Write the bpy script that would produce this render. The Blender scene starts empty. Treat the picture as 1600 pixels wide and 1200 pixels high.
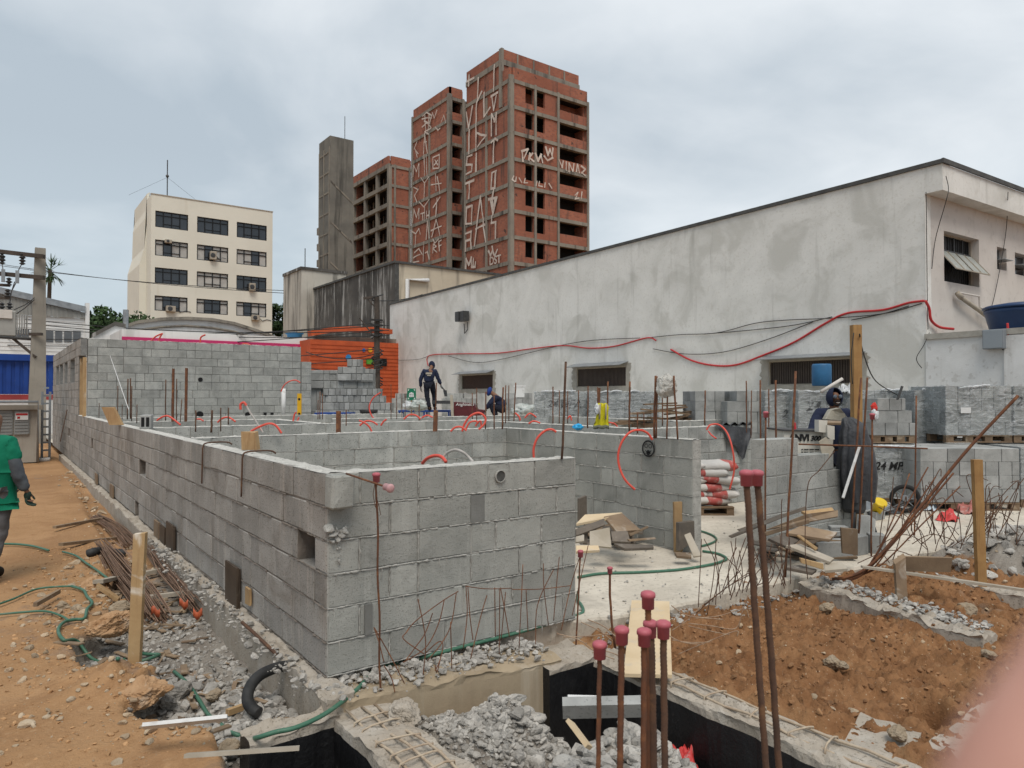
import bpy, bmesh, math, random
import numpy as np
from mathutils import Vector, Matrix, noise as mnoise
random.seed(7); rng = np.random.default_rng(7)
S = bpy.context.scene
COL = S.collection
R = math.radians
# ---------------------------------------------------------------- camera
CH = 1.67; FP = 1109.0; TH = math.atan(18/FP); YAW = R(36.1)
FW = (math.sin(YAW), math.cos(YAW)); RT = (math.cos(YAW), -math.sin(YAW))
cd = bpy.data.cameras.new('camera'); cam = bpy.data.objects.new('camera', cd); COL.objects.link(cam)
cd.sensor_width = 36; cd.lens = 36*FP/1600; cd.clip_start = .01; cd.clip_end = 3000
cam.location = (0, 0, CH); cam.rotation_euler = (R(90)+TH, 0, -YAW)
cd.dof.use_dof = True; cd.dof.focus_distance = 7.0; cd.dof.aperture_fstop = 7.5
S.camera = cam
# ---------------------------------------------------------------- light
SUN_EL, SUN_AZ = R(60), YAW + R(172)          # azimuth measured from +Y towards +X
sdir = Vector((math.sin(SUN_AZ)*math.cos(SUN_EL), math.cos(SUN_AZ)*math.cos(SUN_EL), math.sin(SUN_EL)))
ld = bpy.data.lights.new('sun', 'SUN'); ld.energy = 2.4; ld.angle = R(28); ld.color = (1, .93, .84)
lo = bpy.data.objects.new('sun', ld); COL.objects.link(lo); lo.rotation_euler = (-sdir).to_track_quat('-Z', 'Y').to_euler()
S.view_settings.view_transform = 'Standard'; S.view_settings.look = 'None'; S.view_settings.exposure = .0
S.view_settings.gamma = 1
S.cycles.use_denoising = True
S.cycles.max_bounces = 6; S.cycles.transparent_max_bounces = 12
wd = bpy.data.worlds.new('World'); S.world = wd; wd.use_nodes = True
def nd(nt, t, **kw):
    n = nt.nodes.new(t)
    for k, v in kw.items():
        if k in ('op', 'operation'): n.operation = v
        elif hasattr(n, k) and not isinstance(v, dict): setattr(n, k, v)
    return n
def mixc(nt, fac, a, b, bt='MIX'):
    n = nt.nodes.new('ShaderNodeMix'); n.data_type = 'RGBA'; n.blend_type = bt; n.clamp_factor = True
    for i, v in ((0, fac), (6, a), (7, b)):
        if hasattr(v, 'is_linked') or hasattr(v, 'links'): nt.links.new(v, n.inputs[i])
        else: n.inputs[i].default_value = v if i == 0 else (*v[:3], 1)
    return n.outputs[2]
def mth(nt, op, a, b=0., c=0., clamp=False):
    n = nt.nodes.new('ShaderNodeMath'); n.operation = op; n.use_clamp = clamp
    for i, v in enumerate((a, b, c)):
        if hasattr(v, 'links'): nt.links.new(v, n.inputs[i])
        else: n.inputs[i].default_value = v
    return n.outputs[0]
def ramp(nt, v, lo, hi, a=0., b=1.):
    n = nt.nodes.new('ShaderNodeMapRange'); n.clamp = True
    nt.links.new(v, n.inputs[0])
    for i, q in zip((1, 2, 3, 4), (lo, hi, a, b)): n.inputs[i].default_value = q
    return n.outputs[0]
def nz(nt, vec, sc, det=4, rough=.55, dist=0.):
    n = nt.nodes.new('ShaderNodeTexNoise'); n.inputs['Scale'].default_value = sc; n.inputs['Detail'].default_value = det
    n.inputs['Roughness'].default_value = rough; n.inputs['Distortion'].default_value = dist
    if vec is not None: nt.links.new(vec, n.inputs['Vector'])
    return n.outputs['Fac']
def vmul(nt, vec, s):
    n = nt.nodes.new('ShaderNodeMapping'); nt.links.new(vec, n.inputs[0]); n.inputs['Scale'].default_value = s
    return n.outputs[0]
nt = wd.node_tree; bg = nt.nodes['Background']
tc = nt.nodes.new('ShaderNodeTexCoord'); dirv = tc.outputs['Generated']
sky = nt.nodes.new('ShaderNodeTexSky'); sky.sky_type = 'NISHITA'; sky.sun_disc = False; sky.sun_elevation = SUN_EL; sky.sun_rotation = SUN_AZ
sky.air_density = 1.5; sky.dust_density = 3
skyc = mixc(nt, 1., sky.outputs[0], (.10, .10, .10), 'MULTIPLY')
sep = nt.nodes.new('ShaderNodeSeparateXYZ'); nt.links.new(dirv, sep.inputs[0])
# cloud deck: direction projected on a plane overhead, softened at the horizon
den = mth(nt, 'ADD', mth(nt, 'MAXIMUM', sep.outputs[2], 0.), .32)
cmb = nt.nodes.new('ShaderNodeCombineXYZ')
nt.links.new(mth(nt, 'DIVIDE', sep.outputs[0], den), cmb.inputs[0]); nt.links.new(mth(nt, 'DIVIDE', sep.outputs[1], den), cmb.inputs[1])
nt.links.new(mth(nt, 'MULTIPLY', sep.outputs[2], .6), cmb.inputs[2])
n1 = nz(nt, cmb.outputs[0], 1.35, 7, .5, .5); n2 = nz(nt, cmb.outputs[0], 4.2, 5, .5, .3)
cl = mth(nt, 'ADD', mth(nt, 'MULTIPLY', n1, .78), mth(nt, 'MULTIPLY', n2, .22))
dotn = nt.nodes.new('ShaderNodeVectorMath'); dotn.operation = 'DOT_PRODUCT'; nt.links.new(dirv, dotn.inputs[0]); dotn.inputs[1].default_value = (RT[0]*.62+FW[0]*.5, RT[1]*.62+FW[1]*.5, .6)
near = ramp(nt, dotn.outputs['Value'], .3, 1.)
cf = mth(nt, 'ADD', ramp(nt, cl, .38, .63), mth(nt, 'MULTIPLY', mth(nt, 'SUBTRACT', near, .4), .75), clamp=True)
lowb = ramp(nt, sep.outputs[2], .02, .30)
dark = mixc(nt, lowb, (.52, .61, .67), (.43, .495, .555))
lite = mixc(nt, lowb, (.60, .685, .745), (.71, .75, .785))
cc = mixc(nt, cf, dark, lite)
fin = mixc(nt, .93, skyc, cc)
nt.links.new(fin, bg.inputs[0]); bg.inputs[1].default_value = 1.17
# ---------------------------------------------------------------- photo pixel -> place helpers
def P(x, y, t):
    h = t*math.tan(TH+math.atan((600-y)/FP)); zc = t*math.cos(TH)+h*math.sin(TH); s = (x-800)/FP*zc
    return Vector((FW[0]*t+RT[0]*s, FW[1]*t+RT[1]*s, CH+h))
def G(x, y, z=0.): return P(x, y, (z-CH)/math.tan(TH+math.atan((600-y)/FP)))
def tX(x, X): return X/(FW[0]+RT[0]*(x-800)/FP)
def tY(x, Y): return Y/(FW[1]+RT[1]*(x-800)/FP)
def onX(x, y, X): return P(x, y, tX(x, X))
def onY(x, y, Y): return P(x, y, tY(x, Y))
def col(x, t): v = P(x, 618, t); return Vector((v.x, v.y, 0))
# ---------------------------------------------------------------- mesh builder
class MB:
    def __init__(s): s.v = []; s.f = []; s.t = []; s.m = []; s.M = None; s.mi = 0
    def add(s, vs, fs, tint=.5):
        b = len(s.v)
        for p in vs:
            p = Vector(p)
            if s.M is not None: p = s.M @ p
            s.v.append(tuple(p)); s.t.append(tint)
        for f in fs: s.f.append([b+i for i in f]); s.m.append(s.mi)
        return s
    def box(s, x0, x1, y0, y1, z0, z1, tint=.5, j=0.):
        vs = [(x, y, z) for x in (x0, x1) for y in (y0, y1) for z in (z0, z1)]
        if j: vs = [tuple(c+random.uniform(-j, j) for c in p) for p in vs]
        return s.add(vs, [(0, 1, 3, 2), (4, 6, 7, 5), (0, 4, 5, 1), (2, 3, 7, 6), (0, 2, 6, 4), (1, 5, 7, 3)], tint)
    def cbox(s, x0, x1, y0, y1, z0, z1, c=.006, tint=.5, j=0.):
        vs = []; idx = {}
        X = (x0, x1); Y = (y0, y1); Z = (z0, z1)
        for i in (0, 1):
            for k in (0, 1):
                for l in (0, 1):
                    jx = random.uniform(-j, j); jy = random.uniform(-j, j); jz = random.uniform(-j, j)
                    sx = c if i == 0 else -c; sy = c if k == 0 else -c; sz = c if l == 0 else -c
                    x, y, z = X[i]+jx, Y[k]+jy, Z[l]+jz
                    for a, p in enumerate(((x, y+sy, z+sz), (x+sx, y, z+sz), (x+sx, y+sy, z))):
                        idx[(i, k, l, a)] = len(vs); vs.append(p)
        F = []
        g = lambda i, k, l, a: idx[(i, k, l, a)]
        for i in (0, 1): F.append([g(i, 0, 0, 0), g(i, 0, 1, 0), g(i, 1, 1, 0), g(i, 1, 0, 0)][::(1 if i == 0 else -1)])
        for k in (0, 1): F.append([g(0, k, 0, 1), g(1, k, 0, 1), g(1, k, 1, 1), g(0, k, 1, 1)][::(1 if k == 0 else -1)])
        for l in (0, 1): F.append([g(0, 0, l, 2), g(0, 1, l, 2), g(1, 1, l, 2), g(1, 0, l, 2)][::(1 if l == 0 else -1)])
        for i in (0, 1):
            for k in (0, 1): F.append([g(i, k, 0, 0), g(i, k, 0, 1), g(i, k, 1, 1), g(i, k, 1, 0)])
            for l in (0, 1): F.append([g(i, 0, l, 0), g(i, 0, l, 2), g(i, 1, l, 2), g(i, 1, l, 0)])
        for k in (0, 1):
            for l in (0, 1): F.append([g(0, k, l, 1), g(0, k, l, 2), g(1, k, l, 2), g(1, k, l, 1)])
        for i in (0, 1):
            for k in (0, 1):
                for l in (0, 1): F.append([g(i, k, l, 0), g(i, k, l, 1), g(i, k, l, 2)])
        return s.add(vs, F, tint)
    def tube(s, pts, r, n=8, cap=True, tint=.5, ell=1.):
        pts = [Vector(p) for p in pts]; N = len(pts); rr = r if hasattr(r, '__len__') else [r]*N
        vs = []; up = None
        for i, p in enumerate(pts):
            d = (pts[min(i+1, N-1)]-pts[max(i-1, 0)]).normalized()
            if up is None: up = d.orthogonal().normalized()
            up = (up-d*up.dot(d)); up = up.normalized() if up.length > 1e-6 else d.orthogonal().normalized()
            q = d.cross(up)
            for k in range(n):
                a = 2*math.pi*k/n; vs.append(tuple(p+(up*math.cos(a)+q*math.sin(a)*ell)*rr[i]))
        fs = [(i*n+k, i*n+(k+1) % n, (i+1)*n+(k+1) % n, (i+1)*n+k) for i in range(N-1) for k in range(n)]
        if cap: fs += [tuple(range(n))[::-1], tuple(range((N-1)*n, N*n))]
        return s.add(vs, fs, tint)
    def lathe(s, c, prof, n=20, tint=.5, ax=None):
        c = Vector(c); vs = []; m = ax.to_track_quat('Z', 'Y').to_matrix() if ax is not None else None
        for (r, z) in prof:
            for k in range(n):
                a = 2*math.pi*k/n; v = Vector((r*math.cos(a), r*math.sin(a), z)); vs.append(tuple(c+(m @ v if m else v)))
        N = len(prof)
        fs = [(i*n+k, i*n+(k+1) % n, (i+1)*n+(k+1) % n, (i+1)*n+k) for i in range(N-1) for k in range(n)]
        fs += [tuple(range(n))[::-1], tuple(range((N-1)*n, N*n))]
        return s.add(vs, fs, tint)
    def chunk(s, c, r, flat=.75, tint=None):
        # an angular broken lump: an icosahedron cut about by random planes
        vs = []
        q = Matrix.Rotation(random.uniform(0, 6.3), 3, 'Z') @ Matrix.Rotation(random.uniform(-.6, .6), 3, 'X')
        ax = (random.uniform(.7, 1.3), random.uniform(.6, 1.1), flat*random.uniform(.6, 1.1))
        pl = [(Vector((random.gauss(0, 1), random.gauss(0, 1), random.gauss(0, 1))).normalized(), random.uniform(.38, .72)) for _ in range(7)]
        for p in ICO_V:
            p = Vector(p)
            for nn, dd in pl:
                e = p.dot(nn)-dd
                if e > 0: p = p-nn*e
            p = q @ Vector((p.x*ax[0], p.y*ax[1], p.z*ax[2]))*r
            vs.append(tuple(p+Vector(c)))
        return s.add(vs, ICO_F, random.random() if tint is None else tint)
    def build(s, name, mat, parent=None, smooth=False, bevel=0.):
        me = bpy.data.meshes.new(name); me.from_pydata(s.v, [], s.f)
        mats = mat if isinstance(mat, (list, tuple)) else [mat]
        for m in mats: me.materials.append(m)
        if len(mats) > 1: me.polygons.foreach_set('material_index', s.m)
        a = me.attributes.new('tint', 'FLOAT', 'POINT'); a.data.foreach_set('value', s.t)
        if smooth: me.polygons.foreach_set('use_smooth', [True]*len(me.polygons))
        me.validate(); me.update()
        bm = bmesh.new(); bm.from_mesh(me); bmesh.ops.recalc_face_normals(bm, faces=bm.faces); bm.to_mesh(me); bm.free()
        o = bpy.data.objects.new(name, me); COL.objects.link(o)
        if bevel:
            b = o.modifiers.new('b', 'BEVEL'); b.width = bevel; b.segments = 1; b.limit_method = 'ANGLE'
        if parent is not None:
            o.parent = parent; o.matrix_parent_inverse = Matrix.Translation(-parent.location) if parent.type == 'EMPTY' and not parent.parent else Matrix.Identity(4)
        return o
_b = bmesh.new(); bmesh.ops.create_icosphere(_b, subdivisions=2, radius=1); _b.verts.ensure_lookup_table()
ICO_V = [tuple(v.co) for v in _b.verts]; ICO_F = [tuple(v.index for v in f.verts) for f in _b.faces]; _b.free()
def tag(o, label=None, cat=None, group=None, kind=None):
    kind = kind or 'thing'
    for k, v in (('label', label), ('category', cat), ('group', group), ('kind', kind)):
        if v: o[k] = v
    return o
def thing(name, loc, label, cat, group=None):
    o = bpy.data.objects.new(name, None); COL.objects.link(o); o.location = Vector(loc); o.empty_display_size = .1
    return tag(o, label, cat, group)
def frame(p0, d, z=0.):
    d = Vector((d[0], d[1], 0)).normalized()
    return Matrix(((d.x, -d.y, 0, p0[0]), (d.y, d.x, 0, p0[1]), (0, 0, 1, z), (0, 0, 0, 1)))
def text(s, size, M, mat, name, parent, ext=.002, bold=0., shear=0.):
    cu = bpy.data.curves.new(name, 'FONT'); cu.body = s; cu.size = size; cu.extrude = ext; cu.offset = bold; cu.shear = shear; cu.align_x = 'LEFT'
    o = bpy.data.objects.new(name, cu); COL.objects.link(o); dg = bpy.context.evaluated_depsgraph_get(); dg.update()
    me = bpy.data.meshes.new_from_object(o.evaluated_get(dg)); me.transform(M); bpy.data.objects.remove(o); bpy.data.curves.remove(cu)
    me.materials.clear(); me.materials.append(mat)
    q = bpy.data.objects.new(name, me); COL.objects.link(q)
    if parent is not None: q.parent = parent; q.matrix_parent_inverse = Matrix.Translation(-parent.location) if parent.type == 'EMPTY' and not parent.parent else Matrix.Identity(4)
    return q
def wallM(p, right, up=(0, 0, 1)):
    r = Vector(right).normalized(); u = Vector(up).normalized(); n = r.cross(u)
    return Matrix(((r.x, u.x, n.x, p[0]), (r.y, u.y, n.y, p[1]), (r.z, u.z, n.z, p[2]), (0, 0, 0, 1)))
# ---------------------------------------------------------------- materials
def M(name, c, c2=None, sc=4., rough=.85, bump=.25, bs=70., bd=.006, spots=None, streak=None, tint=0., metal=0., patch=None, ribs=None, spec=.3, trans=0.):
    m = bpy.data.materials.new(name); m.use_nodes = True; t = m.node_tree; b = t.nodes['Principled BSDF']
    tcn = t.nodes.new('ShaderNodeTexCoord'); v = tcn.outputs['Object']
    if c2 is None: c2 = tuple(x*.8 for x in c)
    big = nz(t, v, sc, 5, .6, .3)
    o = mixc(t, ramp(t, big, .35, .66), c, c2)
    if patch: o = mixc(t, ramp(t, nz(t, v, patch[1], 4, .6, .8), patch[2], patch[2]+.12, 0, patch[3] if len(patch) > 3 else 1.), o, patch[0])
    if streak:
        cs, am, zs, th = streak
        s1 = nz(t, vmul(t, v, (zs, zs, zs*.07)), 1., 5, .65)
        o = mixc(t, ramp(t, s1, th, th+.16, 0, am), o, cs)
    if spots: o = mixc(t, ramp(t, nz(t, v, spots[1], 2, .5), spots[2], spots[2]+.07, 0, spots[3] if len(spots) > 3 else .8), o, spots[0])
    if tint:
        at = t.nodes.new('ShaderNodeAttribute'); at.attribute_name = 'tint'
        k = mth(t, 'ADD', mth(t, 'MULTIPLY', at.outputs['Fac'], tint), 1-tint/2)
        cn = t.nodes.new('ShaderNodeCombineColor')
        for i in range(3): t.links.new(k, cn.inputs[i])
        o = mixc(t, 1., o, cn.outputs[0], 'MULTIPLY')
    t.links.new(o, b.inputs['Base Color'])
    b.inputs['Roughness'].default_value = rough; b.inputs['Metallic'].default_value = metal; b.inputs['Specular IOR Level'].default_value = spec
    if bump:
        h = mth(t, 'ADD', nz(t, v, bs, 6, .7), mth(t, 'MULTIPLY', nz(t, v, bs*.14, 4, .6), 1.2))
        if ribs:
            w = t.nodes.new('ShaderNodeTexWave'); w.wave_type = 'BANDS'; w.bands_direction = ribs[1]; w.inputs['Scale'].default_value = ribs[0]; w.inputs['Distortion'].default_value = ribs[2] if len(ribs) > 2 else 0
            t.links.new(v, w.inputs['Vector']); h = mth(t, 'ADD', h, mth(t, 'MULTIPLY', w.outputs['Fac'], 1.5))
        bn = t.nodes.new('ShaderNodeBump'); bn.inputs['Strength'].default_value = bump; bn.inputs['Distance'].default_value = bd
        t.links.new(h, bn.inputs['Height']); t.links.new(bn.outputs[0], b.inputs['Normal'])
    return m
m_blkF = M('block_front', (.27, .275, .255), (.345, .345, .32), 3, .95, .9, 120, .006, spots=((.10, .10, .09), 120, .60, .5), streak=((.44, .44, .41), .5, 9, .55), tint=.30, patch=((.19, .195, .18), 2.2, .55, .5))
m_blkL = M('block_dusty', (.262, .25, .23), (.345, .33, .308), 2.5, .95, .9, 120, .006, spots=((.09, .08, .07), 90, .59, .7), streak=((.47, .42, .37), .5, 10, .54), tint=.30, patch=((.19, .165, .14), 1.5, .53, .6))
m_blkG = M('block_grey', (.275, .285, .272), (.37, .375, .355), 5, .95, .8, 90, .006, spots=((.10, .10, .095), 75, .60, .7), streak=((.46, .47, .46), .4, 8, .57), tint=.28, patch=((.20, .205, .195), 1.6, .54, .5))
m_mort = M('mortar', (.34, .335, .31), (.46, .45, .42), 12, .95, 1., 150, .008, spots=((.14, .135, .12), 90, .60, .6))
m_mortD = M('mortar_grey', (.16, .16, .155), (.23, .23, .22), 12, .95, 1., 120, .006)
m_mortL = M('mortar_dusty', (.15, .13, .11), (.23, .20, .175), 12, .95, 1., 120, .006)
m_grout = M('grout', (.58, .57, .53), (.44, .43, .40), 14, .95, 1., 90, .012, spots=((.26, .26, .24), 40, .60, .6))
m_beam = M('beam_concrete', (.34, .295, .24), (.43, .39, .335), 5, .93, .8, 80, .01, spots=((.15, .13, .10), 60, .60, .6), streak=((.5, .48, .44), .4, 7, .55))
m_form = M('formed_concrete', (.36, .29, .20), (.28, .22, .15), 3, .85, .5, 90, .005, streak=((.48, .43, .35), .5, 6, .54))
m_tar = M('bitumen', (.006, .006, .007), (.012, .012, .013), 9, .42, .8, 45, .008, spots=((.10, .095, .09), 16, .70, .6), spec=.4)
m_rub = M('rubble_grey', (.335, .315, .285), (.46, .44, .405), 9, .97, 1., 70, .012, spots=((.17, .17, .165), 45, .58, .6), tint=.55)
m_rubT = M('rubble_tan', (.46, .38, .28), (.38, .28, .18), 9, .97, 1., 70, .012, tint=.5)
m_rust = M('rust', (.15, .062, .032), (.10, .050, .032), 25, .9, .6, 200, .002, patch=((.23, .10, .045), 12, .52, .8))
m_rustD = M('rust_dark', (.075, .045, .033), (.12, .065, .04), 20, .9, .6, 200, .002, patch=((.19, .10, .05), 9, .56, .7))
m_cap = M('cap_plastic', (.42, .10, .125), (.36, .085, .11), 30, .55, .15, 60, .002, patch=((.30, .20, .19), 22, .66, .5), spec=.45)
m_capP = M('cap_faded', (.52, .30, .30), (.42, .24, .25), 30, .6, .15, 60, .002, spec=.4)
m_cond = M('conduit', (.68, .085, .055), (.58, .075, .05), 6, .5, .12, 60, .002, patch=((.62, .30, .25), 9, .62, .6), ribs=(90, 'Z', 2), spec=.45)
m_hose = M('hose', (.035, .12, .075), (.06, .15, .10), 20, .5, .15, 60, .002, patch=((.20, .20, .15), 8, .58, .6), spec=.45)
m_blackpipe = M('black_pipe', (.02, .021, .022), (.04, .04, .04), 12, .6, .3, 40, .004, patch=((.16, .15, .13), 7, .58, .5))
m_wood = M('timber', (.42, .29, .15), (.32, .20, .10), 3, .8, .5, 40, .004, streak=((.22, .13, .06), .6, 40, .52), patch=((.55, .46, .34), 2.5, .60, .7), tint=.3)
m_ply = M('pale_ply', (.60, .48, .32), (.52, .40, .25), 3, .75, .3, 60, .003, patch=((.46, .41, .34), 6, .56, .6), tint=.2)
m_plyD = M('stained_ply', (.09, .078, .066), (.15, .125, .10), 6, .75, .6, 50, .004, patch=((.30, .28, .25), 7, .62, .6), tint=.5)
m_plyB = M('old_board', (.25, .18, .115), (.17, .12, .08), 4, .85, .6, 50, .004, patch=((.38, .34, .29), 5, .57, .6), tint=.5)
m_grayboard = M('grey_board', (.40, .36, .30), (.32, .28, .22), 5, .85, .5, 50, .004, tint=.3)
m_white = M('render_white', (.71, .705, .675), (.60, .595, .565), .9, .93, .5, 45, .008, streak=((.24, .235, .21), .42, 3.2, .585), patch=((.53, .525, .49), .9, .50, .8), spots=((.52, .50, .45), 14, .58, .35))
m_white2 = M('whitewash', (.66, .665, .66), (.56, .56, .55), 1.6, .93, .6, 40, .008, streak=((.40, .39, .37), .5, 3, .58), spots=((.44, .43, .41), 9, .60, .6))
m_patch = M('rough_cement', (.30, .285, .25), (.40, .38, .34), 5, .97, .9, 50, .01)
m_trimD = M('roof_edge', (.05, .05, .05), (.09, .09, .085), 4, .7, .2)
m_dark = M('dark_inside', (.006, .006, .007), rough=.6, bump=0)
m_metalD = M('dark_metal', (.045, .048, .052), (.075, .075, .075), 9, .5, .2, 60, .002, metal=.3)
m_zinc = M('zinc_sheet', (.30, .32, .335), (.20, .215, .23), 4, .45, .2, 40, .003, metal=.4)
m_cream = M('cream_paint', (.70, .68, .595), (.64, .62, .54), .2, .85, .15, 8, .01, streak=((.42, .36, .25), .3, .8, .60))
m_glass = M('window_glass', (.012, .016, .022), (.025, .03, .04), .6, .12, 0, spec=.8)
m_curt = M('curtain', (.47, .46, .43), (.36, .355, .34), 1.2, .8, .2, 8, .02)
m_black = M('black_frame', (.010, .011, .013), rough=.5, bump=0)
def brickmat(name, c1, c2, mort):
    m = bpy.data.materials.new(name); m.use_nodes = True; t = m.node_tree; b = t.nodes['Principled BSDF']
    tcn = t.nodes.new('ShaderNodeTexCoord'); s = t.nodes.new('ShaderNodeSeparateXYZ'); t.links.new(tcn.outputs['Object'], s.inputs[0])
    cb = t.nodes.new('ShaderNodeCombineXYZ'); t.links.new(mth(t, 'ADD', s.outputs[0], s.outputs[1]), cb.inputs[0]); t.links.new(s.outputs[2], cb.inputs[1])
    br = t.nodes.new('ShaderNodeTexBrick'); t.links.new(cb.outputs[0], br.inputs['Vector']); br.inputs['Scale'].default_value = 1
    br.inputs['Brick Width'].default_value = .42; br.inputs['Row Height'].default_value = .22; br.inputs['Mortar Size'].default_value = .02
    br.inputs['Color1'].default_value = (*c1, 1); br.inputs['Color2'].default_value = (*c2, 1); br.inputs['Mortar'].default_value = (*mort, 1)
    v = tcn.outputs['Object']
    o = mixc(t, ramp(t, nz(t, v, .18, 5, .6), .42, .62, 0, .75), br.outputs[0], (c1[0]*.62, c1[1]*.62, c1[2]*.65))
    o = mixc(t, ramp(t, nz(t, vmul(t, v, (.7, .7, .09)), 1.4, 5, .7), .53, .68, 0, .8), o, (.045, .035, .03))
    o = mixc(t, ramp(t, nz(t, v, 1.3, 3, .5), .66, .70, 0, .8), o, (.05, .03, .025))
    t.links.new(o, b.inputs['Base Color']); b.inputs['Roughness'].default_value = .93
    return m
m_brick = brickmat('red_brick', (.35, .118, .066), (.25, .08, .048), (.23, .13, .095))
m_conc = M('frame_concrete', (.26, .235, .195), (.19, .17, .145), .5, .93, .2, 6, .02, streak=((.045, .042, .038), .9, 1.2, .52))
m_concD = M('tower_concrete', (.125, .12, .108), (.18, .172, .15), .4, .93, .3, 5, .02, streak=((.03, .03, .028), .9, .7, .50))
m_stain = M('stained_render', (.075, .07, .064), (.13, .122, .11), .5, .93, .3, 5, .02, streak=((.60, .59, .56), .95, 2.6, .545), patch=((.035, .033, .03), .25, .5, .6))
m_stainW = M('stained_cream', (.52, .46, .36), (.44, .385, .30), .5, .93, .3, 5, .02, streak=((.10, .09, .08), .85, 1.3, .55))
m_paint = M('graffiti_paint', (.60, .54, .48), (.44, .35, .30), 1.2, .9, 0)
# ================================================================ ground
_VT = {}
def vnoise(X, Y, sc, seed):
    if seed not in _VT: _VT[seed] = np.random.default_rng(seed).random((256, 256))
    T = _VT[seed]
    x = X*sc; y = Y*sc; xi = np.floor(x).astype(int); yi = np.floor(y).astype(int); fx = x-xi; fy = y-yi
    fx = fx*fx*(3-2*fx); fy = fy*fy*(3-2*fy)
    g = lambda a, b: T[a % 256, b % 256]
    return (g(xi, yi)*(1-fx)+g(xi+1, yi)*fx)*(1-fy)+(g(xi, yi+1)*(1-fx)+g(xi+1, yi+1)*fx)*fy-.5
def fbm(X, Y, sc, seed, o=5, g=.55):
    s = 0; a = 1
    for i in range(o): s = s+a*vnoise(X+i*3.7, Y-i*1.9, sc*2**i, seed+i); a *= g
    return s
def sst(x, a, b): t = np.clip((x-a)/(b-a), 0, 1); return t*t*(3-2*t)
def sbox(X, Y, x0, x1, y0, y1, s): return sst(X, x0-s, x0+s)*(1-sst(X, x1-s, x1+s))*sst(Y, y0-s, y0+s)*(1-sst(Y, y1-s, y1+s))
def edgeX(Y): return np.interp(Y, [0, 1, 3.6, 4.1, 4.5, 4.75, 5.2, 5.6, 6.1, 6.6, 8, 10, 14, 20, 30], [.8, .85, .9, .95, .70, .62, .86, .50, .46, .8, .95, 1.1, 1.25, 1.4, 1.5])
def hgt(X, Y, detail=True):
    n1 = fbm(X, Y, 1.1, 11, 4); n2 = fbm(X, Y, 5, 21, 5, .6)
    z = -.14+.035*n1+.012*n2
    e = X-edgeX(Y)+.10*fbm(X, Y, 3.5, 31, 4)
    grav = sst(e, -.02, .06)*(1-sst(X, 1.9, 2.0))*(1-sst(Y, 24, 30))
    z = z-grav*(.15*np.clip(1.25-(Y-5)*.09, .25, 1.2))+grav*.05*n2
    # mounds and lumps by the plateau edge
    z = z+.13*np.exp(-(((X-.62)/.26)**2+((Y-5.15)/.22)**2))*(1+.8*n2)+.06*np.exp(-(((X-.25)/.4)**2+((Y-6.3)/.5)**2))
    z = z+.10*np.exp(-(((X-1.28)/.22)**2+((Y-4.35)/.25)**2))*(1+n2)
    # rough dug soil to the right
    rs = sst(X, 3.45, 3.6)*(1-sst(Y, 3.95, 4.1))
    c1 = fbm(X, Y, 2.2, 41, 3); c2 = np.abs(fbm(X, Y, 9, 51, 5, .62)); c3 = fbm(X, Y, 22, 61, 3, .6)
    z = z*(1-rs)+rs*(-.13+.13*c1+.10*c2+.05*c3+.03*np.abs(fbm(X, Y, 16, 65, 3, .7)))
    z = z+rs*.10*sbox(X, Y, 6.1, 7.4, 2.7, 3.5, .35)
    # rubble and mud heap at the far right
    z = z+.28*np.exp(-(((X-9.2)/1.4)**2+((Y-3.0)/.45)**2))*(1+.9*n2)*sst(X, 7, 8)
    # pits
    pit = sbox(X, Y, 1.86, 3.26, -3, 3.72, .012); hole = sbox(X, Y, 1.10, 1.54, -3, 3.74, .012)
    z = z-.50*pit-1.0*hole
    # heaps in the pit
    heapA = .47*np.exp(-((np.abs(X-2.32)/.46)**3+(np.abs(Y-3.45)/.42)**3))*(1+.3*n2+.3*n1)
    heapB = .34*np.exp(-((np.abs(X-2.62)/.56)**3+(np.abs(Y-2.5)/.62)**3))*(1+.5*n2+.5*n1)
    z = z+pit*np.maximum(heapA, heapB)
    sh = sbox(X, Y, 4.1, 4.35, 1.76, 1.93, .03); z = z-.28*sh
    slab = sst(X, 1.66, 1.72)*sst(Y, 3.98, 4.1); z = z*(1-slab)+slab*(-.22)
    if not detail: return z
    gm = np.clip(grav+pit+hole, 0, 1); 
    dust = sst(fbm(X, Y, .9, 71, 5)+.55*np.exp(-((X-.35)/.3)**2)*sst(Y, 5.6, 5.9)*(1-sst(Y, 7, 8)), .12, .38)*.6
    br = np.clip(rs*1.0, 0, 1)
    edge_soil = grav*np.maximum(sst(fbm(X, Y, 1.6, 81, 4), -.1, .2)*(1-sst(X, 1.15, 1.45)), sst(Y, 6.5, 9)*.9)
    heap2 = sst(X, 7.6, 8.4)*sst(Y, 2.3, 2.7)*(1-sst(Y, 3.6, 3.8))
    return z, np.clip(gm-edge_soil*.8+dust*.5+heap2, 0, 1), br*(1-heap2)
def axis(a, b, st, lo, hi):
    m = list(np.arange(a, b, st)); d = st; x = m[-1]
    while x < hi: d *= 1.22; x += d; m.append(x)
    d = st; x = a; pre = []
    while x > lo: d *= 1.22; x -= d; pre.append(x)
    return np.array(pre[::-1]+m)
xs = axis(-.4, 7.6, .022, -900, 900); ys = axis(1.1, 7.2, .022, -900, 900)
GX, GY = np.meshgrid(xs, ys); GZ, GM, GB = hgt(GX, GY)
far = sst(np.hypot(GX, GY), 30, 60); GZ = GZ*(1-far)+far*(-.12)
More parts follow.
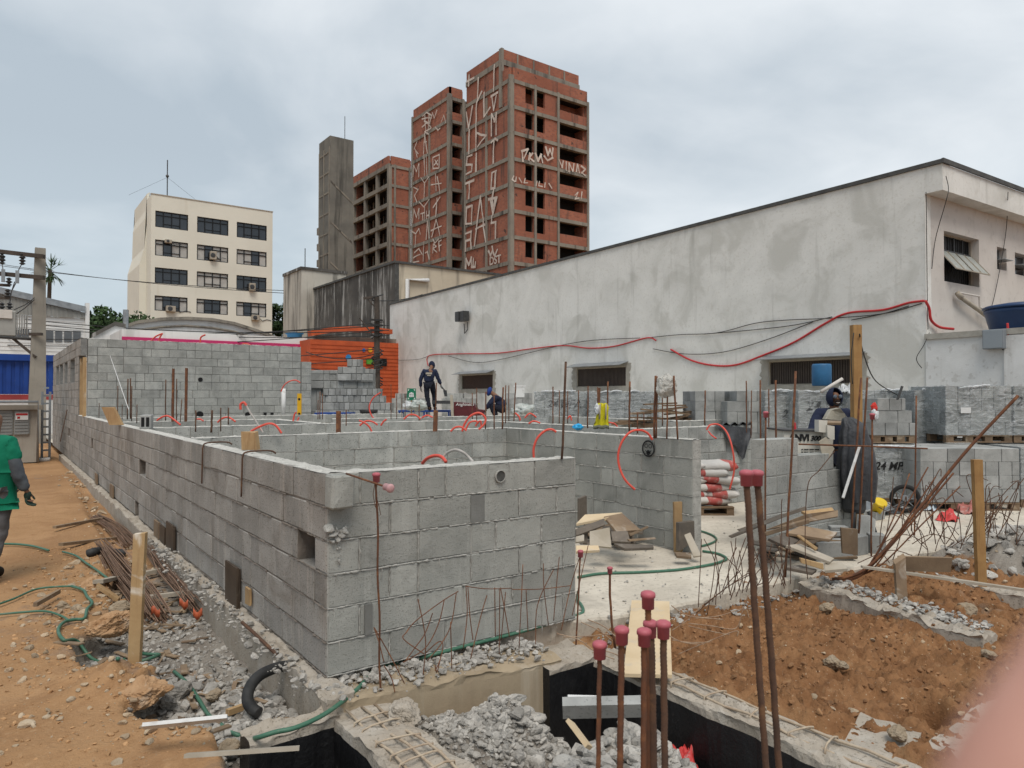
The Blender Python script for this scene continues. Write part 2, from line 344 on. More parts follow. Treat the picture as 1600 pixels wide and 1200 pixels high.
def gridmesh(name, X, Y, Z, attrs, mat):
    ny, nx = X.shape; me = bpy.data.meshes.new(name)
    co = np.stack([X, Y, Z], -1).reshape(-1, 3); i = np.arange(ny*nx).reshape(ny, nx)
    f = np.stack([i[:-1, :-1], i[:-1, 1:], i[1:, 1:], i[1:, :-1]], -1).reshape(-1)
    me.vertices.add(len(co)); me.vertices.foreach_set('co', co.ravel().astype(np.float32))
    nf = len(f)//4; me.loops.add(len(f)); me.loops.foreach_set('vertex_index', f.astype(np.int32)); me.polygons.add(nf)
    me.polygons.foreach_set('loop_start', np.arange(0, len(f), 4, dtype=np.int32)); me.polygons.foreach_set('use_smooth', [True]*nf)
    me.update(calc_edges=True)
    for k, v in attrs.items():
        a = me.attributes.new(k, 'FLOAT', 'POINT'); a.data.foreach_set('value', v.ravel().astype(np.float32))
    me.materials.append(mat); o = bpy.data.objects.new(name, me); COL.objects.link(o); return o
def groundmat():
    m = bpy.data.materials.new('soil'); m.use_nodes = True; t = m.node_tree; b = t.nodes['Principled BSDF']
    v = t.nodes.new('ShaderNodeTexCoord').outputs['Object']
    A = lambda n: (lambda q: (setattr(q, 'attribute_name', n), q.outputs['Fac'])[1])(t.nodes.new('ShaderNodeAttribute'))
    fine = nz(t, v, 30, 6, .7); mid = nz(t, v, 4, 5, .6, .6); lowf = nz(t, v, .8, 4, .6)
    soil = mixc(t, ramp(t, lowf, .35, .65), (.44, .262, .135), (.355, .205, .10))
    soil = mixc(t, ramp(t, mid, .50, .68), soil, (.33, .185, .09)); soil = mixc(t, ramp(t, nz(t, v, .45, 5, .6, .8), .48, .64, 0, .75), soil, (.27, .15, .075)); soil = mixc(t, ramp(t, nz(t, v, 110, 2), .64, .72, 0, .5), soil, (.20, .11, .055)); soil = mixc(t, ramp(t, fine, .55, .75, 0, .5), soil, (.52, .36, .22))
    brown = mixc(t, ramp(t, mid, .38, .62), (.205, .10, .046), (.30, .158, .075)); brown = mixc(t, ramp(t, fine, .52, .72, 0, .6), brown, (.14, .068, .032))
    brown = mixc(t, ramp(t, nz(t, v, 9, 4, .6), .60, .72, 0, .6), brown, (.38, .24, .13)); brown = mixc(t, ramp(t, nz(t, v, 75, 2), .68, .74), brown, (.52, .41, .29))
    gray = mixc(t, ramp(t, mid, .35, .65), (.29, .265, .23), (.205, .18, .155)); gray = mixc(t, ramp(t, fine, .52, .75, 0, .6), gray, (.44, .415, .375))
    gray = mixc(t, ramp(t, nz(t, v, 90, 2), .66, .74), gray, (.15, .14, .12))
    o = mixc(t, A('brown'), soil, brown)
    gm = mth(t, 'ADD', A('gray'), mth(t, 'MULTIPLY', mth(t, 'SUBTRACT', mid, .5), .8))
    o = mixc(t, ramp(t, gm, .3, .62), o, gray)
    t.links.new(o, b.inputs['Base Color']); b.inputs['Roughness'].default_value = .97; b.inputs['Specular IOR Level'].default_value = .15
    h = mth(t, 'ADD', nz(t, v, 45, 7, .72), mth(t, 'MULTIPLY', nz(t, v, 11, 5, .65), 1.5))
    bn = t.nodes.new('ShaderNodeBump'); bn.inputs['Strength'].default_value = .9; bn.inputs['Distance'].default_value = .018
    t.links.new(h, bn.inputs['Height']); t.links.new(bn.outputs[0], b.inputs['Normal']); return m
m_ground = groundmat()
tag(gridmesh('ground', GX, GY, GZ, dict(gray=GM, brown=GB), m_ground), kind='structure')
def gh(x, y):
    i = min(max(int(np.searchsorted(xs, x))-1, 0), len(xs)-2); j = min(max(int(np.searchsorted(ys, y))-1, 0), len(ys)-2)
    u = (x-xs[i])/(xs[i+1]-xs[i]); v = (y-ys[j])/(ys[j+1]-ys[j])
    return float((GZ[j, i]*(1-u)+GZ[j, i+1]*u)*(1-v)+(GZ[j+1, i]*(1-u)+GZ[j+1, i+1]*u)*v)
# ---------------------------------------------------------------- floor slab, its broken front edge
m_slab = M('slab_concrete', (.60, .55, .465), (.46, .415, .345), 1.6, .95, .8, 45, .008, spots=((.36, .325, .27), 22, .56, .5), streak=None, patch=((.33, .30, .255), .95, .545, .65))
def slab():
    ex = np.array([1.66, 3.45, 3.55, 3.75, 4.1, 4.6, 5.2, 5.8, 6.4, 7.1, 8.0, 9, 11, 14, 24]); ey = np.array([4.12, 4.1, 3.97, 3.92, 3.86, 3.82, 3.84, 3.80, 3.72, 3.62, 3.6, 3.55, 3.5, 3.4, 3.2])
    xx = np.unique(np.concatenate([np.arange(1.66, 9, .03), np.arange(9, 24, .5)])); e = np.interp(xx, ex, ey)
    e = e+.07*fbm(xx[None, :], 0*xx[None, :], 3, 5, 5, .7)[0]
    vv = np.concatenate([np.linspace(0, .25, 9), np.linspace(.4, 5, 24), np.array([8, 14, 24, 40])])
    X = np.repeat(xx[None, :], len(vv)+3, 0); Y = np.concatenate([e[None, :]+.01, e[None, :]+.0, e[None, :]-.012, e[None, :]+vv[:, None]], 0)
    Z = 0*X; Z[3:] = .006*fbm(X[3:], Y[3:], 1.5, 8, 4); Z[0] = -.3; Z[1] = -.14+.02*fbm(X[1:2], Y[1:2], 8, 3)[0]; Z[2] = -.02; Y[1] += .03*fbm(X[1:2], Y[1:2], 9, 4)[0]
    o = gridmesh('floor_slab', X, Y, Z, {}, m_slab)
    for p in o.data.polygons: p.use_smooth = False
    tag(o, kind='structure')
slab()
# ---------------------------------------------------------------- grade beams
def beam(name, label, p0, p1, w, ztop, depth, mats, rough=.02, seed=0, st=.03, group=None, tarside=None):
    # a beam of broken concrete from p0 to p1, w wide to the right of its direction
    p0 = Vector((*p0, 0)); p1 = Vector((*p1, 0)); d = p1-p0; L = d.length; d.normalize(); n = Vector((d.y, -d.x, 0)); N = max(2, int(L/st)); K = max(4, int(w/st))
    vs = []; fs = []; mi = []
    prof = [(0, -1), (0, -.5), (0, -.035), (0, 0)]+[(k/K, 1) for k in range(K+1)]+[(1, 0), (1, -.035), (1, -.5), (1, -1)]
    ss = np.arange(N+1)[:, None]*L/N; uu = np.array([q[0] for q in prof])[None, :]; qq = np.array([q[1] for q in prof])[None, :]
    AA = fbm(ss+uu, seed+uu*w+0*ss, 6, seed+1, 5, .65); BB = fbm(ss+0*qq, seed+3+qq+0*ss, 5, seed+9, 4, .65)
    for i in range(N+1):
        s = L*i/N; c = p0+d*s
        for j_, (u, q) in enumerate(prof):
            a = AA[i, j_]; b2 = BB[i, j_]
            if q == 1: z = ztop+a*rough*1.6; off = 0
            else: z = ztop-.012+q*depth+ (a*rough if q == 0 else 0); off = b2*rough*(1 if q > -.4 else .5)
            vs.append(tuple(c+n*(u*w+off)+Vector((0, 0, z))))
    m = len(prof)
    for i in range(N):
        for k in range(m-1): fs.append((i*m+k, i*m+k+1, (i+1)*m+k+1, (i+1)*m+k)); mi.append(1 if (k < 2 and tarside in ('L', 'B')) or (k > m-4 and tarside in ('R', 'B')) else 0)
    fs += [tuple(range(m)), tuple(range(N*m, N*m+m))]; mi += [1 if tarside else 0, 1 if tarside == 'E' or tarside == 'B' else 0]
    b = MB(); b.v = vs; b.f = fs; b.m = mi; b.t = [.5]*len(vs)
    o = b.build(name, [mats, m_tar]); tag(o, label, 'concrete beam', group); return o
GB_ = 'broken concrete grade beams'
beam('grade_beam', 'concrete grade beam carrying the near short block wall', (1.5, 3.80), (3.0, 3.56), -.40, -.04, .8, m_form, .022, 2, group=GB_)
beam('grade_beam', 'dusty concrete grade beam along the foot of the long side wall', (1.50, 3.78), (1.50, 24), .16, -.012, .5, m_beam, .018, 4, st=.05, group=GB_)
bl_ = beam('grade_beam', 'broken beam with exposed rebar ladder left of the pit', (1.86, .6), (1.86, 3.95), -.34, -.10, 1.2, m_beam, .025, 6, group=GB_, tarside='R')
br_ = beam('grade_beam', 'black coated beam on the right side of the rubble pit', (3.25, .6), (3.25, 3.62), .27, -.09, 1.0, m_beam, .025, 8, group=GB_, tarside='L')
beam('grade_beam', 'short black lined beam end at the back corner of the pit', (2.86, 3.52), (3.30, 3.52), -.34, -.06, .95, m_beam, .02, 10, group=GB_, tarside='L')
beam('grade_beam', 'tan concrete stub beam at the left by the thick black pipe', (1.06, 3.72), (1.55, 3.72), -.17, -.09, 1.1, m_beam, .03, 12, group=GB_, tarside='L')
beam('grade_beam', 'pale beam crossing the bottom right corner', (3.40, 1.44), (7.2, 1.62), -.22, -.085, .6, m_beam, .02, 14, group=GB_)
beam('grade_beam', 'pale broken concrete patch at the bottom beside the black pit', (3.45, 1.62), (3.95, 1.76), -.30, -.085, .4, m_beam, .014, 15, group=GB_)
beam('grade_beam', 'rubble covered beam dividing the two patches of brown soil', (5.62, 2.02), (5.98, 3.62), -.15, -.0, .3, m_beam, .045, 16, group=GB_)
beam('grade_beam', 'grey beam with exposed bars behind the soil at the right', (7.3, 1.9), (7.25, 3.55), -.20, -.03, .3, m_beam, .04, 18, group=GB_)
def bars(parent, p0, p1, w, zt, n, seed, tiesp=.16):
    random.seed(seed); p0 = Vector((*p0, zt)); p1 = Vector((*p1, zt)); d = (p1-p0); L = d.length; d.normalize(); q = Vector((d.y, -d.x, 0))
    m = M('dusty_bar', (.44, .37, .28), (.33, .25, .18), 20, .9, .5, 120, .002)
    for k in range(n):
        b = MB(); o = w*(.2+.6*k/max(1, n-1)); pts = [p0+d*(L*i/14)+q*(o+random.uniform(-.008, .008))+Vector((0, 0, random.uniform(-.012, .014))) for i in range(15)]
        b.tube(pts, .0075, 7); b.build('exposed_bar', m, parent, True)
    x = .1
    while x < L-.05:
        b = MB(); c = p0+d*x; sk = random.uniform(-.04, .04)
        pts = [c+q*(w*.10)+Vector((0, 0, -.03)), c+q*w*.12+Vector((0, 0, .012)), c+q*w*.3+d*sk*.4+Vector((0, 0, .02)), c+q*w*.7+d*sk+Vector((0, 0, .02)), c+q*w*.88+d*sk+Vector((0, 0, .01)), c+q*w*.9+d*sk+Vector((0, 0, -.03))]
        b.tube(pts, .0055, 6); b.build('stirrup', m, parent, True); x += tiesp*random.uniform(.6, 1.3)
bars(bl_, (1.53, 1.2), (1.53, 3.75), .30, -.085, 3, 3)
bars(br_, (3.28, 1.2), (3.30, 3.3), .22, -.075, 2, 4, .3)
# ---------------------------------------------------------------- rubble heaps (nobody could count the pieces)
def heap(name, label, n, fn, rmin, rmax, mat, cat='rubble', sink=.3, pw=2.5):
    b = MB()
    for _ in range(n):
        x, y = fn(); r = rmin+(rmax-rmin)*random.random()**pw
        b.chunk((x, y, gh(x, y)+r*(.5-sink)), r)
    o = b.build(name, mat); return tag(o, label, cat, kind='stuff')
gs = lambda cx, cy, sx, sy, lim=None: (lambda: (lambda: (random.gauss(cx, sx), random.gauss(cy, sy))) )()
def clipg(cx, cy, sx, sy, x0, x1, y0, y1):
    def f():
        while True:
            x = random.gauss(cx, sx); y = random.gauss(cy, sy)
            if x0 < x < x1 and y0 < y < y1: return x, y
    return f
random.seed(21)
m_clodB = M('clod_brown', (.20, .10, .047), (.30, .165, .08), 10, .97, 1., 60, .012, tint=.7)
m_clodO = M('clod_orange', (.48, .29, .15), (.40, .23, .11), 10, .97, 1., 60, .012, tint=.5)
heap('rubble', 'grey heap of fine broken concrete against the beam in the pit', 5200, clipg(2.34, 3.35, .33, .28, 1.88, 3.0, 2.9, 3.70), .005, .032, m_rub, pw=3)
heap('rubble', 'grey heap of broken block pieces in the middle of the pit', 4600, clipg(2.6, 2.5, .42, .45, 1.9, 3.22, 1.4, 3.4), .006, .07, m_rub, pw=4)
heap('rubble', 'loose grey gravel between the soil bank and the long wall', 3000, lambda: (lambda y: (random.uniform(float(edgeX(y))+.02, 1.5), y))(random.uniform(3.9, 7)), .004, .035, m_rub, pw=3)
heap('rubble', 'grey lumps piled under the corner by the black pipe', 500, clipg(1.28, 4.3, .12, .2, 1.0, 1.5, 3.92, 4.8), .008, .06, m_rub, pw=3)
heap('rubble', 'scattered stones along the left foot of the long wall', 260, lambda: (lambda y: (random.uniform(float(edgeX(y))-.5*random.random()**2, 1.5), y))(7+13*random.random()**1.5), .01, .07, m_rubT, pw=3)
heap('rubble', 'tan crumbs and stones on the left soil bank', 500, lambda: (lambda y: (float(edgeX(y))-abs(random.gauss(0, .35)), y))(random.uniform(3.9, 9)), .005, .045, m_rubT, pw=4)
heap('rubble', 'pale stones scattered over the brown dug soil', 330, lambda: (random.uniform(3.6, 8.6), random.uniform(1.5, 3.75)), .004, .03, m_rubT, pw=4)
heap('earth_clods', 'brown crumbs and clods of the freshly dug soil', 3600, lambda: (lambda y: (random.uniform(3.55, 7.6), y))(1.6+2.1*random.random()), .003, .028, m_clodB, 'earth', pw=3.5)
heap('earth_clods', 'orange crumbs of dry earth over the left bank', 1500, lambda: (lambda y: (float(edgeX(y))-abs(random.gauss(0, .5)), y))(random.uniform(3.8, 10)), .004, .022, m_clodO, 'earth', pw=2.5)
heap('rubble', 'grey lumps along the broken slab edge', 700, lambda: (lambda x: (x, random.gauss(3.78, .07)-(.05 if x > 3.6 else 0)))(random.uniform(3.5, 7.2)), .006, .04, m_rub, pw=3)
heap('rubble', 'grey mud and rubble heap behind the far right stake', 700, clipg(9.2, 3.1, 1.1, .35, 7.2, 13, 2.3, 4), .012, .10, m_rub, pw=3)
b = MB()
for _ in range(2600):
    s = random.random()
    if s < .45: x = random.uniform(1.5, 3.0); y = 3.84+(3.0-x)*.1+random.gauss(0, .09); z = -.03
    elif s < .75: x = random.uniform(5.6, 5.98); y = random.uniform(2.1, 3.55); x = 5.7+(y-2.0)*.22+random.gauss(0, .075); z = .01
    else: x = random.gauss(1.47, .06); y = random.uniform(3.9, 9); z = -.005
    r = .004+.032*random.random()**3.5; b.chunk((x, y, z+r*.4), r)
tag(b.build('mortar_crumbs', m_rub), 'mortar crumbs lying on top of the concrete grade beams', 'rubble', kind='stuff')
def rock(c, r, label, mat=None, flat=.8):
    bm = bmesh.new(); bmesh.ops.create_icosphere(bm, subdivisions=5 if r > .09 else 4, radius=1)
    pl = [(Vector((random.gauss(0, 1), random.gauss(0, 1), random.gauss(0, 1))).normalized(), random.uniform(.6, .9)) for _ in range(8)]; sd = random.random()*50
    for v in bm.verts:
        p = v.co.copy()
        for nn, dd in pl:
            e = p.dot(nn)-dd
            if e > 0: p -= nn*e
        p *= 1+.20*mnoise.fractal(p*1.7+Vector((sd, 0, 0)), .65, 2.1, 8); v.co = Vector((p.x*r*1.15, p.y*r*.95, p.z*r*flat))
    me = bpy.data.meshes.new('rock'); bm.to_mesh(me); bm.free(); me.materials.append(mat or m_rubT)
    o = bpy.data.objects.new('rock', me); COL.objects.link(o); o.location = c; o.rotation_euler = (random.uniform(-.3, .3), random.uniform(-.3, .3), random.uniform(0, 6)); tag(o, label, 'rock')
m_clod = M('soil_clod', (.47, .30, .17), (.35, .20, .10), 8, .97, 1., 50, .012, patch=((.5, .44, .36), 5, .55, .6))
for x, y, z, r, l, m in [(188, 950, -.10, .075, 'tan stone lying at the bend of the green hose', m_rubT), (95, 950, -.13, .06, 'grey tan stone left of the hose bend', m_rubT), (118, 952, -.13, .05, 'small tan stone beside the larger one by the hose', m_rubT),
    (172, 978, -.08, .17, 'big tan clod of dried earth left of the tall wooden stake', m_clod), (222, 1082, -.14, .17, 'crumbling earth footing at the base of the tall wooden stake', m_clod), (145, 915, -.12, .13, 'clod of orange earth behind the hose bend', m_clod),
    (720, 1140, -.32, .125, 'large broken concrete lump in front of the pit heap', m_rub), (505, 0, 0, 0, None, None), (1300, 1035, -.06, .055, 'reddish stone in the middle of the brown soil', m_rubT), (1316, 1040, -.06, .04, 'small stone beside the reddish stone on the brown soil', m_rubT),
    (1293, 952, -.03, .06, 'pale broken stone under the rubble covered beam', m_rubT), (1512, 952, -.02, .07, 'pale rounded rock right of the dividing beam', m_rubT), (1403, 1146, -.04, .05, 'tan stone near the small dark hole', m_rubT), (1545, 1022, -.04, .045, 'tan stone near the right edge of the soil', m_rubT),
    (333, 1085, -.25, .05, 'pale yellow stone beside the hose in the gravel', m_rubT), (358, 1168, -.2, .05, 'square tan stone below the white plank', m_rubT), (280, 1080, -.25, .075, 'grey broken block corner in the gravel', m_rub), (262, 1095, -.25, .06, 'grey broken lump touching the white plank end', m_rub),
    (630, 1118, -.09, .10, 'rounded lump of broken concrete where the rebar ladder starts', m_beam), (545, 1062, -.07, .07, 'loose concrete lump under the corner of the short wall', m_rub)]:
    if l: rock(G(x, y, z), r*(.85 if m is m_clod else 1), l, m, .6 if m is m_clod else .8)

# trodden scraps: splinters, chips of block and bits of wire along the foot of the long wall and round the pit
random.seed(404)
b = MB()
for _ in range(150):
    y = random.uniform(3.95, 8.5); x = random.uniform(float(edgeX(y))-.02, 1.42); z = gh(x, y)+.012; a = random.uniform(0, 3.14); l = random.uniform(.03, .13); w = random.uniform(.006, .022); d = Vector((math.cos(a), math.sin(a), random.uniform(-.1, .1))); q = Vector((-d.y, d.x, 0))*w; u = Vector((0, 0, w*.5)); c = Vector((x, y, z))
    b.add([c-d*l-q, c-d*l*.9+q, c+d*l+q, c+d*l*.95-q, c-d*l-q+u, c-d*l*.9+q+u, c+d*l+q+u, c+d*l*.95-q+u], [(0, 1, 2, 3), (7, 6, 5, 4), (0, 1, 5, 4), (1, 2, 6, 5), (2, 3, 7, 6), (3, 0, 4, 7)], random.random())
tag(b.build('wood_splinters', m_plyB), 'wood splinters and chips trodden into the ground along the long wall', 'debris', kind='stuff')
b = MB()
for _ in range(170):
    y = random.uniform(3.9, 5.4); x = random.uniform(float(edgeX(y))+.02, 1.45); r = random.uniform(.018, .05); a = Matrix.Translation((x, y, gh(x, y)+r*.3)) @ Matrix.Rotation(random.uniform(0, 6), 4, 'Z') @ Matrix.Rotation(random.gauss(0, .4), 4, 'X'); b.M = a; b.cbox(-r, r, -r*random.uniform(.4, .9), r*.7, -r*.3, r*random.uniform(.2, .5), r*.12, random.random(), r*.15)
b.M = None
for _ in range(150):
    x, y = random.uniform(1.9, 3.2), random.uniform(1.5, 3.3); r = random.uniform(.015, .055); b.M = Matrix.Translation((x, y, gh(x, y)+r*.5)) @ Matrix.Rotation(random.uniform(0, 6), 4, 'Z') @ Matrix.Rotation(random.gauss(0, .6), 4, 'X'); b.cbox(-r, r, -r*random.uniform(.4, .9), r*.7, -r*.3, r*random.uniform(.2, .5), r*.12, random.random(), r*.15)
tag(b.build('block_fragments', m_rub), 'broken flat pieces of grey block lying in the pit and by the corner', 'rubble', kind='stuff')

b = MB()
for _ in range(1500):
    x = random.uniform(3.2, 12); y = 3.9+random.random()**2*3.2; r = .003+.014*random.random()**4; b.chunk((x, y, .004+r*.3), r, .6)
tag(b.build('slab_grit', m_rub), 'grit and small chips scattered over the pale floor slab', 'grit', kind='stuff')
# ================================================================ block walls
def courses(b, L, w0, w1, z0, n, openings=(), j=.004, c=.005, start=0., ch=.2, seed=0, steps=None, ends=(0, 0)):
    rs = random.Random(seed); out = []
    for k in range(n):
        za = z0+k*ch+.010; zb = z0+(k+1)*ch
        Lk = L if steps is None else steps[k]
        s = start; s0 = s-(.2 if k % 2 else 0.)
        x = s0
        while x < Lk-.03:
            ln = rs.choice((.4, .4, .4, .4, .2, .34, .54))
            if Lk-(x+ln) < .09: ln = Lk-x
            a, e = max(x, s), min(x+ln, Lk); x += ln
            if e-a < .04: continue
            seg = [(a, e)]
            for (oa, ob, oz0, oz1) in openings:
                if oz0 < zb-.03 and oz1 > za+.03:
                    ns = []
                    for (p, q) in seg:
                        if ob <= p or oa >= q: ns.append((p, q)); continue
                        if oa-p > .03: ns.append((p, oa))
                        if q-ob > .03: ns.append((ob, q))
                    seg = ns
            for (p, q) in seg:
                out.append((p, q, za, zb)); d = rs.uniform(-.5, .5)*.006
                b.cbox(p+.005, q-.005, w0+d, w1+d, za, zb-.0, c, rs.random(), j)
    return out
def block_wall(label, p0, p1, w0, w1, n, mb, mm, z0=0., openings=(), seed=0, ridge=False, grout=True, steps=None, group='grey block walls', j=.003, name='block_wall', gm=None):
    p0 = Vector((*p0, 0)); p1 = Vector((*p1, 0)); L = (p1-p0).length; Mx = frame(p0, p1-p0)
    root = thing(name, (*p0.xy, z0), label, 'block wall', group)
    b = MB(); b.M = Mx; segs = courses(b, L, w0, w1, z0, n, openings, seed=seed, steps=steps, j=j); b.build('block', mb, root)
    root.children  # noqa
    m = MB(); m.M = Mx; mrg = {}
    for (a, e, za, zb) in segs: m.box(a-.001, e+.001, w0+.007, w1-.007, za-.010-.0005*random.random(), zb-.003, .5)
    m.build('mortar', mm, root)
    rs = random.Random(seed+5)
    if ridge:
        r = MB(); r.M = Mx
        for k in range(0, n):
            for (wz, sg) in ((w0, -1),) if w0 == 0 else ((w1, 1),):
                x = 0.
                while x < L:
                    ln = rs.uniform(.25, 1.1); e = min(L, x+ln); N = max(3, int((e-x)/.02)); zz = z0+k*.2+.005+rs.uniform(-.002, .003)
                    ok = not any(oa < (x+e)/2 < ob and oz0 < zz < oz1 for (oa, ob, oz0, oz1) in openings)
                    if ok: r.tube([(x+(e-x)*i/N, wz+sg*.0015, zz+rs.uniform(-.002, .002)) for i in range(N+1)], [max(.0012, rs.gauss(.0045, .002)) for _ in range(N+1)], 6)
                    x = e+rs.uniform(0, .12)
        for (a, e, za, zb) in segs:
            wz, sg = (w0, -1) if w0 == 0 else (w1, 1)
            if rs.random() < .75 and a > .03:
                i0, i1 = sorted((rs.random(), rs.random())); i0 *= .3; i1 = .6+.4*i1; r.tube([(a+rs.uniform(-.0035, .0035), wz+sg*.0005, za+(zb-za)*(i0+(i1-i0)*q/7)) for q in range(8)], [max(.001, rs.gauss(.004, .0018)) for _ in range(8)], 5)
            for _ in range(2 if rs.random() < .6 else 0):
                xx = rs.uniform(a, e); h_ = rs.uniform(.01, .07); zz = rs.choice((za, zb-.0)); r.tube([(xx+rs.uniform(-.003, .003), wz+sg*.0003, zz-h_*q/4) for q in range(5)], [.006*rs.random()+.0015, .005*rs.random()+.001, .003, .002, .0008], 5)
        r.build('mortar_ridge', m_mort if mb is not m_blkL else m_mortL, root)
    if grout:
        zt = z0+n*.2; N = int(L/.025); K = 6; b = MB(); b.M = Mx; vs = []; fs = []
        ss = np.arange(N+1)*L/N; kk = np.arange(K+1)
        hh = fbm(ss[:, None]+0*kk[None, :], kk[None, :]*.03+seed+0*ss[:, None], 14, seed+3, 4, .7)
        for i in range(N+1):
            for k in range(K+1):
                ed = k in (0, K)
                vs.append((ss[i], w0+(w1-w0)*k/K+(hh[i, k]*.006 if ed else 0), zt+(.002 if ed else .007+hh[i, k]*.012)))
        for i in range(N):
            for k in range(K): fs.append((i*(K+1)+k, (i+1)*(K+1)+k, (i+1)*(K+1)+k+1, i*(K+1)+k+1))
        b.add(vs, fs); b.build('top_grout', gm or m_grout, root)
    return root
XL = 1.6
def sy(px): return tX(px, XL)*FW[1]+RT[1]*(px-800)/FP*tX(px, XL)      # Y of the long wall's face at a pixel column
def zX(px, py): return onX(px, py, XL).z
Y0 = 4.062; ops = []
for (xa, xb, ya, yb) in ((465, 493, 823, 888), (218.5, 228, 718, 741), (143, 146, 684, 700), (212, 218, 790, 811), (107, 109.5, 668, 678)):
    s1, s0 = sy(xa)-Y0, sy(xb)-Y0; zt, zb = zX(xb, ya), zX(xb, yb); ops.append((s0, s1, round(zb/.2)*.2+.01 if zb > .05 else .01, round(zt/.2)*.2 if zt > .25 else .2))
lw = block_wall('long low block wall in dusty grey brown beside the earth path', (XL, Y0), (XL, 28.6), -.14, 0, 6, m_blkL, m_mortL, openings=ops, seed=3, ridge=False, group=None)
r_ = MB()
rs = random.Random(5)
for k in range(0, 6):       # thin squeezed mortar on the nearest stretch of the long wall
    x = Y0
    while x < 9:
        e = x+rs.uniform(.3, .9); N = 24
        r_.tube([(XL-.001, x+(e-x)*i/N, k*.2+.004+rs.uniform(-.002, .002)) for i in range(N+1)], [max(.002, rs.gauss(.0045, .002)) for _ in range(N+1)], 5); x = e+rs.uniform(.1, .4)
r_.build('mortar_ridge', m_mortL, lw)
b = MB(); b.cbox(XL-.012, XL+.13, 3.95, 4.06, 1.0, 1.2, .012, .6, .006); b.build('corner_block', m_blkF, lw)
b = MB()
for (s0, s1, za, zb) in ops: b.box(XL+.139, XL+.142, Y0+s0-.02, Y0+s1+.02, za-.01, zb+.01)
b.build('hollow', M('hollow_grey', (.07, .07, .068), bump=0), lw)
m_drip = M('drip', (.42, .41, .38), (.5, .49, .46), 20, .95, .8, 90, .004)
fwall = block_wall('short block wall with round hole, nearest to the camera', (1.606, 4.05), (3.53, 4.03), 0, .14, 6, m_blkF, m_mort, seed=12, ridge=True, group=None)
hc = onY(781, 744, 4.035)
bb = MB(); bb.lathe((hc.x, 4.032, hc.z), [(.044, -.006), (.044, .010), (.040, .012), (.037, .010), (.0365, -.004)], 28, ax=Vector((0, -1, 0))); bb.build('hole_rim', m_mort, fwall)
bb = MB(); bb.lathe((hc.x, 4.0400, hc.z), [(.0375, 0), (.0375, .0135)], 28, ax=Vector((0, -1, 0))); bb.build('round_hole', M('hole_shade', (.035, .035, .033), (.09, .09, .085), 14, bump=0), fwall)
bb = MB(); random.seed(9)
for _ in range(26): bb.chunk((1.66+random.gauss(0, .03), 4.04+random.uniform(-.012, .01), .84+random.gauss(0, .035)), random.uniform(.012, .035), .8)
for _ in range(14): bb.chunk((1.67+random.gauss(0, .006), 4.043, .80-random.random()*.14), random.uniform(.004, .010), 1.6)
bb.build('mortar_blob', m_mort, fwall)
# darker odd blocks set in the short wall, as the half block fillers are
m_fill = M('dark_filler', (.15, .15, .14), (.19, .19, .18), 8, .95, .7, 90, .005)
for (xx, kk) in ((1.835, 1), (3.42, 3), (2.60, 4)): bb = MB(); bb.box(xx, xx+.05 if kk == 1 else xx+.11, 4.033, 4.06, kk*.2+.012, kk*.2+.196); bb.build('filler_block', m_fill, fwall)
block_wall('block wall with red conduit loop and round pictogram ending at the doorway', (5.95, 4.93), (5.95, 8.3), -.14, 0, 6, m_blkF, m_mort, seed=22, ridge=True, group=None)
block_wall('cross wall at the back of the nearest room', (1.75, 8.3), (6.05, 8.3), 0, .14, 6, m_blkG, m_mort, seed=31, ridge=True, group=None)
bw = block_wall('block wall behind the cement bags with black plastic over its top', (7.3, 6.9), (9.75, 6.9), 0, .14, 6, m_blkG, m_mort, seed=33, group=None)
block_wall('inner block wall running back from the cement bag room', (7.3, 7.05), (7.3, 11.2), -.14, 0, 6, m_blkG, m_mort, seed=35, group=None)
GI = 'low inner block walls further back'
LI = 'low inner block wall among the far rooms with pale grout on top'
block_wall(LI, (1.75, 11.3), (8.4, 11.3), 0, .14, 6, m_blkG, m_mort, seed=37, group=GI)
block_wall(LI, (1.75, 14.0), (4.6, 14.0), 0, .14, 6, m_blkG, m_mort, seed=39, group=GI)
block_wall(LI, (5.4, 13.4), (10.8, 13.4), 0, .14, 6, m_blkG, m_mort, seed=41, group=GI)
block_wall(LI, (4.4, 11.5), (4.4, 13.9), -.14, 0, 6, m_blkG, m_mort, seed=43, group=GI)
block_wall(LI, (10.2, 8.6), (10.2, 13.2), -.14, 0, 6, m_blkG, m_mort, seed=45, group=GI)
block_wall(LI, (1.75, 16.6), (8.6, 16.6), 0, .14, 6, m_blkG, m_mort, seed=47, group=GI)
block_wall(LI, (9.9, 8.6), (13.5, 8.6), 0, .14, 6, m_blkG, m_mort, seed=49, group=GI)
# stepped pier in front of the mixer
F0 = 4.5; fx = lambda px: onY(px, 700, F0).x
Ls = [fx(1352), fx(1352), fx(1352), fx(1352), fx(1302), fx(1247)]; Lf = [l-fx(1196) for l in Ls]
block_wall('stepped block pier in front of the white mixer hopper', (fx(1196), F0), (fx(1352), F0), 0, .19, 6, m_blkG, m_mort, seed=51, grout=False, steps=Lf, group=None)
for k, (a, e) in enumerate(((1302, 1352), (1247, 1302), (1175, 1247))):
    pass
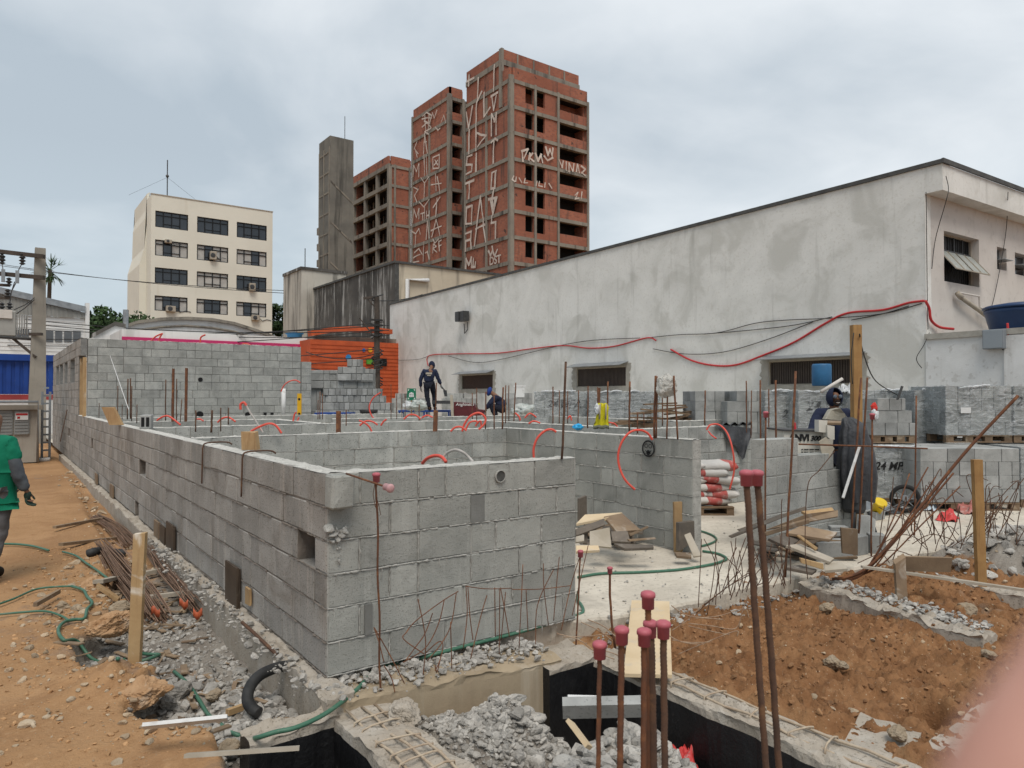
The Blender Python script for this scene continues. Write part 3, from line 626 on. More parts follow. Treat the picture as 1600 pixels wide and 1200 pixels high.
# tall walls at the far end
tY1 = 19.2; wops = []
for (xa, xb, ya, yb) in ((80, 83, 593, 606), (87, 91.5, 591, 606), (92.5, 98, 588, 604), (100, 105, 586, 603), (109, 116.5, 582, 602), (122, 131, 577, 645)):
    s1, s0 = sy(xa)-tY1, sy(xb)-tY1; wops.append((s0, s1, 1.2 if yb > 640 else 2.0, 2.6 if yb < 640 else 2.6))
tl = block_wall('tall block wall with a row of window openings at the far left', (XL, tY1), (XL, 28.6), -.14, 0, 9, m_blkL, m_mortD, z0=1.2, openings=wops, seed=61, group=None)
bb = MB()
for (s0, s1, a, e) in wops[5:]:
    bb.box(XL+.03, XL+.09, tY1+s1-.1, tY1+s1-.005, a, e-.05); bb.box(XL-.02, XL+.05, tY1+s0+.01, tY1+s0+.08, a, e-.08)
bb.build('timber_jamb', m_wood, tl)
tf = block_wall('tall grey block wall facing the camera at the far end', (XL+.15, tY1), (onY(470, 600, tY1).x, tY1), 0, .14, 15, m_blkG, m_mortD, seed=63, group=None)
block_wall('end pier of the tall grey wall rising beside the block stack', (onY(470, 600, tY1).x+.01, tY1-.02), (onY(486, 600, tY1).x, tY1-.02), 0, .4, 13, m_blkG, m_mortD, seed=65, group=None, grout=False)
bb = MB()
for (x, y, r) in ((313, 593, .055), (312, 648, .09), (241, 657, .07), (387, 648, .07)):
    q = onY(x, y, tY1); bb.lathe((q.x, tY1-.004, q.z), [(r, 0), (r, .008)], 18, ax=Vector((0, -1, 0)))
for (x, y) in ((414, 648), (425, 648)):
    q = onY(x, y, tY1); bb.box(q.x-.04, q.x+.04, tY1-.012, tY1+.004, q.z-.06, q.z+.06)
bb.build('duct_hole', m_dark, tf)
# plywood covers leaning on the long wall's ports
def board_on_long(xa, xb, ya, yb, label, mat, out=.03):
    y1, y0 = sy(xa), sy(xb); zt, zb = zX(xb, ya), zX(xb, yb); b = MB()
    b.box(XL-out-.012, XL-out+.004, y0, y1, zb, zt, .4, .004); b.box(XL-out+.005, XL-.012, y1-.03, y1-.005, zb+.01, zt-.01, .9, .003); b.box(XL-out+.005, XL-.012, y0+.005, y0+.03, zb+.01, zt-.01, .9, .003)
    o = b.build('cover_board', mat); tag(o, label, 'board', 'plywood boards on the long wall')
m_film = M('film_ply', (.045, .032, .022), (.07, .05, .035), 8, .5, .2, 50, .003, patch=((.16, .13, .10), 5, .60, .6))
board_on_long(361, 380, 887, 955, 'dark film faced board nearest the corner on the long wall', m_film)
board_on_long(392, 398, 920, 946, 'small light wood strip right of the nearest dark board', m_wood, .02)
board_on_long(267, 279, 822, 866, 'largest of the three boards set close together on the long wall', m_film)
board_on_long(257, 265, 824, 851, 'middle of the three boards set close together on the long wall', m_film)
board_on_long(248, 255, 816, 842, 'leftmost of the three boards, pale brown, low on the long wall', m_plyB)
board_on_long(176, 181, 759, 779, 'small brown board low on the far part of the long wall', m_plyB, .02)
board_on_long(152, 155.5, 741, 757, 'farthest small brown board on the long wall', m_plyB, .02)
# ================================================================ white building on the right
wa = Vector((16.45, 7.19)); wb = Vector((17.62, 35.6)); wdv = (wb-wa).normalized(); wn = Vector((-wdv.y, wdv.x))   # wn points to the site (-X)
WM = frame((wa.x, wa.y), wdv)                                                     # local: x along the wall away, y = towards the site
def onW(px, py, off=0.):
    # point of the white wall's plane under a pixel
    u = (px-800)/FP; d = Vector((FW[0]+RT[0]*u, FW[1]+RT[1]*u)); a = wa+wn*off; t = a.dot(wn)/d.dot(wn); return P(px, py, t)
def sW(p): return (Vector((p.x, p.y))-wa).dot(wdv)
LW = (wb-wa).length; zroof = 6.67
wr = thing('warehouse_building', (wa.x, wa.y, 0), 'large building with stained white side wall and dark roof edge', 'building')
wins = [(720, 770, 584, 608), (900, 978, 572, 604), (1200, 1345, 558, 600)]
wr_ops = []
for (xa, xb, ya, yb) in wins:
    a = onW(xa, 600); e = onW(xb, 600); zt = onW(xb, ya).z; zb = onW(xb, yb).z; wr_ops.append((sW(e), sW(a), zb, zt))
def walled(b, L, w0, w1, z0, z1, ops):
    xsn = sorted(set([0, L]+[o[0] for o in ops]+[o[1] for o in ops]))
    for a, e in zip(xsn, xsn[1:]):
        mid = (a+e)/2; oo = [o for o in ops if o[0] < mid < o[1]]; zz = z0
        for o in sorted(oo, key=lambda q: q[2]):
            if o[2] > zz: b.box(a, e, w0, w1, zz, o[2])
            zz = o[3]
        if zz < z1: b.box(a, e, w0, w1, zz, z1)
b = MB(); b.M = WM; walled(b, LW, -.25, 0, -.1, zroof-.001, wr_ops); b.build('side_wall', m_white, wr)
b = MB(); b.M = WM; b.box(-.02, LW+.1, -.32, .05, zroof, zroof+.09); b.box(-.375, -.02, -.32, .05, zroof, zroof+.09)
b.box(-.42, -.376, -14, .05, zroof, zroof+.10); b.build('roof_edge', m_trimD, wr)
b = MB(); b.M = WM; b.box(LW-.2, LW, -14, -.251, -.1, zroof-.01); b.box(.2, LW-.2, -14, -13.8, -.1, zroof-.01); b.box(.01, LW-.01, -13.99, -.27, zroof-.15, zroof-.02); b.build('roof_slab', m_patch, wr)
zs = onW(1447, 303).z
b = MB(); b.M = WM; b.box(-.372, -.002, -14, .0, zs, zroof-.002); b.build('overhang', m_white, wr)
# end wall facing the camera side
def onE(px, py, off=0.):
    u = (px-800)/FP; d = Vector((FW[0]+RT[0]*u, FW[1]+RT[1]*u)); a = wa-wdv*off; t = a.dot(wdv)/d.dot(wdv); return P(px, py, t)
def wE(p): return -(Vector((p.x, p.y))-wa).dot(wn)
EM = frame((wa.x, wa.y), -wn)   # local x = away to the right, y = +wdv inside
eops = []
for (xa, xb, ya, yb) in ((1476, 1531, 360, 446), (1559, 1574, 385, 420), (1587, 1612, 394, 428)):
    a = wE(onE(xa, 400)); e = wE(onE(xb, 400)); eops.append((a, e, onE(xa, (yb+432)/2 if xa < 1500 else yb).z, onE(xa, ya).z))
m_beige = M('render_beige', (.60, .565, .53), (.52, .485, .45), .8, .93, .4, 45, .008, streak=((.40, .37, .34), .4, 2.2, .56), spots=((.46, .43, .40), 6, .6, .5))
b = MB(); b.M = EM @ Matrix.Translation((.2505, 0, 0)); walled(b, 13.7, -.003, .247, -.1, zs-.001, [(p-.2505, q-.2505, r, u) for p, q, r, u in eops]); b.build('end_wall', m_beige, wr)
# windows of the end wall
for i, (a, e, z0, z1) in enumerate(eops):
    b = MB(); b.M = EM; w = e-a; t = .035
    b.box(a, e, .16, .20, z0, z0+t); b.box(a, e, .16, .20, z1-t, z1); b.box(a, a+t, .16, .20, z0+t, z1-t); b.box(e-t, e, .16, .20, z0+t, z1-t)
    fr = b.build('window', m_grayboard if i == 0 else m_zinc, wr)
    b = MB(); b.M = EM
    if i == 0:
        zm = z0+(z1-z0)*.66; b.box(a+t, e-t, .165, .195, zm, zm+.03); nb = 17
        for k in range(nb): x = a+t+(w-2*t)*(k+.5)/nb; b.box(x-.006, x+.006, .2, .212, z0+t, z1-t)
        for k in (1, 2, 3): x = a+w*k/4; b.box(x-.012, x+.012, .166, .196, zm+.03, z1-t)
        b.build('bars', m_metalD, fr)
        for k in range(2):                                                        # two panes tilted outwards
            b = MB(); b.M = EM; xa_ = a+t+(w-2*t)*k*.5; xb_ = xa_+(w-2*t)*.5; zh = zm-.02; ln = .62; c_, s_ = math.cos(R(38)), math.sin(R(38))
            T = lambda x, q, th=0: (x, .15-q*s_-th*c_, zh-q*c_+th*s_)
            b.add([T(xa_, 0), T(xb_, 0), T(xb_, ln), T(xa_, ln), T(xa_, 0, .012), T(xb_, 0, .012), T(xb_, ln, .012), T(xa_, ln, .012)], [(0, 1, 2, 3), (7, 6, 5, 4), (0, 1, 5, 4), (1, 2, 6, 5), (2, 3, 7, 6), (3, 0, 4, 7)])
            b.build('pane', M('ribbed_glass', (.30, .32, .30), (.38, .40, .38), 5, .25, .4, 60, .004), fr)
            b = MB(); b.M = EM
            for (p, q) in ((T(xa_, 0, .02), T(xa_, ln, .02)), (T(xb_, 0, .02), T(xb_, ln, .02)), (T(xa_, ln, .02), T(xb_, ln, .02)), (T((xa_+xb_)/2, 0, .02), T((xa_+xb_)/2, ln, .02))): b.tube([p, q], .014, 4)
            b.build('sash', m_grayboard, fr)
    else:
        b.box(a+t, e-t, .17, .18, z0+t, z1-t); b.build('pane', m_glass, fr)
        b = MB(); b.M = EM; zz = (z0+z1)/2-.05; b.box(a+.02, e-.02, -.16, .17, zz, zz+.012); b.build('sash', m_zinc, fr)
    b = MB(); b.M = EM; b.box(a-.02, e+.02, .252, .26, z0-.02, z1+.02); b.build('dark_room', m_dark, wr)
# low louvred windows of the side wall with sheet awnings
for i, (a, e, z0, z1) in enumerate(wr_ops):
    b = MB(); b.M = WM; t = .03
    b.box(a, e, -.10, -.05, z0, z0+t); b.box(a, e, -.10, -.05, z1-t, z1); b.box(a, a+t, -.10, -.05, z0+t, z1-t); b.box(e-t, e, -.10, -.05, z0+t, z1-t)
    fr = b.build('window', m_grayboard, wr)
    b = MB(); b.M = WM; x = a+t
    while x < e-t: b.box(x, x+.05, -.09, -.075, z0+t, z1-t); x += .068
    b.build('louvre', M('brown_louvre', (.045, .033, .027), (.06, .045, .035), 6, .5, .1), fr)
    b = MB(); b.M = WM; b.box(a+t, e-t, -.14, -.13, z0+t, z1-t); b.build('backing', m_dark, fr)
    b = MB(); b.M = WM; ov = .12; hh = .13 if i < 2 else .10
    b.add([(a-ov, .003, z1+.02+hh), (e+ov, .003, z1+.02+hh), (e+ov, .42, z1+.02), (a-ov, .42, z1+.02), (a-ov, .003, z1+.035+hh), (e+ov, .003, z1+.035+hh), (e+ov, .43, z1+.035), (a-ov, .43, z1+.035)], [(0, 1, 2, 3), (7, 6, 5, 4), (0, 1, 5, 4), (1, 2, 6, 5), (2, 3, 7, 6), (3, 0, 4, 7)])
    b.build('awning', m_zinc, wr)
    # the patched, chipped render round each opening
    b = MB(); b.M = WM; rr = random.Random(i); N = 60; pts = []
    for k in range(N):
        u = k/N*4; sd = int(u); f = u-sd; jx = rr.uniform(.14, .27); jz = rr.uniform(.10, .22)
        if sd == 0: p = (a-.2+(e-a+.4)*f, z0-jz)
        elif sd == 1: p = (e+jx, z0-.15+(z1-z0+.25)*f)
        elif sd == 2: p = (e+.2-(e-a+.4)*f, z1+jz*.6)
        else: p = (a-jx, z1+.1-(z1-z0+.25)*f)
        pts.append(p)
    ins = []
    for k in range(N):
        u = k/N*4; sd = int(u); f = u-sd
        ins.append([(a+(e-a)*f, z0), (e, z0+(z1-z0)*f), (e-(e-a)*f, z1), (a, z1-(z1-z0)*f)][sd])
    vs = [(p[0], .006, p[1]) for p in pts]+[(p[0], .006, p[1]) for p in ins]+[(p[0], -.02, p[1]) for p in pts]
    b.add(vs, [(k, (k+1) % N, N+(k+1) % N, N+k) for k in range(N)]+[(k, (k+1) % N, 2*N+(k+1) % N, 2*N+k) for k in range(N)]); b.build('patched_surround', m_patch, wr)
# twin lamp fitting on the side wall
q = onW(730, 495); sl = sW(q)
lf = thing('flood_light', q, 'small twin box flood light high on the white side wall', 'lamp'); b = MB(); b.M = WM
b.box(sl-.18, sl+.22, .004, .10, q.z-.03, q.z+.03); b.box(sl+.02, sl+.34, .10, .45, q.z-.22, q.z+.22); b.box(sl-.34, sl-.02, .10, .40, q.z-.22, q.z+.22); b.build('lamp_box', m_metalD, lf)
b = MB(); b.M = WM; b.tube([(sl-.1, .05, q.z-.25), (sl-.16, .08, q.z-.6), (sl+.1, .08, q.z-.75), (sl+.2, .05, q.z-.3)], .02, 6); b.build('lamp_cable', m_metalD, lf)
# low annexe in front of the building, with its parapet
zan = onW(1452, 522).z; yan = -sW(onW(1604, 560))
an = thing('annexe_wall', (wa.x-.1, wa.y-yan, 0), 'low whitewashed wall with pilaster and concrete cap by the right edge', 'wall')
b = MB(); b.M = WM; b.box(-yan, -.002, -.25, .03, -.1, zan-.12); b.box(-yan-.001, -yan+.35, .03, .10, -.1, zan-.14); b.build('wall_face', m_white2, an)
b = MB(); b.M = WM; b.box(-yan-.05, .0, -.3, .08, zan-.12, zan); b.box(-yan, -.002, -9, -.3, zan-.2, zan-.06); b.build('coping', m_patch, an)
# ---- small things on those walls
def wall_cable(name, label, pts, r, mat, cat, off=.03, group=None):
    P3 = [Vector(onW(x, y, off)) for x, y in pts]; Q = []
    for i in range(len(P3)-1):
        for k in range(8):
            a = P3[max(i-1, 0)]; p = P3[i]; c = P3[i+1]; d = P3[min(i+2, len(P3)-1)]; t = k/8
            Q.append(.5*((2*p)+(c-a)*t+(2*a-5*p+4*c-d)*t*t+(3*p-a-3*c+d)*t**3))
    Q.append(P3[-1]); b = MB(); b.tube(Q, r, 7); o = b.build(name, mat, None, True); return tag(o, label, cat, group)
m_redc = M('red_cable', (.50, .03, .03), (.42, .025, .03), 6, .45, .1, 40, .003, spec=.4)
m_blk = M('black_cable', (.02, .02, .02), (.03, .03, .03), 9, .6, 0)
wall_cable('red_cable', 'long thin red cable running along the white wall, left part', [(669, 572), (670, 556), (710, 553), (775, 552), (830, 545), (880, 540), (920, 544), (960, 541), (1010, 528), (1025, 532)], .022, m_redc, 'cable')
wall_cable('red_cable', 'sagging bright red cable on the white wall up to the corner', [(1048, 546), (1080, 563), (1115, 571), (1150, 570), (1190, 556), (1240, 535), (1290, 505), (1325, 489), (1380, 484), (1420, 473), (1444, 470)], .026, m_redc, 'cable')
for k, pts in enumerate([[(610, 563), (650, 562), (668, 557)], [(1010, 528), (1060, 523), (1120, 520), (1180, 505), (1230, 500), (1300, 497), (1380, 490), (1440, 474)], [(1100, 522), (1170, 516), (1240, 508), (1300, 495)], [(1020, 545), (1070, 553), (1130, 550), (1200, 530), (1270, 503)], [(700, 556), (740, 566), (780, 562), (900, 535), (1000, 528)], [(1330, 500), (1380, 490), (1420, 478)]]):
    wall_cable('black_cable', 'thin black wire slung loosely along the white wall', pts, .010, m_blk, 'cable', .035, 'black wires on the white wall')
def free_cable(name, label, pts, r, mat, cat, group=None, n=7, sub=8):
    P3 = [Vector(p) for p in pts]; Q = []
    for i in range(len(P3)-1):
        for k in range(sub):
            a = P3[max(i-1, 0)]; p = P3[i]; c = P3[i+1]; d = P3[min(i+2, len(P3)-1)]; t = k/sub
            Q.append(.5*((2*p)+(c-a)*t+(2*a-5*p+4*c-d)*t*t+(3*p-a-3*c+d)*t**3))
    Q.append(P3[-1]); b = MB(); b.tube(Q, r, n); o = b.build(name, mat, None, True); return tag(o, label, cat, group)
free_cable('red_cable', 'red cable dropping round the building corner onto the annexe roof', [onE(1446, 470, .05), onE(1452, 482, .06), onE(1455, 500, .06), onE(1468, 511, .08), onE(1490, 514, .2)], .03, m_redc, 'cable')
for pts, l in (([(1478, 275), (1482, 295), (1478, 315), (1462, 372), (1456, 420)], 'thin black wire hanging from the roof corner'), ([(1575, 300), (1573, 350), (1566, 400), (1552, 470), (1543, 490)], 'thin black wire hanging beside the small windows')):
    free_cable('black_cable', l, [onE(x, y, (.05 if y > 320 else .45)) for x, y in pts], .008, m_blk, 'cable')
for pts, l in (([(1447, 300), (1448, 380), (1449, 470), (1450, 515)], 'thin black wire running down the building corner'), ([(1452, 520), (1443, 540), (1432, 560), (1440, 575)], 'loose black wire dangling below the building corner')):
    free_cable('black_cable', l, [onE(x, y, .04) for x, y in pts], .008, m_blk, 'cable')
b = MB(); pp = [onE(1502, 465, .12), onE(1530, 485, .14), onE(1562, 510, .16)]; b.tube(pp, .05, 10); b.tube([onE(1496, 458, .1), onE(1502, 465, .12)], .06, 10); tag(b.build('drain_pipe', m_grayboard, None, True), 'slanting grey drain pipe under the tilted window', 'pipe')
b = MB(); b.tube([onE(1497, 457, .1), onE(1530, 463, .1), onE(1531, 480, .1), onE(1548, 490, .1), onE(1549, 480, .1), onE(1566, 478, .1)], .022, 8); tag(b.build('water_pipe', m_beige, None), 'thin cream water pipe with elbows below the tilted window', 'pipe')
# electric box
q = onW(1558, 531, .03); sl = sW(q); b = MB(); b.M = WM; eb = thing('electric_box', q, 'grey metal electric box on the whitewashed wall', 'electric box')
b.cbox(sl-.19, sl+.19, .032, .22, q.z-.19, q.z+.20, .01); b.build('box_body', M('box_grey', (.21, .235, .26), (.19, .215, .24), 3, .5, .05), eb)
b = MB(); b.M = WM; b.cbox(sl-.175, sl+.175, .221, .228, q.z-.175, q.z+.185, .004); b.build('box_door', M('box_door', (.25, .28, .305), (.23, .26, .285), 3, .5, .05), eb)
wall_cable('black_cable', 'black cable dropping straight down from the electric box', [(1566, 546), (1574, 552), (1574, 580), (1574, 608)], .010, m_blk, 'cable', .04)
wall_cable('red_cable', 'short red cord hanging right of the electric box', [(1574, 505), (1575, 518), (1574, 532)], .022, m_redc, 'cable', .05)
wall_cable('black_cable', 'loop of black cable right of the electric box', [(1575, 530), (1583, 528), (1584, 540), (1577, 546), (1574, 538)], .010, m_blk, 'cable', .05)
# blue tank
tk = onW(1594, 505, -.9); tz = zan-.05; m_tank = M('tank_blue', (.018, .05, .13), (.015, .04, .11), 4, .4, .1, 20, .004, spec=.4)
t = thing('water_tank', (tk.x, tk.y, tz), 'dark blue plastic water tank on the annexe roof', 'water tank')
b = MB(); b.lathe((tk.x, tk.y, tz), [(.50, 0), (.53, .05), (.62, .42), (.64, .44), (.64, .50), (.61, .52)], 36); b.build('tank_body', m_tank, t, True)
b = MB(); b.lathe((tk.x, tk.y, tz+.521), [(.67, 0), (.67, .04), (.6, .07), (.3, .12), (.12, .13), (.0, .13)], 36); b.build('tank_lid', m_tank, t, True)
# ================================================================ buildings in the background
def AB(b, x0, x1, y0, y1, z0, z1): b.box(min(x0, x1), max(x0, x1), min(y0, y1), max(y0, y1), min(z0, z1), max(z0, z1))
def stroke(b, pts, w, n, out):
    # flat painted line of width w through 3D points on a wall with normal n
    n = Vector(n)
    for p, q in zip(pts, pts[1:]):
        p = Vector(p); q = Vector(q); d = (q-p)
        if d.length < 1e-4: continue
        d.normalize(); s = d.cross(n).normalized()*w/2; e = d*w*.35; L_ = (q-p).length; K_ = max(1, int(L_/.9)); ws = [random.uniform(.55, 1.15) for _ in range(K_+1)]; os_ = [random.uniform(-.07, .07) for _ in range(K_+1)]
        cs = [(p-e).lerp(q+e, k_/K_)+s*(os_[k_]/(w/2)) for k_ in range(K_+1)]; b.add([tuple(c_+s*w_*g_+n*out) for c_, w_ in zip(cs, ws) for g_ in (1, -1)], [(2*k_, 2*k_+2, 2*k_+3, 2*k_+1) for k_ in range(K_)])
def zpx(px, y, t): return P(px, y, t).z
m_inn = M('inner_shade', (.022, .019, .017), (.015, .013, .012), .5, .95, 0)  # shade put into the colour: near-black inner walls and floors darken the openings
class Tower:
    def __init__(s, label, px, t, xl, xr, ytop, yf0, sp, nf, cols_l, name='unfinished_tower'):
        c = col(px, t); s.X = c.x; s.Y = c.y; s.t = t
        s.W = col(xr, tY(xr, s.Y)).x-s.X; s.D = col(xl, tX(xl, s.X)).y-s.Y
        s.zt = P(px, ytop, t).z; s.z0 = P(px, yf0, t).z; s.sp = sp; s.nf = nf
        s.root = thing(name, (s.X, s.Y, 0), label, 'tower', 'unfinished brick towers'); s.fr = MB(); s.br = MB(); s.sl = MB(); s.dk = MB()
        s.fz = [s.z0-k*sp for k in range(nf)]      # z of each beam centre, from the top
        s.zb = 0.
    def left_closed(s, ncol):
        X, Y, D = s.X, s.Y, s.D
        AB(s.br, X+.12, X+.42, Y+.3, Y+D-.3, 0, s.zt)
        for z in s.fz: AB(s.fr, X-.0, X+.5, Y+.35, Y+D-.35, z-.21, z+.21)
        for k in range(ncol+1): y = Y+D*k/ncol; AB(s.fr, X-.03, X+.55, y-.14+(.14 if k == 0 else -.14 if k == ncol else 0), y+.14+(.14 if k == 0 else -.14 if k == ncol else 0), 0, s.zt-(.9 if k in (0, ncol) else 2.0))
    def front(s, bays, ncolpx):
        # bays: list of (x0, x1, kind); kind None closed, ('w', f0, f1) an opening between fractions of the storey
        X, Y = s.X, s.Y
        for (a, e, kd) in bays:
            if kd is None: AB(s.br, a, e, Y+.12, Y+.42, 0, s.zt)
            else:
                AB(s.br, a, e, Y+.12, Y+.42, s.z0+.28, s.zt)
                for z in s.fz:
                    AB(s.br, a, e, Y+.12, Y+.42, z-s.sp+.2, z-s.sp+.2+(s.sp-.45)*kd[1])
                    if kd[2] < 1: AB(s.br, a, e, Y+.12, Y+.42, z-s.sp+.2+(s.sp-.45)*kd[2], z-.2)
        for z in s.fz: AB(s.fr, X+.5, X+s.W-.1, Y, Y+.5, z-.20, z+.20)
        for x in ncolpx: AB(s.fr, x-.14, x+.14, Y-.03, Y+.55, 0, s.z0+.3)
    def done(s, back=True):
        X, Y, W, D = s.X, s.Y, s.W, s.D
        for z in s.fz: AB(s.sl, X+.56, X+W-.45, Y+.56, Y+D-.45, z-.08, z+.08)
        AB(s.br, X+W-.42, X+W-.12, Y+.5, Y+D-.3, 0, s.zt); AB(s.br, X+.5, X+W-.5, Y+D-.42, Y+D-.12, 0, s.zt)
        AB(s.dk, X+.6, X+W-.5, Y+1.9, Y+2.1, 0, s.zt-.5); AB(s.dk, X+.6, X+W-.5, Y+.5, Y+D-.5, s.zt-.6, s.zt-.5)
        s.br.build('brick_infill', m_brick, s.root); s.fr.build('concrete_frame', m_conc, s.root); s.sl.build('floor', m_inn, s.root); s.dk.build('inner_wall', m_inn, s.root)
    def paint(s, lines, side='L', w=.29, out=.05):
        b = MB()
        for ln in lines:
            pts = [onX(x, y, s.X) if side == 'L' else onY(x, y, s.Y) for x, y in ln]
            stroke(b, pts, w, (-1, 0, 0) if side == 'L' else (0, -1, 0), out)
        b.build('graffiti', m_paint, s.root)
# -- tallest
T = Tower('tallest red brick unfinished tower covered in tall graffiti', 797, 76, 725, 920, 102, 124, 2.83, 12, 2)
T.left_closed(2); xp = lambda p: onY(p, 300, T.Y).x
T.front([(T.X+.5, xp(822), None), (xp(822), xp(835), ('w', .28, 1)), (xp(835), xp(839), None), (xp(839), xp(852.5), ('w', .28, 1)), (xp(852.5), xp(874), None), (xp(874), xp(918), ('w', .45, 1)), (xp(918), xp(920)-.1, None)], [xp(797)+.2, xp(837), xp(873), xp(919.5)])
# cap storey, set back from the front face, flush with the left face
zc = P(783, 76, 77.5).z; yc = onX(782.5, 120, T.X).y; xr = onY(904.5, 118, yc).x
AB(T.br, T.X+.12, xr, yc, yc+.3, T.zt-3, zc); AB(T.br, T.X+.12, T.X+.42, yc+.31, T.Y+T.D-.3, T.zt, zc); AB(T.br, xr-.3, xr, yc+.31, T.Y+T.D, T.zt, zc); AB(T.br, T.X+.45, xr-.31, T.Y+T.D-.42, T.Y+T.D-.12, T.zt, zc)
for zz in (P(783, 97, 77.5).z,): AB(T.fr, T.X, T.X+.5, yc+.45, T.Y+T.D-.3, zz-.3, zz+.3); AB(T.fr, T.X+.3, xr+.05, yc-.12, yc-.002, zz-.3, zz+.3)
AB(T.fr, T.X-.03, T.X+.3, yc-.15, yc+.35, T.zt-4, zc+.02)
for k in range(1, 5): xx = T.X+(xr-T.X)*k/5; AB(T.fr, xx-.1, xx+.1, yc-.06, yc-.003, T.zt, zc-.1)
T.done()
g = []
g += [[(733, 118), (733, 134)], [(730, 127), (741, 122)], [(748, 122), (746, 158), (753, 143)], [(773, 102), (772, 142)], [(757, 145), (757, 182), (766, 168)], [(768, 150), (778, 144)], [(769, 154), (772, 172), (776, 150)], [(729, 176), (733, 200), (739, 166)], [(745, 160), (744, 235)], [(769, 178), (768, 212)], [(769, 180), (773, 190), (776, 177), (776, 210)], [(734, 203), (733, 240)], [(746, 208), (760, 212), (747, 229)], [(772, 220), (771, 255)], [(768, 222), (774, 216), (778, 219)],
      [(738, 243), (730, 246), (729, 258), (738, 258), (737, 268), (729, 272)], [(745, 240), (744, 268)], [(728, 287), (741, 282)], [(734, 285), (733, 310)], [(776, 266), (769, 270), (768, 295), (774, 294), (775, 270)], [(772, 296), (770, 308)], [(729, 325), (738, 322), (737, 350), (728, 350), (729, 325)], [(742, 384), (751, 307), (759, 378)], [(744, 357), (758, 351)], [(764, 312), (777, 308)], [(767, 313), (771, 335), (776, 310)], [(770, 312), (771, 326), (774, 311)],
      [(769, 338), (768, 348), (775, 347), (774, 372)], [(728, 366), (737, 362), (736, 374), (728, 376), (728, 392)], [(736, 374), (737, 388)], [(728, 420), (729, 404), (733, 414), (737, 402), (737, 418)], [(740, 404), (739, 418), (743, 417), (743, 410)], [(764, 392), (767, 400), (770, 392), (774, 400), (777, 390)], [(770, 385), (771, 398)]]
T.paint(g); T.paint([[(815, 236), (817, 252)], [(815, 237), (825, 234), (819, 247)], [(828, 240), (826, 250)], [(832, 240), (827, 246), (834, 252)], [(836, 240), (840, 252), (845, 241), (847, 254)], [(853, 230), (856, 243), (859, 233), (862, 244), (864, 232)], [(850, 244), (855, 250), (863, 246)]], 'F', .24)
T.paint([[(873, 250), (878, 262), (880, 252)], [(884, 253), (884, 266)], [(888, 268), (889, 255), (895, 268), (896, 256)], [(900, 268), (902, 257), (905, 270)], [(908, 259), (914, 264), (908, 270), (914, 274)]], 'F', .2)
T.paint([[(802, 275), (800, 281), (804, 283)], [(807, 277), (806, 284)], [(811, 278), (815, 285)], [(820, 279), (819, 286), (824, 286)], [(838, 283), (837, 290)], [(843, 284), (842, 291), (847, 291)], [(852, 286), (851, 293)], [(857, 287), (862, 294)], [(898, 305), (903, 301), (898, 311), (904, 310)], [(909, 300), (908, 311)]], 'F', .15)
pl = wallM(onX(765, 414.5, T.X)+Vector((-.05, 0, 0)), (0, -1, 0)); text('DST', 1.25, pl, m_paint, 'graffiti', T.root, bold=.03)
# -- middle
T = Tower('middle height brick tower with dense white graffiti', 700, 87, 642, 727, 133.5, 152, 2.83, 11, 2)
T.left_closed(2); xp = lambda p: onY(p, 300, T.Y).x
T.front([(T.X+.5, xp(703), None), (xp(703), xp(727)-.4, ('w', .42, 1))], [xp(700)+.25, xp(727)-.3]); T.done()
g = [[(661, 182), (667, 176), (675, 180), (672, 192), (663, 190)], [(660, 198), (668, 192), (674, 200), (664, 206), (670, 210)], [(664, 180), (666, 206)], [(671, 178), (669, 208)], [(660, 186), (675, 184)], [(662, 240), (664, 208), (668, 240)], [(663, 222), (667, 222)], [(664, 275), (663, 242)], [(666, 242), (668, 276)], [(646, 276), (647, 258), (651, 268), (655, 256), (655, 276)], [(652, 222), (648, 232), (654, 240)], [(650, 237), (652, 246)], [(658, 278), (664, 286), (671, 276)], [(664, 286), (663, 312)], [(647, 292), (654, 296), (648, 306), (652, 316)],
     [(677, 246), (687, 242), (686, 262), (677, 264), (677, 246)], [(680, 250), (684, 258)], [(684, 250), (679, 258)], [(681, 272), (682, 298)], [(674, 289), (690, 286)], [(684, 276), (688, 302)], [(656, 316), (663, 324), (671, 312)], [(664, 322), (664, 345)], [(645, 348), (647, 327), (651, 340), (655, 326), (655, 342)], [(683, 310), (681, 338)], [(677, 324), (688, 308)], [(658, 334), (664, 332)], [(661, 334), (661, 344)], [(667, 330), (667, 342)], [(671, 330), (671, 341)], [(667, 337), (671, 336)],
     [(644, 361), (650, 366), (655, 358), (657, 366)], [(650, 368), (649, 386)], [(666, 374), (668, 346), (671, 372)], [(675, 370), (682, 343), (688, 368)], [(674, 360), (690, 354)], [(677, 374), (680, 380), (686, 374)], [(648, 394), (655, 388), (660, 398)], [(646, 403), (657, 398)], [(663, 378), (662, 408)], [(665, 395), (668, 393), (671, 405)], [(677, 395), (678, 382), (682, 384), (677, 388), (683, 394)], [(690, 376), (686, 378), (687, 392)], [(686, 385), (690, 383)], [(646, 410), (655, 408)]]
T.paint(g, w=.2)
T.paint([[(690, 190), (694, 180), (697, 192)], [(681, 198), (685, 204), (688, 200)], [(676, 176), (679, 184), (683, 172)]], w=.18)
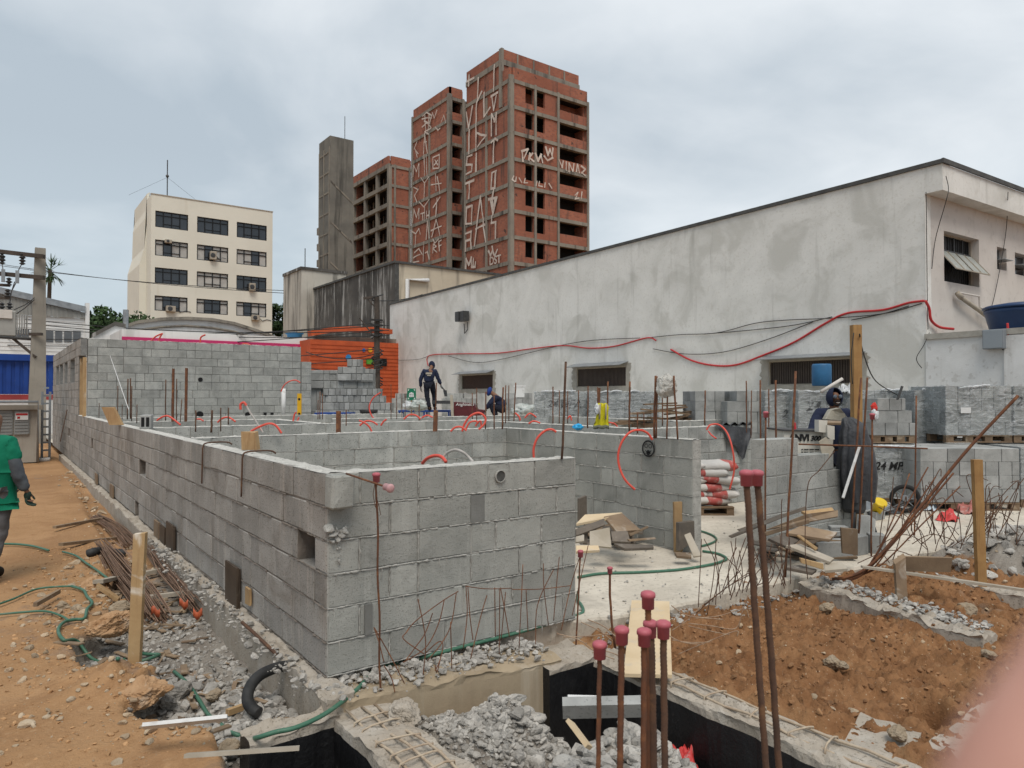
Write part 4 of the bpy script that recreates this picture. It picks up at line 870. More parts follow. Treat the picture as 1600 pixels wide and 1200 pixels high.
# -- low open framed block
T = Tower('low brick block with open dark concrete floors on its left side', 606, 102, 550, 645, 242, 258, 2.83, 7, 2)
X, Y, D = T.X, T.Y, T.D
for z in T.fz: AB(T.fr, X, X+.5, Y+.5, Y+D, z-.3, z+.3)
AB(T.br, X+.1, X+.4, Y+.3, Y+D, T.fz[0]+.3, T.zt)
for k in range(4): y = Y+D*(k)/3; AB(T.fr, X+.1, X+.55, max(Y+.01, y-.3), y+.3, 0, T.fz[0])
for k in range(7): y = Y+D*(k+.4)/7; AB(T.fr, X+2.2, X+2.6, y-.2, y+.2, 0, T.fz[0])
xp = lambda p: onY(p, 300, Y).x
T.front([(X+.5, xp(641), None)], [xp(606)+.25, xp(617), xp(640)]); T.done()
# -- bare concrete shaft
c = col(514, 98); X, Y = c.x, c.y; x1 = col(551, tY(551, Y)).x; y1 = col(497, tX(497, X)).y; zt = P(514, 211.5, 98).z
t = thing('concrete_shaft', (X, Y, 0), 'tall bare grey concrete stair shaft stained black at the top', 'tower'); b = MB(); AB(b, X, x1, Y, y1, 0, zt); b.build('shaft_wall', m_concD, t)
b = MB()
for k in range(13): z = zt-2.2-k*2.83; AB(b, X-.06, X-.003, Y+.4, y1-.3, z-.10, z+.10)
for yy in (Y+.02, (Y+y1)/2, y1-.3): AB(b, X-.07, X-.004, yy, yy+.28, 0, zt-1.5)
for k in range(7):
    z = zt-9-k*5.66+2.8; b.add([(X+.1, Y-.05, z), (x1-.1, Y-.05, z-2.6), (x1-.1, Y-.05, z-2.85), (X+.1, Y-.05, z-.25), (X+.1, Y-.003, z), (x1-.1, Y-.003, z-2.6), (x1-.1, Y-.003, z-2.85), (X+.1, Y-.003, z-.25)], [(0, 1, 2, 3), (0, 1, 5, 4), (3, 2, 6, 7)])
b.build('rib', m_conc, t)
b = MB()
for k in range(4): z = P(497, 350+26*k, 98).z; AB(b, X+.3, X+1.5, y1, y1+1.6, z-.5, z+.5)
b.build('landing', m_conc, t)
b = MB(); b.tube([(X+3, Y+2, zt), (X+3, Y+2, zt+4)], .05, 5); b.build('lightning_rod', m_metalD, t)
# -- stained windowless building
def cornerbox(px, t, xl, xr, ytop):
    c = col(px, t); X, Y = c.x, c.y; return X, col(xr, tY(xr, Y)).x, Y, col(xl, tX(xl, X)).y, P(px, ytop, t).z
X0, X1, Y0_, Y1_, zt = cornerbox(617, 50, 474, 800, 411)
t = thing('stained_building', (X0, Y0_, 0), 'windowless building, black stained on the left and cream on the right', 'building')
b = MB(); AB(b, X0, X0+.3, Y0_, Y1_, 0, zt); AB(b, X0+.3, X1, Y1_-.3, Y1_, 0, zt); AB(b, X0+.3, X1, Y0_+.3, Y1_-.3, zt-1.2, zt-1); b.build('side_wall', m_stain, t)
b = MB(); AB(b, X0+.301, X1, Y0_+.02, Y0_+.3, 0, zt); b.build('front_wall', m_stainW, t)
b = MB(); AB(b, X0-.12, X0+.35, Y0_-.1, Y1_, zt, zt+.16); AB(b, X0+.351, X1, Y0_-.1, Y0_+.4, zt, zt+.16); AB(b, X0-.03, X0+.28, Y0_-.04, Y0_-.002, 0, zt); b.build('wall_cap', m_trimD, t)
b = MB(); q = zt-1.0; b.tube([(X0+2.6, Y0_-.15, q), (X0+.9, Y0_-.15, q-.1), (X0+.9, Y0_-.15, 2)], .16, 8); b.build('drain_pipe', m_white2, t, True)
X0, X1, Y0_, Y1_, zt = cornerbox(470, 62, 442, 540, 421)
t = thing('rear_stained_building', (X0, Y0_, 0), 'pale wall streaked with black rising behind the dark stained building', 'building')
b = MB(); AB(b, X0, X1, Y0_, Y1_, 0, zt); b.build('wall', M('streaky', (.50, .47, .41), (.40, .375, .33), .5, .93, .3, 5, .02, streak=((.05, .047, .042), .9, 1.3, .50)), t)
b = MB(); AB(b, X0-.1, X1+.1, Y0_-.1, Y1_, zt, zt+.25); b.build('wall_cap', m_stain, t)
b = MB(); b.tube([(X0+.5, Y0_+.5, zt), (X0+.5, Y0_+.5, zt+2)], .04, 5); b.build('mast', m_metalD, t)
# -- cream office block
X0, X1, Y0_, Y1_, zt = cornerbox(234, 80, 222, 424.5, 303)
t = thing('office_building', (X0, Y0_, 0), 'cream office block with rows of black framed windows', 'building')
xo = lambda p: onY(p, 400, Y0_).x; zo = lambda y, p=300: onY(p, y, Y0_).z
zrow = []
for (ya, yb) in ((329, 354.5), (374, 399), (417.5, 442), (461.5, 485), (513, 533)):
    zrow.append((P(242.5, yb, tY(242.5, Y0_)).z, P(242.5, ya, tY(242.5, Y0_)).z))
xcol = [(xo(242), xo(293.5)), (xo(307.5), xo(356.5)), (xo(369.5), xo(416.5))]
fops = [(a-X0, e-X0, z0, z1) for (a, e) in xcol for (z0, z1) in zrow]
b = MB(); b.M = frame((X0, Y0_), (1, 0)); walled(b, X1-X0, 0, .35, 0, zt, fops); b.M = None
AB(b, X0, X0+.3, Y0_+.351, Y1_-.01, 0, zt-.01); AB(b, X1-.3, X1, Y0_+.351, Y1_, 0, zt); AB(b, X0+.31, X1-.31, Y1_-.3, Y1_, 0, zt); AB(b, X0+.31, X1-.31, Y0_+.36, Y1_-.31, zt-.8, zt-.6)
b.build('wall', m_cream, t)
xs_ = col(208, 84).x
b = MB(); ysd = Y0_+3.0
vs = [(X0-1.0, ysd, 0), (X0-1.0, ysd, zo(303, 226)), (X0-.001, ysd, zo(303, 226)), (X0-.001, ysd, 0)]
pf = [(col(208, 85), 0), (col(208, 85), zpx(208, 420, 85)), (col(216, 85), zpx(216, 395, 85)), (col(217, 85), zpx(217, 350, 85)), (col(225, 85), zpx(225, 309, 85)), (Vector((X0-.002, 0, 0)), zpx(232, 309, 84)), (Vector((X0-.002, 0, 0)), 0)]
V = [(p[0].x, ysd, p[1]) for p in pf]+[(p[0].x, ysd+9, p[1]) for p in pf]; n = len(pf)
b.add(V, [tuple(range(n))]+[(i, (i+1) % n, n+(i+1) % n, n+i) for i in range(n)]+[tuple(range(n, 2*n))[::-1]]); b.build('stair_wing', m_cream, t)
b = MB(); AB(b, X0-.05, X1+.05, Y0_-.06, Y0_+.4, zt, zt+.1); b.build('parapet_cap', m_grayboard, t)
rr = random.Random(4)
for ci, (a, e) in enumerate(xcol):
    for ri, (z0, z1) in enumerate(zrow):
        b = MB(); k_ = .10; y0, y1 = Y0_+.10, Y0_+.2
        for xx in [a, e-k_]+[a+(e-a)*k/4-.05 for k in (1, 2, 3)]: AB(b, xx, xx+k_, y0, y1, z0, z1)
        zm = z0+(z1-z0)*.72
        for zz in (z0, z1-k_, zm): AB(b, a+.001, e-.001, y0-.01, y1-.01, zz, zz+k_*.9)
        AB(b, a+(e-a)*.25, a+(e-a)*.75, y0-.005, y1-.02, z0+(z1-z0)*.22, z0+(z1-z0)*.22+.05)
        f = b.build('window', m_black, t)
        b = MB(); AB(b, a, e, Y0_+.2, Y0_+.22, z0, z1)
        # a glass sheet; curtains stand behind as part of the window where they are drawn
        cur = MB(); opn = {(0, 2): 0, (0, 0): 0, (1, 0): 0, (2, 0): 0, (2, 2): 0}.get((ci, ri), 1)
        if opn:
            for k in range(4):
                if (ci, ri, k) in ((0, 1, 1), (1, 1, 1), (2, 1, 2), (0, 3, 1), (0, 3, 2), (1, 3, 1), (1, 3, 2), (2, 3, 1)): continue
                cur = MB(); AB(cur, a+(e-a)*k/4+.05, a+(e-a)*(k+1)/4-.05, Y0_+.19, Y0_+.199, z0+.05, zm-.02); AB(cur, a+(e-a)*k/4+.05, a+(e-a)*(k+1)/4-.05, Y0_+.188, Y0_+.197, zm+.1, z1-.1); cur.build('curtain', m_curt, f)
        b.build('pane', m_glass, f)
def ac(px, py, w, h, label):
    q = onY(px, py, Y0_); r = thing('air_conditioner', q, label, 'air conditioner', None); b = MB(); b.box(q.x-w/2, q.x+w/2, Y0_-.5, Y0_-.02, q.z-h/2, q.z+h/2); b.build('casing', m_grayboard, r, bevel=.03)
    b = MB(); b.lathe((q.x-.1*w, Y0_-.505, q.z), [(min(w, h)*.40, 0), (min(w, h)*.40, .02), (min(w, h)*.1, .04)], 16, ax=Vector((0, -1, 0))); b.build('fan_grille', m_metalD, r)
    b = MB(); b.tube([(q.x+w/2, Y0_-.2, q.z), (q.x+w, Y0_-.05, q.z-.3), (q.x+w*1.6, Y0_-.04, q.z-.1), (q.x+w*2.2, Y0_-.03, q.z-.2)], .04, 5); b.build('hose', m_metalD, r)
ac(266, 483, 1.0, .65, 'white air conditioner under the bottom left office window'); ac(332, 400, .7, .95, 'air conditioner hanging from the office window in the middle column')
ac(393, 449, .7, .9, 'air conditioner in front of the right office window, second row from the bottom'); ac(398, 497, .9, .65, 'white air conditioner below the bottom right office window'); ac(262, 378, .7, .4, 'small air conditioner at the top of the left office window, second row')
q = onY(261, 303, Y0_+2); t = thing('antenna', (q.x, Y0_+2, zt-.6), 'thin lattice antenna mast on the cream office roof', 'antenna'); b = MB(); b.tube([(q.x, Y0_+2, zt-.6), (q.x, Y0_+2, P(262, 251, 83).z)], .06, 5); b.build('mast', m_metalD, t)
b = MB(); zz = P(262, 278, 83).z; b.lathe((q.x, Y0_+2, zz), [(.12, 0), (.2, .15), (.12, .3)], 8)
for a in (-4, 4): b.tube([(q.x, Y0_+2, zz), (q.x+a, Y0_+2, zt)], .015, 4)
b.build('stay', m_metalD, t)
# -- white vaulted shed, magenta and blue shop wall
m_whiteP = M('paint_white', (.70, .70, .69), (.60, .60, .59), .5, .9, .3, 20, .008, streak=((.36, .36, .34), .5, 1.6, .56))
YS = 46.0
def arch(lab, pxs, top, Yf, depth, mat, base=0.):
    t = thing('vaulted_shed', (onY(pxs[0], 560, Yf).x, Yf, 0), lab, 'shed'); V = [(onY(x, y, Yf).x, Yf, onY(x, y, Yf).z) for x, y in top]; n = len(V)
    vs = V+[(V[-1][0], Yf, base), (V[0][0], Yf, base)]; m = len(vs); b = MB(); b.add(vs+[(x, Yf+.3, z) for x, _, z in vs], [tuple(range(m)), tuple(range(m, 2*m))[::-1]]+[(i, (i+1) % m, m+(i+1) % m, m+i) for i in range(m)]); b.build('gable_wall', mat, t)
    b = MB(); b.add([(x, Yf-.25, z) for x, _, z in V]+[(x, Yf+depth, z) for x, _, z in V]+[(x, Yf-.25, z+.18) for x, _, z in V]+[(x, Yf+depth, z+.18) for x, _, z in V], [(i, i+1, n+i+1, n+i) for i in range(n-1)]+[(2*n+i, 2*n+i+1, 3*n+i+1, 3*n+i) for i in range(n-1)]+[(i, i+1, 2*n+i+1, 2*n+i) for i in range(n-1)]); b.build('roof', m_conc, t)
    return t, V
sh, V = arch('white vaulted shed with stained curved gable in front of the office block', (145, 440), [(196, 512), (215, 506), (250, 501.5), (290, 500), (330, 502), (365, 508), (400, 519), (430, 530)], YS, 14, m_whiteP)
b = MB(); b.tube([(onY(x, y, YS).x, YS-.06, onY(x, y, YS).z) for x, y in ((215, 516), (250, 511), (290, 509), (330, 512), (365, 518), (395, 527))], .07, 5); b.build('moulding', m_conc, sh)
t = thing('parapet_wall', (onY(150, 560, 40).x, 40, 0), 'white stained low parapet wall left of the vaulted shed', 'wall')
b = MB(); X0 = onY(143, 540, 40).x; X1 = onY(196, 540, 40).x; z1 = onY(185, 509, 40).z
vs = [(X0, 40, 0), (X0, 40, onY(143, 528, 40).z), (onY(180, 508, 40).x, 40, z1), (X1, 40, z1-.1), (X1, 40, 0)]; b.add(vs+[(x, 40.3, z) for x, _, z in vs], [(0, 1, 2, 3, 4), (9, 8, 7, 6, 5)]+[(i, (i+1) % 5, 5+(i+1) % 5, 5+i) for i in range(5)]); b.build('wall_face', m_whiteP, t)
b = MB(); b.add([(x, 39.9, z+d) for d in (0, .2) for (x, _, z) in vs[1:4]]+[(x, 40.35, z+d) for d in (0, .2) for (x, _, z) in vs[1:4]], [(0, 1, 4, 3), (1, 2, 5, 4), (6, 7, 10, 9), (7, 8, 11, 10), (3, 4, 10, 9), (4, 5, 11, 10)]); b.build('coping', m_stain, t)
# shop front: white wall with magenta trim and blue end
YQ = 36.0; Xa, Xb = onY(190, 540, YQ).x, onY(484, 540, YQ).x; za_, zb_ = onY(230, 524, YQ).z, onY(484, 533, YQ).z
t = thing('painted_shop', (Xa, YQ, 0), 'white shop wall with magenta trim and a blue door end', 'building')
b = MB(); AB(b, Xa, Xb, YQ, YQ+6, 0, zb_+.15); b.build('wall', m_whiteP, t)
m_mag = M('magenta', (.48, .03, .13), (.42, .03, .12), 2, .7, .1); m_blu = M('blue_paint', (.02, .10, .32), (.02, .08, .27), 2, .6, .1)
zt1 = onY(470, 541, YQ).z; zt2 = onY(470, 546, YQ).z
b = MB(); AB(b, Xa, onY(474, 540, YQ).x, YQ-.06, YQ-.003, zt1-.12, zt1+.10); AB(b, onY(464, 540, YQ).x, onY(475, 540, YQ).x, YQ-.06, YQ-.003, onY(470, 554, YQ).z, zt1-.121); b.build('magenta_trim', m_mag, t)
b = MB(); AB(b, onY(468, 540, YQ).x, onY(475, 540, YQ).x, YQ-.06, YQ-.004, 0, onY(470, 554.5, YQ).z); b.build('blue_door', m_blu, t)
# orange shop
m_or = M('orange_paint', (.50, .095, .03), (.38, .07, .024), 2, .7, .15, 20, .004, streak=((.30, .07, .03), .5, 2, .55))
YO = 34.5; Xa, Xb = onY(484.5, 540, YO).x, onY(640, 540, YO).x; zo1 = onY(486, 530, YO).z
t = thing('orange_shop', (Xa, YO, 0), 'bright orange shop front beside the white warehouse', 'building')
b = MB(); AB(b, Xa, Xb, YO, YO+5, 0, zo1); b.build('wall', m_or, t)
b = MB(); z = zo1
for k in range(14): zz = zo1-.25-k*.2; AB(b, Xa+.02, Xb, YO-.02, YO-.003, zz-.008, zz+.008)
b.build('slat', M('orange_dark', (.40, .06, .016), bump=0), t)
V = [(484.5, 517), (515, 512), (545, 510), (580, 511), (612, 515)]; W_ = [(612, 522), (580, 519), (545, 518), (515, 520), (486, 525)]
b = MB(); vs = [(onY(x, y, YO).x, YO-.1, onY(x, y, YO).z) for x, y in V+W_]; n = len(vs); b.add(vs+[(x, YO+.4, z) for x, _, z in vs], [tuple(range(n)), tuple(range(n, 2*n))[::-1]]+[(i, (i+1) % n, n+(i+1) % n, n+i) for i in range(n)]); b.build('arched_fascia', m_or, t)
b = MB(); AB(b, Xa+.4, Xb, YO+.3, YO+3.5, zo1, zo1+.25); b.build('roof', m_conc, t)
b = MB(); AB(b, onY(588, 560, YO).x, onY(603, 560, YO).x, YO-.12, YO-.004, onY(590, 572, YO).z, onY(590, 560, YO).z); b.build('window', m_dark, t)
b = MB(); AB(b, onY(572, 560, YO).x, onY(582, 560, YO).x, YO-.1, YO-.004, onY(575, 569, YO).z, onY(575, 561, YO).z); b.build('green_sign', M('green_sign', (.05, .22, .03), (.12, .3, .03), 8, .6, 0), t)
for (x, y, r, m, nm) in ((568, 547, .09, m_blu, 'blue_dot'), (578, 547, .12, M('yellow_dot', (.7, .33, .02), bump=0), 'yellow_dot'), (544, 558.5, .15, M('sky_dot', (.03, .22, .5), bump=0), 'blue_spot')):
    q = onY(x, y, YO); b = MB(); b.lathe((q.x, YO-.03, q.z), [(r, 0), (r, .02)], 16, ax=Vector((0, -1, 0))); b.build(nm, m, t)
# blue round tank on the shop roof
q = onY(460, 524, 37.5); t = thing('roof_tank', (q.x, 37.5, q.z-.4), 'light blue round water tank on the shop roof', 'water tank'); b = MB(); b.lathe((q.x, 37.5, q.z-.35), [(.33, 0), (.4, .38), (.47, .42), (.47, .48), (.1, .52)], 20); b.build('tank_body', M('tank_light', (.04, .19, .36), (.04, .16, .32), 3, .5, 0), t, True)
# -- industrial building on the far left
YI = 44.0; Xa = onY(-60, 540, YI).x; Xb = onY(139, 540, YI).x
t = thing('industrial_building', (Xa, YI, 0), 'white industrial building with corrugated gable at the left edge', 'building')
gt = [(-60, 440), (0, 454), (133, 483), (139, 474)]; vs = [(onY(x, y, YI).x, YI, onY(x, y, YI).z) for x, y in gt]
b = MB(); zf = onY(60, 494, YI).z; zl = zf; N = 90
top = lambda x: np.interp(x, [v[0] for v in vs[:3]], [v[2] for v in vs[:3]])
pts = []; XX = np.linspace(Xa, vs[2][0], 4*N)
for i, x in enumerate(XX): pts.append((x, YI-.10-.05*math.sin(i*math.pi/2), top(x)))
for (p, q) in zip(pts, pts[1:]): b.add([(p[0], p[1], min(zf, p[2])), (q[0], q[1], min(zf, q[2])), (q[0], q[1], q[2]-.2), (p[0], p[1], p[2]-.2)], [(0, 1, 2, 3)])
b.build('corrugated_sheet', M('corrugated', (.56, .56, .54), (.46, .46, .44), .5, .7, .1, streak=((.25, .24, .22), .5, 2, .56)), t)
b = MB(); AB(b, Xa, Xb, YI, YI+8, 0, zf); AB(b, vs[2][0], Xb, YI-.15, YI+.3, 0, onY(137, 474, YI).z); b.build('wall', m_whiteP, t)
b = MB(); b.add([(Xa, YI-.25, vs[0][2]-.2), (vs[2][0], YI-.25, vs[2][2]-.2), (vs[2][0], YI-.25, vs[2][2]+.12), (Xa, YI-.25, vs[0][2]+.12), (Xa, YI+8, vs[0][2]+.1), (vs[2][0], YI+8, vs[2][2]+.1)], [(0, 1, 2, 3), (3, 2, 5, 4)]); b.build('roof', m_zinc, t)
for i, (xa, xb) in enumerate(((70, 83), (86, 97), (100, 112), (114, 126), (22, 33), (34, 45))):
    b = MB(); AB(b, onY(xa, 520, YI).x, onY(xb, 520, YI).x, YI-.05, YI-.003, onY(xa, 534 if i < 4 else 526, YI).z, onY(xa, 517 if i < 4 else 515, YI).z); b.build('window', M('dull_glass', (.14, .15, .16), (.09, .10, .11), 1, .4, 0) if i == 0 else bpy.data.materials['dull_glass'], t)
b = MB()
for k in range(10): zz = onY(60, 500+k*6, YI).z; AB(b, Xa, Xb-.3, YI-.02, YI-.002, zz-.02, zz+.02)
b.build('board_joint', m_whiteP, t)
# blue metal fence
YB = 37.0; Xa, Xb = onY(-60, 590, YB).x, onY(92, 590, YB).x; z0, z1 = onY(40, 616, YB).z, onY(40, 554, YB).z
m_bfence = M('blue_sheet', (.012, .055, .27), (.01, .04, .20), 1, .5, .1, streak=((.08, .12, .32), .3, 3, .6), spec=.3)
t = thing('blue_fence', (Xa, YB, 0), 'tall blue corrugated metal fence behind the utility pole', 'fence'); b = MB(); x = Xa
while x < Xb: AB(b, x, x+.16, YB, YB+.04, z0, z1-.25); AB(b, x+.16, x+.30, YB+.05, YB+.08, z0, z1-.25); x += .30
b.build('sheet_panel', m_bfence, t); b = MB(); AB(b, Xa, Xb, YB-.15, YB-.05, z1-.27, z1); b.build('top_rail', m_bfence, t)
b = MB(); AB(b, Xa, Xb, YB-.1, YB+.2, .0, z0-.25); b.build('base_wall', m_whiteP, t); b = MB(); AB(b, Xa, Xb, YB-.12, YB+.2, z0-.24, z0-.01); b.build('red_band', M('red_band', (.32, .05, .05), (.25, .04, .04), 2, .7, 0), t)
# grey steel hut with warning plate
YH = 23.0; Xb = onY(60, 640, YH).x; Xa = Xb-5; zt = onY(50, 633, YH).z; zb = -.12
t = thing('meter_hut', (Xa, YH, 0), 'low beige meter hut with steel shutters and a small warning plate', 'hut')
b = MB(); AB(b, Xa, Xb, YH, YH+1.5, zb, zt-.12); b.build('hut_wall', M('hut_beige', (.36, .335, .29), (.28, .255, .22), 1, .85, .2, 30, .004, streak=((.18, .14, .10), .5, 3, .55)), t)
b = MB(); AB(b, Xa-.1, Xb+.1, YH-.12, YH+1.6, zt-.12, zt); b.build('hut_roof', m_conc, t)
m_shut = M('shutter_grey', (.24, .245, .24), (.19, .195, .19), 2, .6, .1)
for (xa, xb) in ((-40, 20), (22, 46)):
    b = MB(); za, zc_ = onY(20, 679, YH).z, onY(20, 640, YH).z; AB(b, onY(xa, 650, YH).x, onY(xb, 650, YH).x, YH-.04, YH-.003, za, zc_)
    for k in range(8): zz = za+(zc_-za)*k/8; AB(b, onY(xa, 650, YH).x+.02, onY(xb, 650, YH).x-.02, YH-.055, YH-.041, zz, zz+.05)
    b.build('shutter', m_shut, t)
q = onY(34, 650, YH); b = MB(); AB(b, q.x-.14, q.x+.14, YH-.075, YH-.06, q.z-.10, q.z+.09); pl_ = b.build('warning_plate', m_whiteP, t)
b = MB(); AB(b, q.x-.13, q.x+.13, YH-.080, YH-.076, q.z+.02, q.z+.075); AB(b, q.x-.10, q.x-.04, YH-.080, YH-.076, q.z-.07, q.z-.01); b.build('plate_print', M('print_red', (.4, .03, .03), bump=0), pl_)
b = MB(); X_ = onY(59.5, 640, YH-.3).x; b.tube([(Xa, YH-.3, onY(30, 628, YH-.3).z), (X_, YH-.3, onY(58, 628, YH-.3).z), (X_, YH-.3, -.1)], .035, 8); tag(b.build('pipe_rail', m_zinc, None, True), 'galvanised pipe rail in front of the meter hut', 'pipe rail')
t = thing('steel_ladder', (onY(70, 640, 24).x, 24, -.1), 'narrow pale ladder steps between the hut and the long wall', 'ladder'); xa, xb = onY(66, 640, 24).x, onY(78, 640, 24).x
b = MB(); AB(b, xa-.03, xa+.03, 23.95, 24.02, -.1, onY(66, 612, 24).z); AB(b, xb-.03, xb+.03, 23.95, 24.02, -.1, onY(66, 612, 24).z); b.build('rail', m_zinc, t)
for k in range(9): zz = .1+k*.22; b = MB(); AB(b, xa+.03, xb-.03, 23.96, 24.01, zz, zz+.05); b.build('rung', m_zinc, t)
# -- utility pole with crossarms and transformer
c = col(57.5, 27); pt = 27.0; zt = P(60, 388, pt).z; m_pole = M('pole_concrete', (.27, .25, .215), (.20, .185, .16), 1.2, .9, .3, 20, .005, streak=((.12, .11, .10), .5, 4, .55))
t = thing('utility_pole', (c.x, c.y, -.15), 'square concrete utility pole with crossarms and transformer at the left', 'utility pole')
b = MB(); w0, w1 = .30, .17; b.add([(c.x+sx*w0+dx*(0 if k == 0 else 0), c.y+sy_*w0, -.15) for k in (0,) for dx in (0,) for sx, sy_ in ((-1, -1), (1, -1), (1, 1), (-1, 1))]+[(c.x+.06+sx*w1, c.y+sy_*w1, zt) for sx, sy_ in ((-1, -1), (1, -1), (1, 1), (-1, 1))], [(0, 1, 2, 3), (4, 5, 6, 7), (0, 1, 5, 4), (1, 2, 6, 5), (2, 3, 7, 6), (3, 0, 4, 7)]); b.build('post', m_pole, t)
m_arm = M('crossarm', (.075, .06, .05), (.05, .042, .036), 4, .9, .3, 20, .004); RV = Vector((RT[0], RT[1], 0)); 
def arm(x0, y0, x1, y1, off, r, nm='crossarm'):
    b = MB(); p, q = P(x0, y0, pt+off), P(x1, y1, pt+off); d = (q-p).normalized(); n = Vector((FW[0], FW[1], 0)); u = d.cross(n)
    vs = [tuple(e+n*a*r+u*k*r) for e in (p, q) for a in (-1, 1) for k in (-1, 1)]; b.add(vs, [(0, 1, 3, 2), (4, 5, 7, 6), (0, 1, 5, 4), (2, 3, 7, 6), (0, 2, 6, 4), (1, 3, 7, 5)]); b.build(nm, m_arm, t)
arm(-60, 386, 69, 401, -.28, .075); arm(-60, 422, 69, 434, -.28, .075); arm(-60, 442, 15, 446, -.28, .05); arm(-60, 463, 16, 466, -.28, .05); arm(12, 522, 56, 558, -.25, .04, 'brace'); arm(46, 522, 66, 522, -.3, .05, 'brace')
def insul(x, y, s=1.):
    q = P(x, y, pt-.3); b = MB(); b.lathe((q.x, q.y, q.z-.12*s), [(.03, 0), (.11*s, .05*s), (.04, .10*s), (.12*s, .16*s), (.04, .22*s), (.10*s, .27*s), (.03, .32*s)], 10); b.build('insulator', m_metalD, t)
for x, y in ((3, 402), (3.5, 408), (35, 404), (35, 409), (14, 442), (12, 460), (15, 481), (3, 481)): insul(x, y)
for x, y in ((5, 430), (27, 432)):
    q = P(x, y, pt-.45); b = MB(); b.box(q.x-.06, q.x+.06, q.y-.06, q.y+.06, q.z-.25, q.z+.22); b.build('fuse', m_zinc, t)
def W3(*pp): return [P(x, y, pt-.32+o) for x, y, o in pp]
for pp in (((3, 410, 0), (5, 424, -.1)), ((34, 412, 0), (27, 426, -.1)), ((26, 440, 0), (18, 455, 0), (14, 480, 0)), ((23, 440, 0), (16, 462, 0)), ((54, 465, 0), (40, 476, -.1), (22, 484, 0)), ((54, 468, 0), (38, 482, 0), (26, 490, 0))):
    b = MB(); b.tube(W3(*pp), .018, 5); b.build('lead_wire', m_metalD, t)
q = P(6, 506, pt-.35); b = MB(); b.cbox(q.x-.5, q.x+.38, q.y-.35, q.y+.35, q.z-.48, q.z+.48, .04)
for k in range(5): b.box(q.x+.40+k*.075, q.x+.43+k*.075, q.y-.3, q.y+.3, q.z-.36, q.z+.36)
b.build('transformer', M('transformer_grey', (.33, .33, .31), (.27, .265, .25), 3, .6, .1), t)
b = MB(); b.box(q.x-.75, q.x+.25, q.y-.42, q.y-.36, q.z+.18, q.z+.5); b.build('transformer_plate', m_beige, t); b = MB(); b.tube([(q.x-.8, q.y-.3, q.z-.5), (q.x+.9, q.y-.3, q.z-.55)], .06, 6); b.build('bracket', m_metalD, t)
# distant wires over the office and second pole
def wire(p0, p1, sag, r, label, grp='overhead wires'):
    b = MB(); p0 = Vector(p0); p1 = Vector(p1); b.tube([p0.lerp(p1, i/16)-Vector((0, 0, sag*4*(i/16)*(1-i/16))) for i in range(17)], r, 5); tag(b.build('overhead_wire', m_blk), label, 'wire', grp)
wl = 'thin overhead wire crossing in front of the far buildings'
for (a, e) in (((-40, 406, 60), (443, 458, 50)), ((-40, 409, 60), (443, 454, 50)), ((40, 499, 36), (608, 516, 34)), ((40, 505, 36), (608, 524, 34)), ((0, 512, 36), (608, 508, 34)), ((-30, 528, 36), (600, 503, 34)), ((-30, 538, 36), (600, 516, 34)), ((100, 555, 34), (590, 545, 33)), ((100, 562, 34), (590, 560, 33)), ((478, 550, 33.5), (600, 548, 33)), ((478, 573, 33.5), (605, 566, 33))):
    wire(P(*a), P(*e), .35, .022, wl)
wire(P(592, 470, 33), P(660, 460, 36), .1, .02, wl)
c = P(589, 640, 32.5); zt = P(588, 463, 32.5).z; t = thing('cluttered_pole', (c.x, c.y, 0), 'dark narrow pole wrapped in cables before the orange shop', 'utility pole')
b = MB(); b.tube([(c.x, c.y, 0), (c.x-.02, c.y, zt)], [.18, .12], 8); b.build('post', m_arm, t); b = MB(); q = P(568, 466, 32.5); q2 = P(589, 464, 32.5); b.tube([q, q2], .07, 4); b.tube([P(575, 468, 32.5), P(586, 480, 32.5)], .03, 4); b.tube([P(562, 497, 32.5), P(583, 524, 32.5)], .03, 5); b.build('crossarm', m_arm, t)
random.seed(8); b = MB()
for k in range(16): z = random.uniform(1.2, 6); a = random.uniform(0, 6); b.tube([(c.x+.25*math.cos(a+i*.9), c.y+.25*math.sin(a+i*.9), z+.06*i) for i in range(6)], .03, 5)
for y in (500, 508, 516, 524): q = P(588, y, 32.3); b.box(q.x-.3, q.x+.3, q.y-.05, q.y+.05, q.z-.04, q.z+.04)
b.build('cable_bundle', m_blk, t)
c = P(196, 560, 38); b = MB(); b.tube([(c.x, c.y, 0), (c.x, c.y, P(196, 484, 38).z)], .14, 8); tag(b.build('steel_post', m_zinc), 'plain thin steel post left of the vaulted shed', 'post')
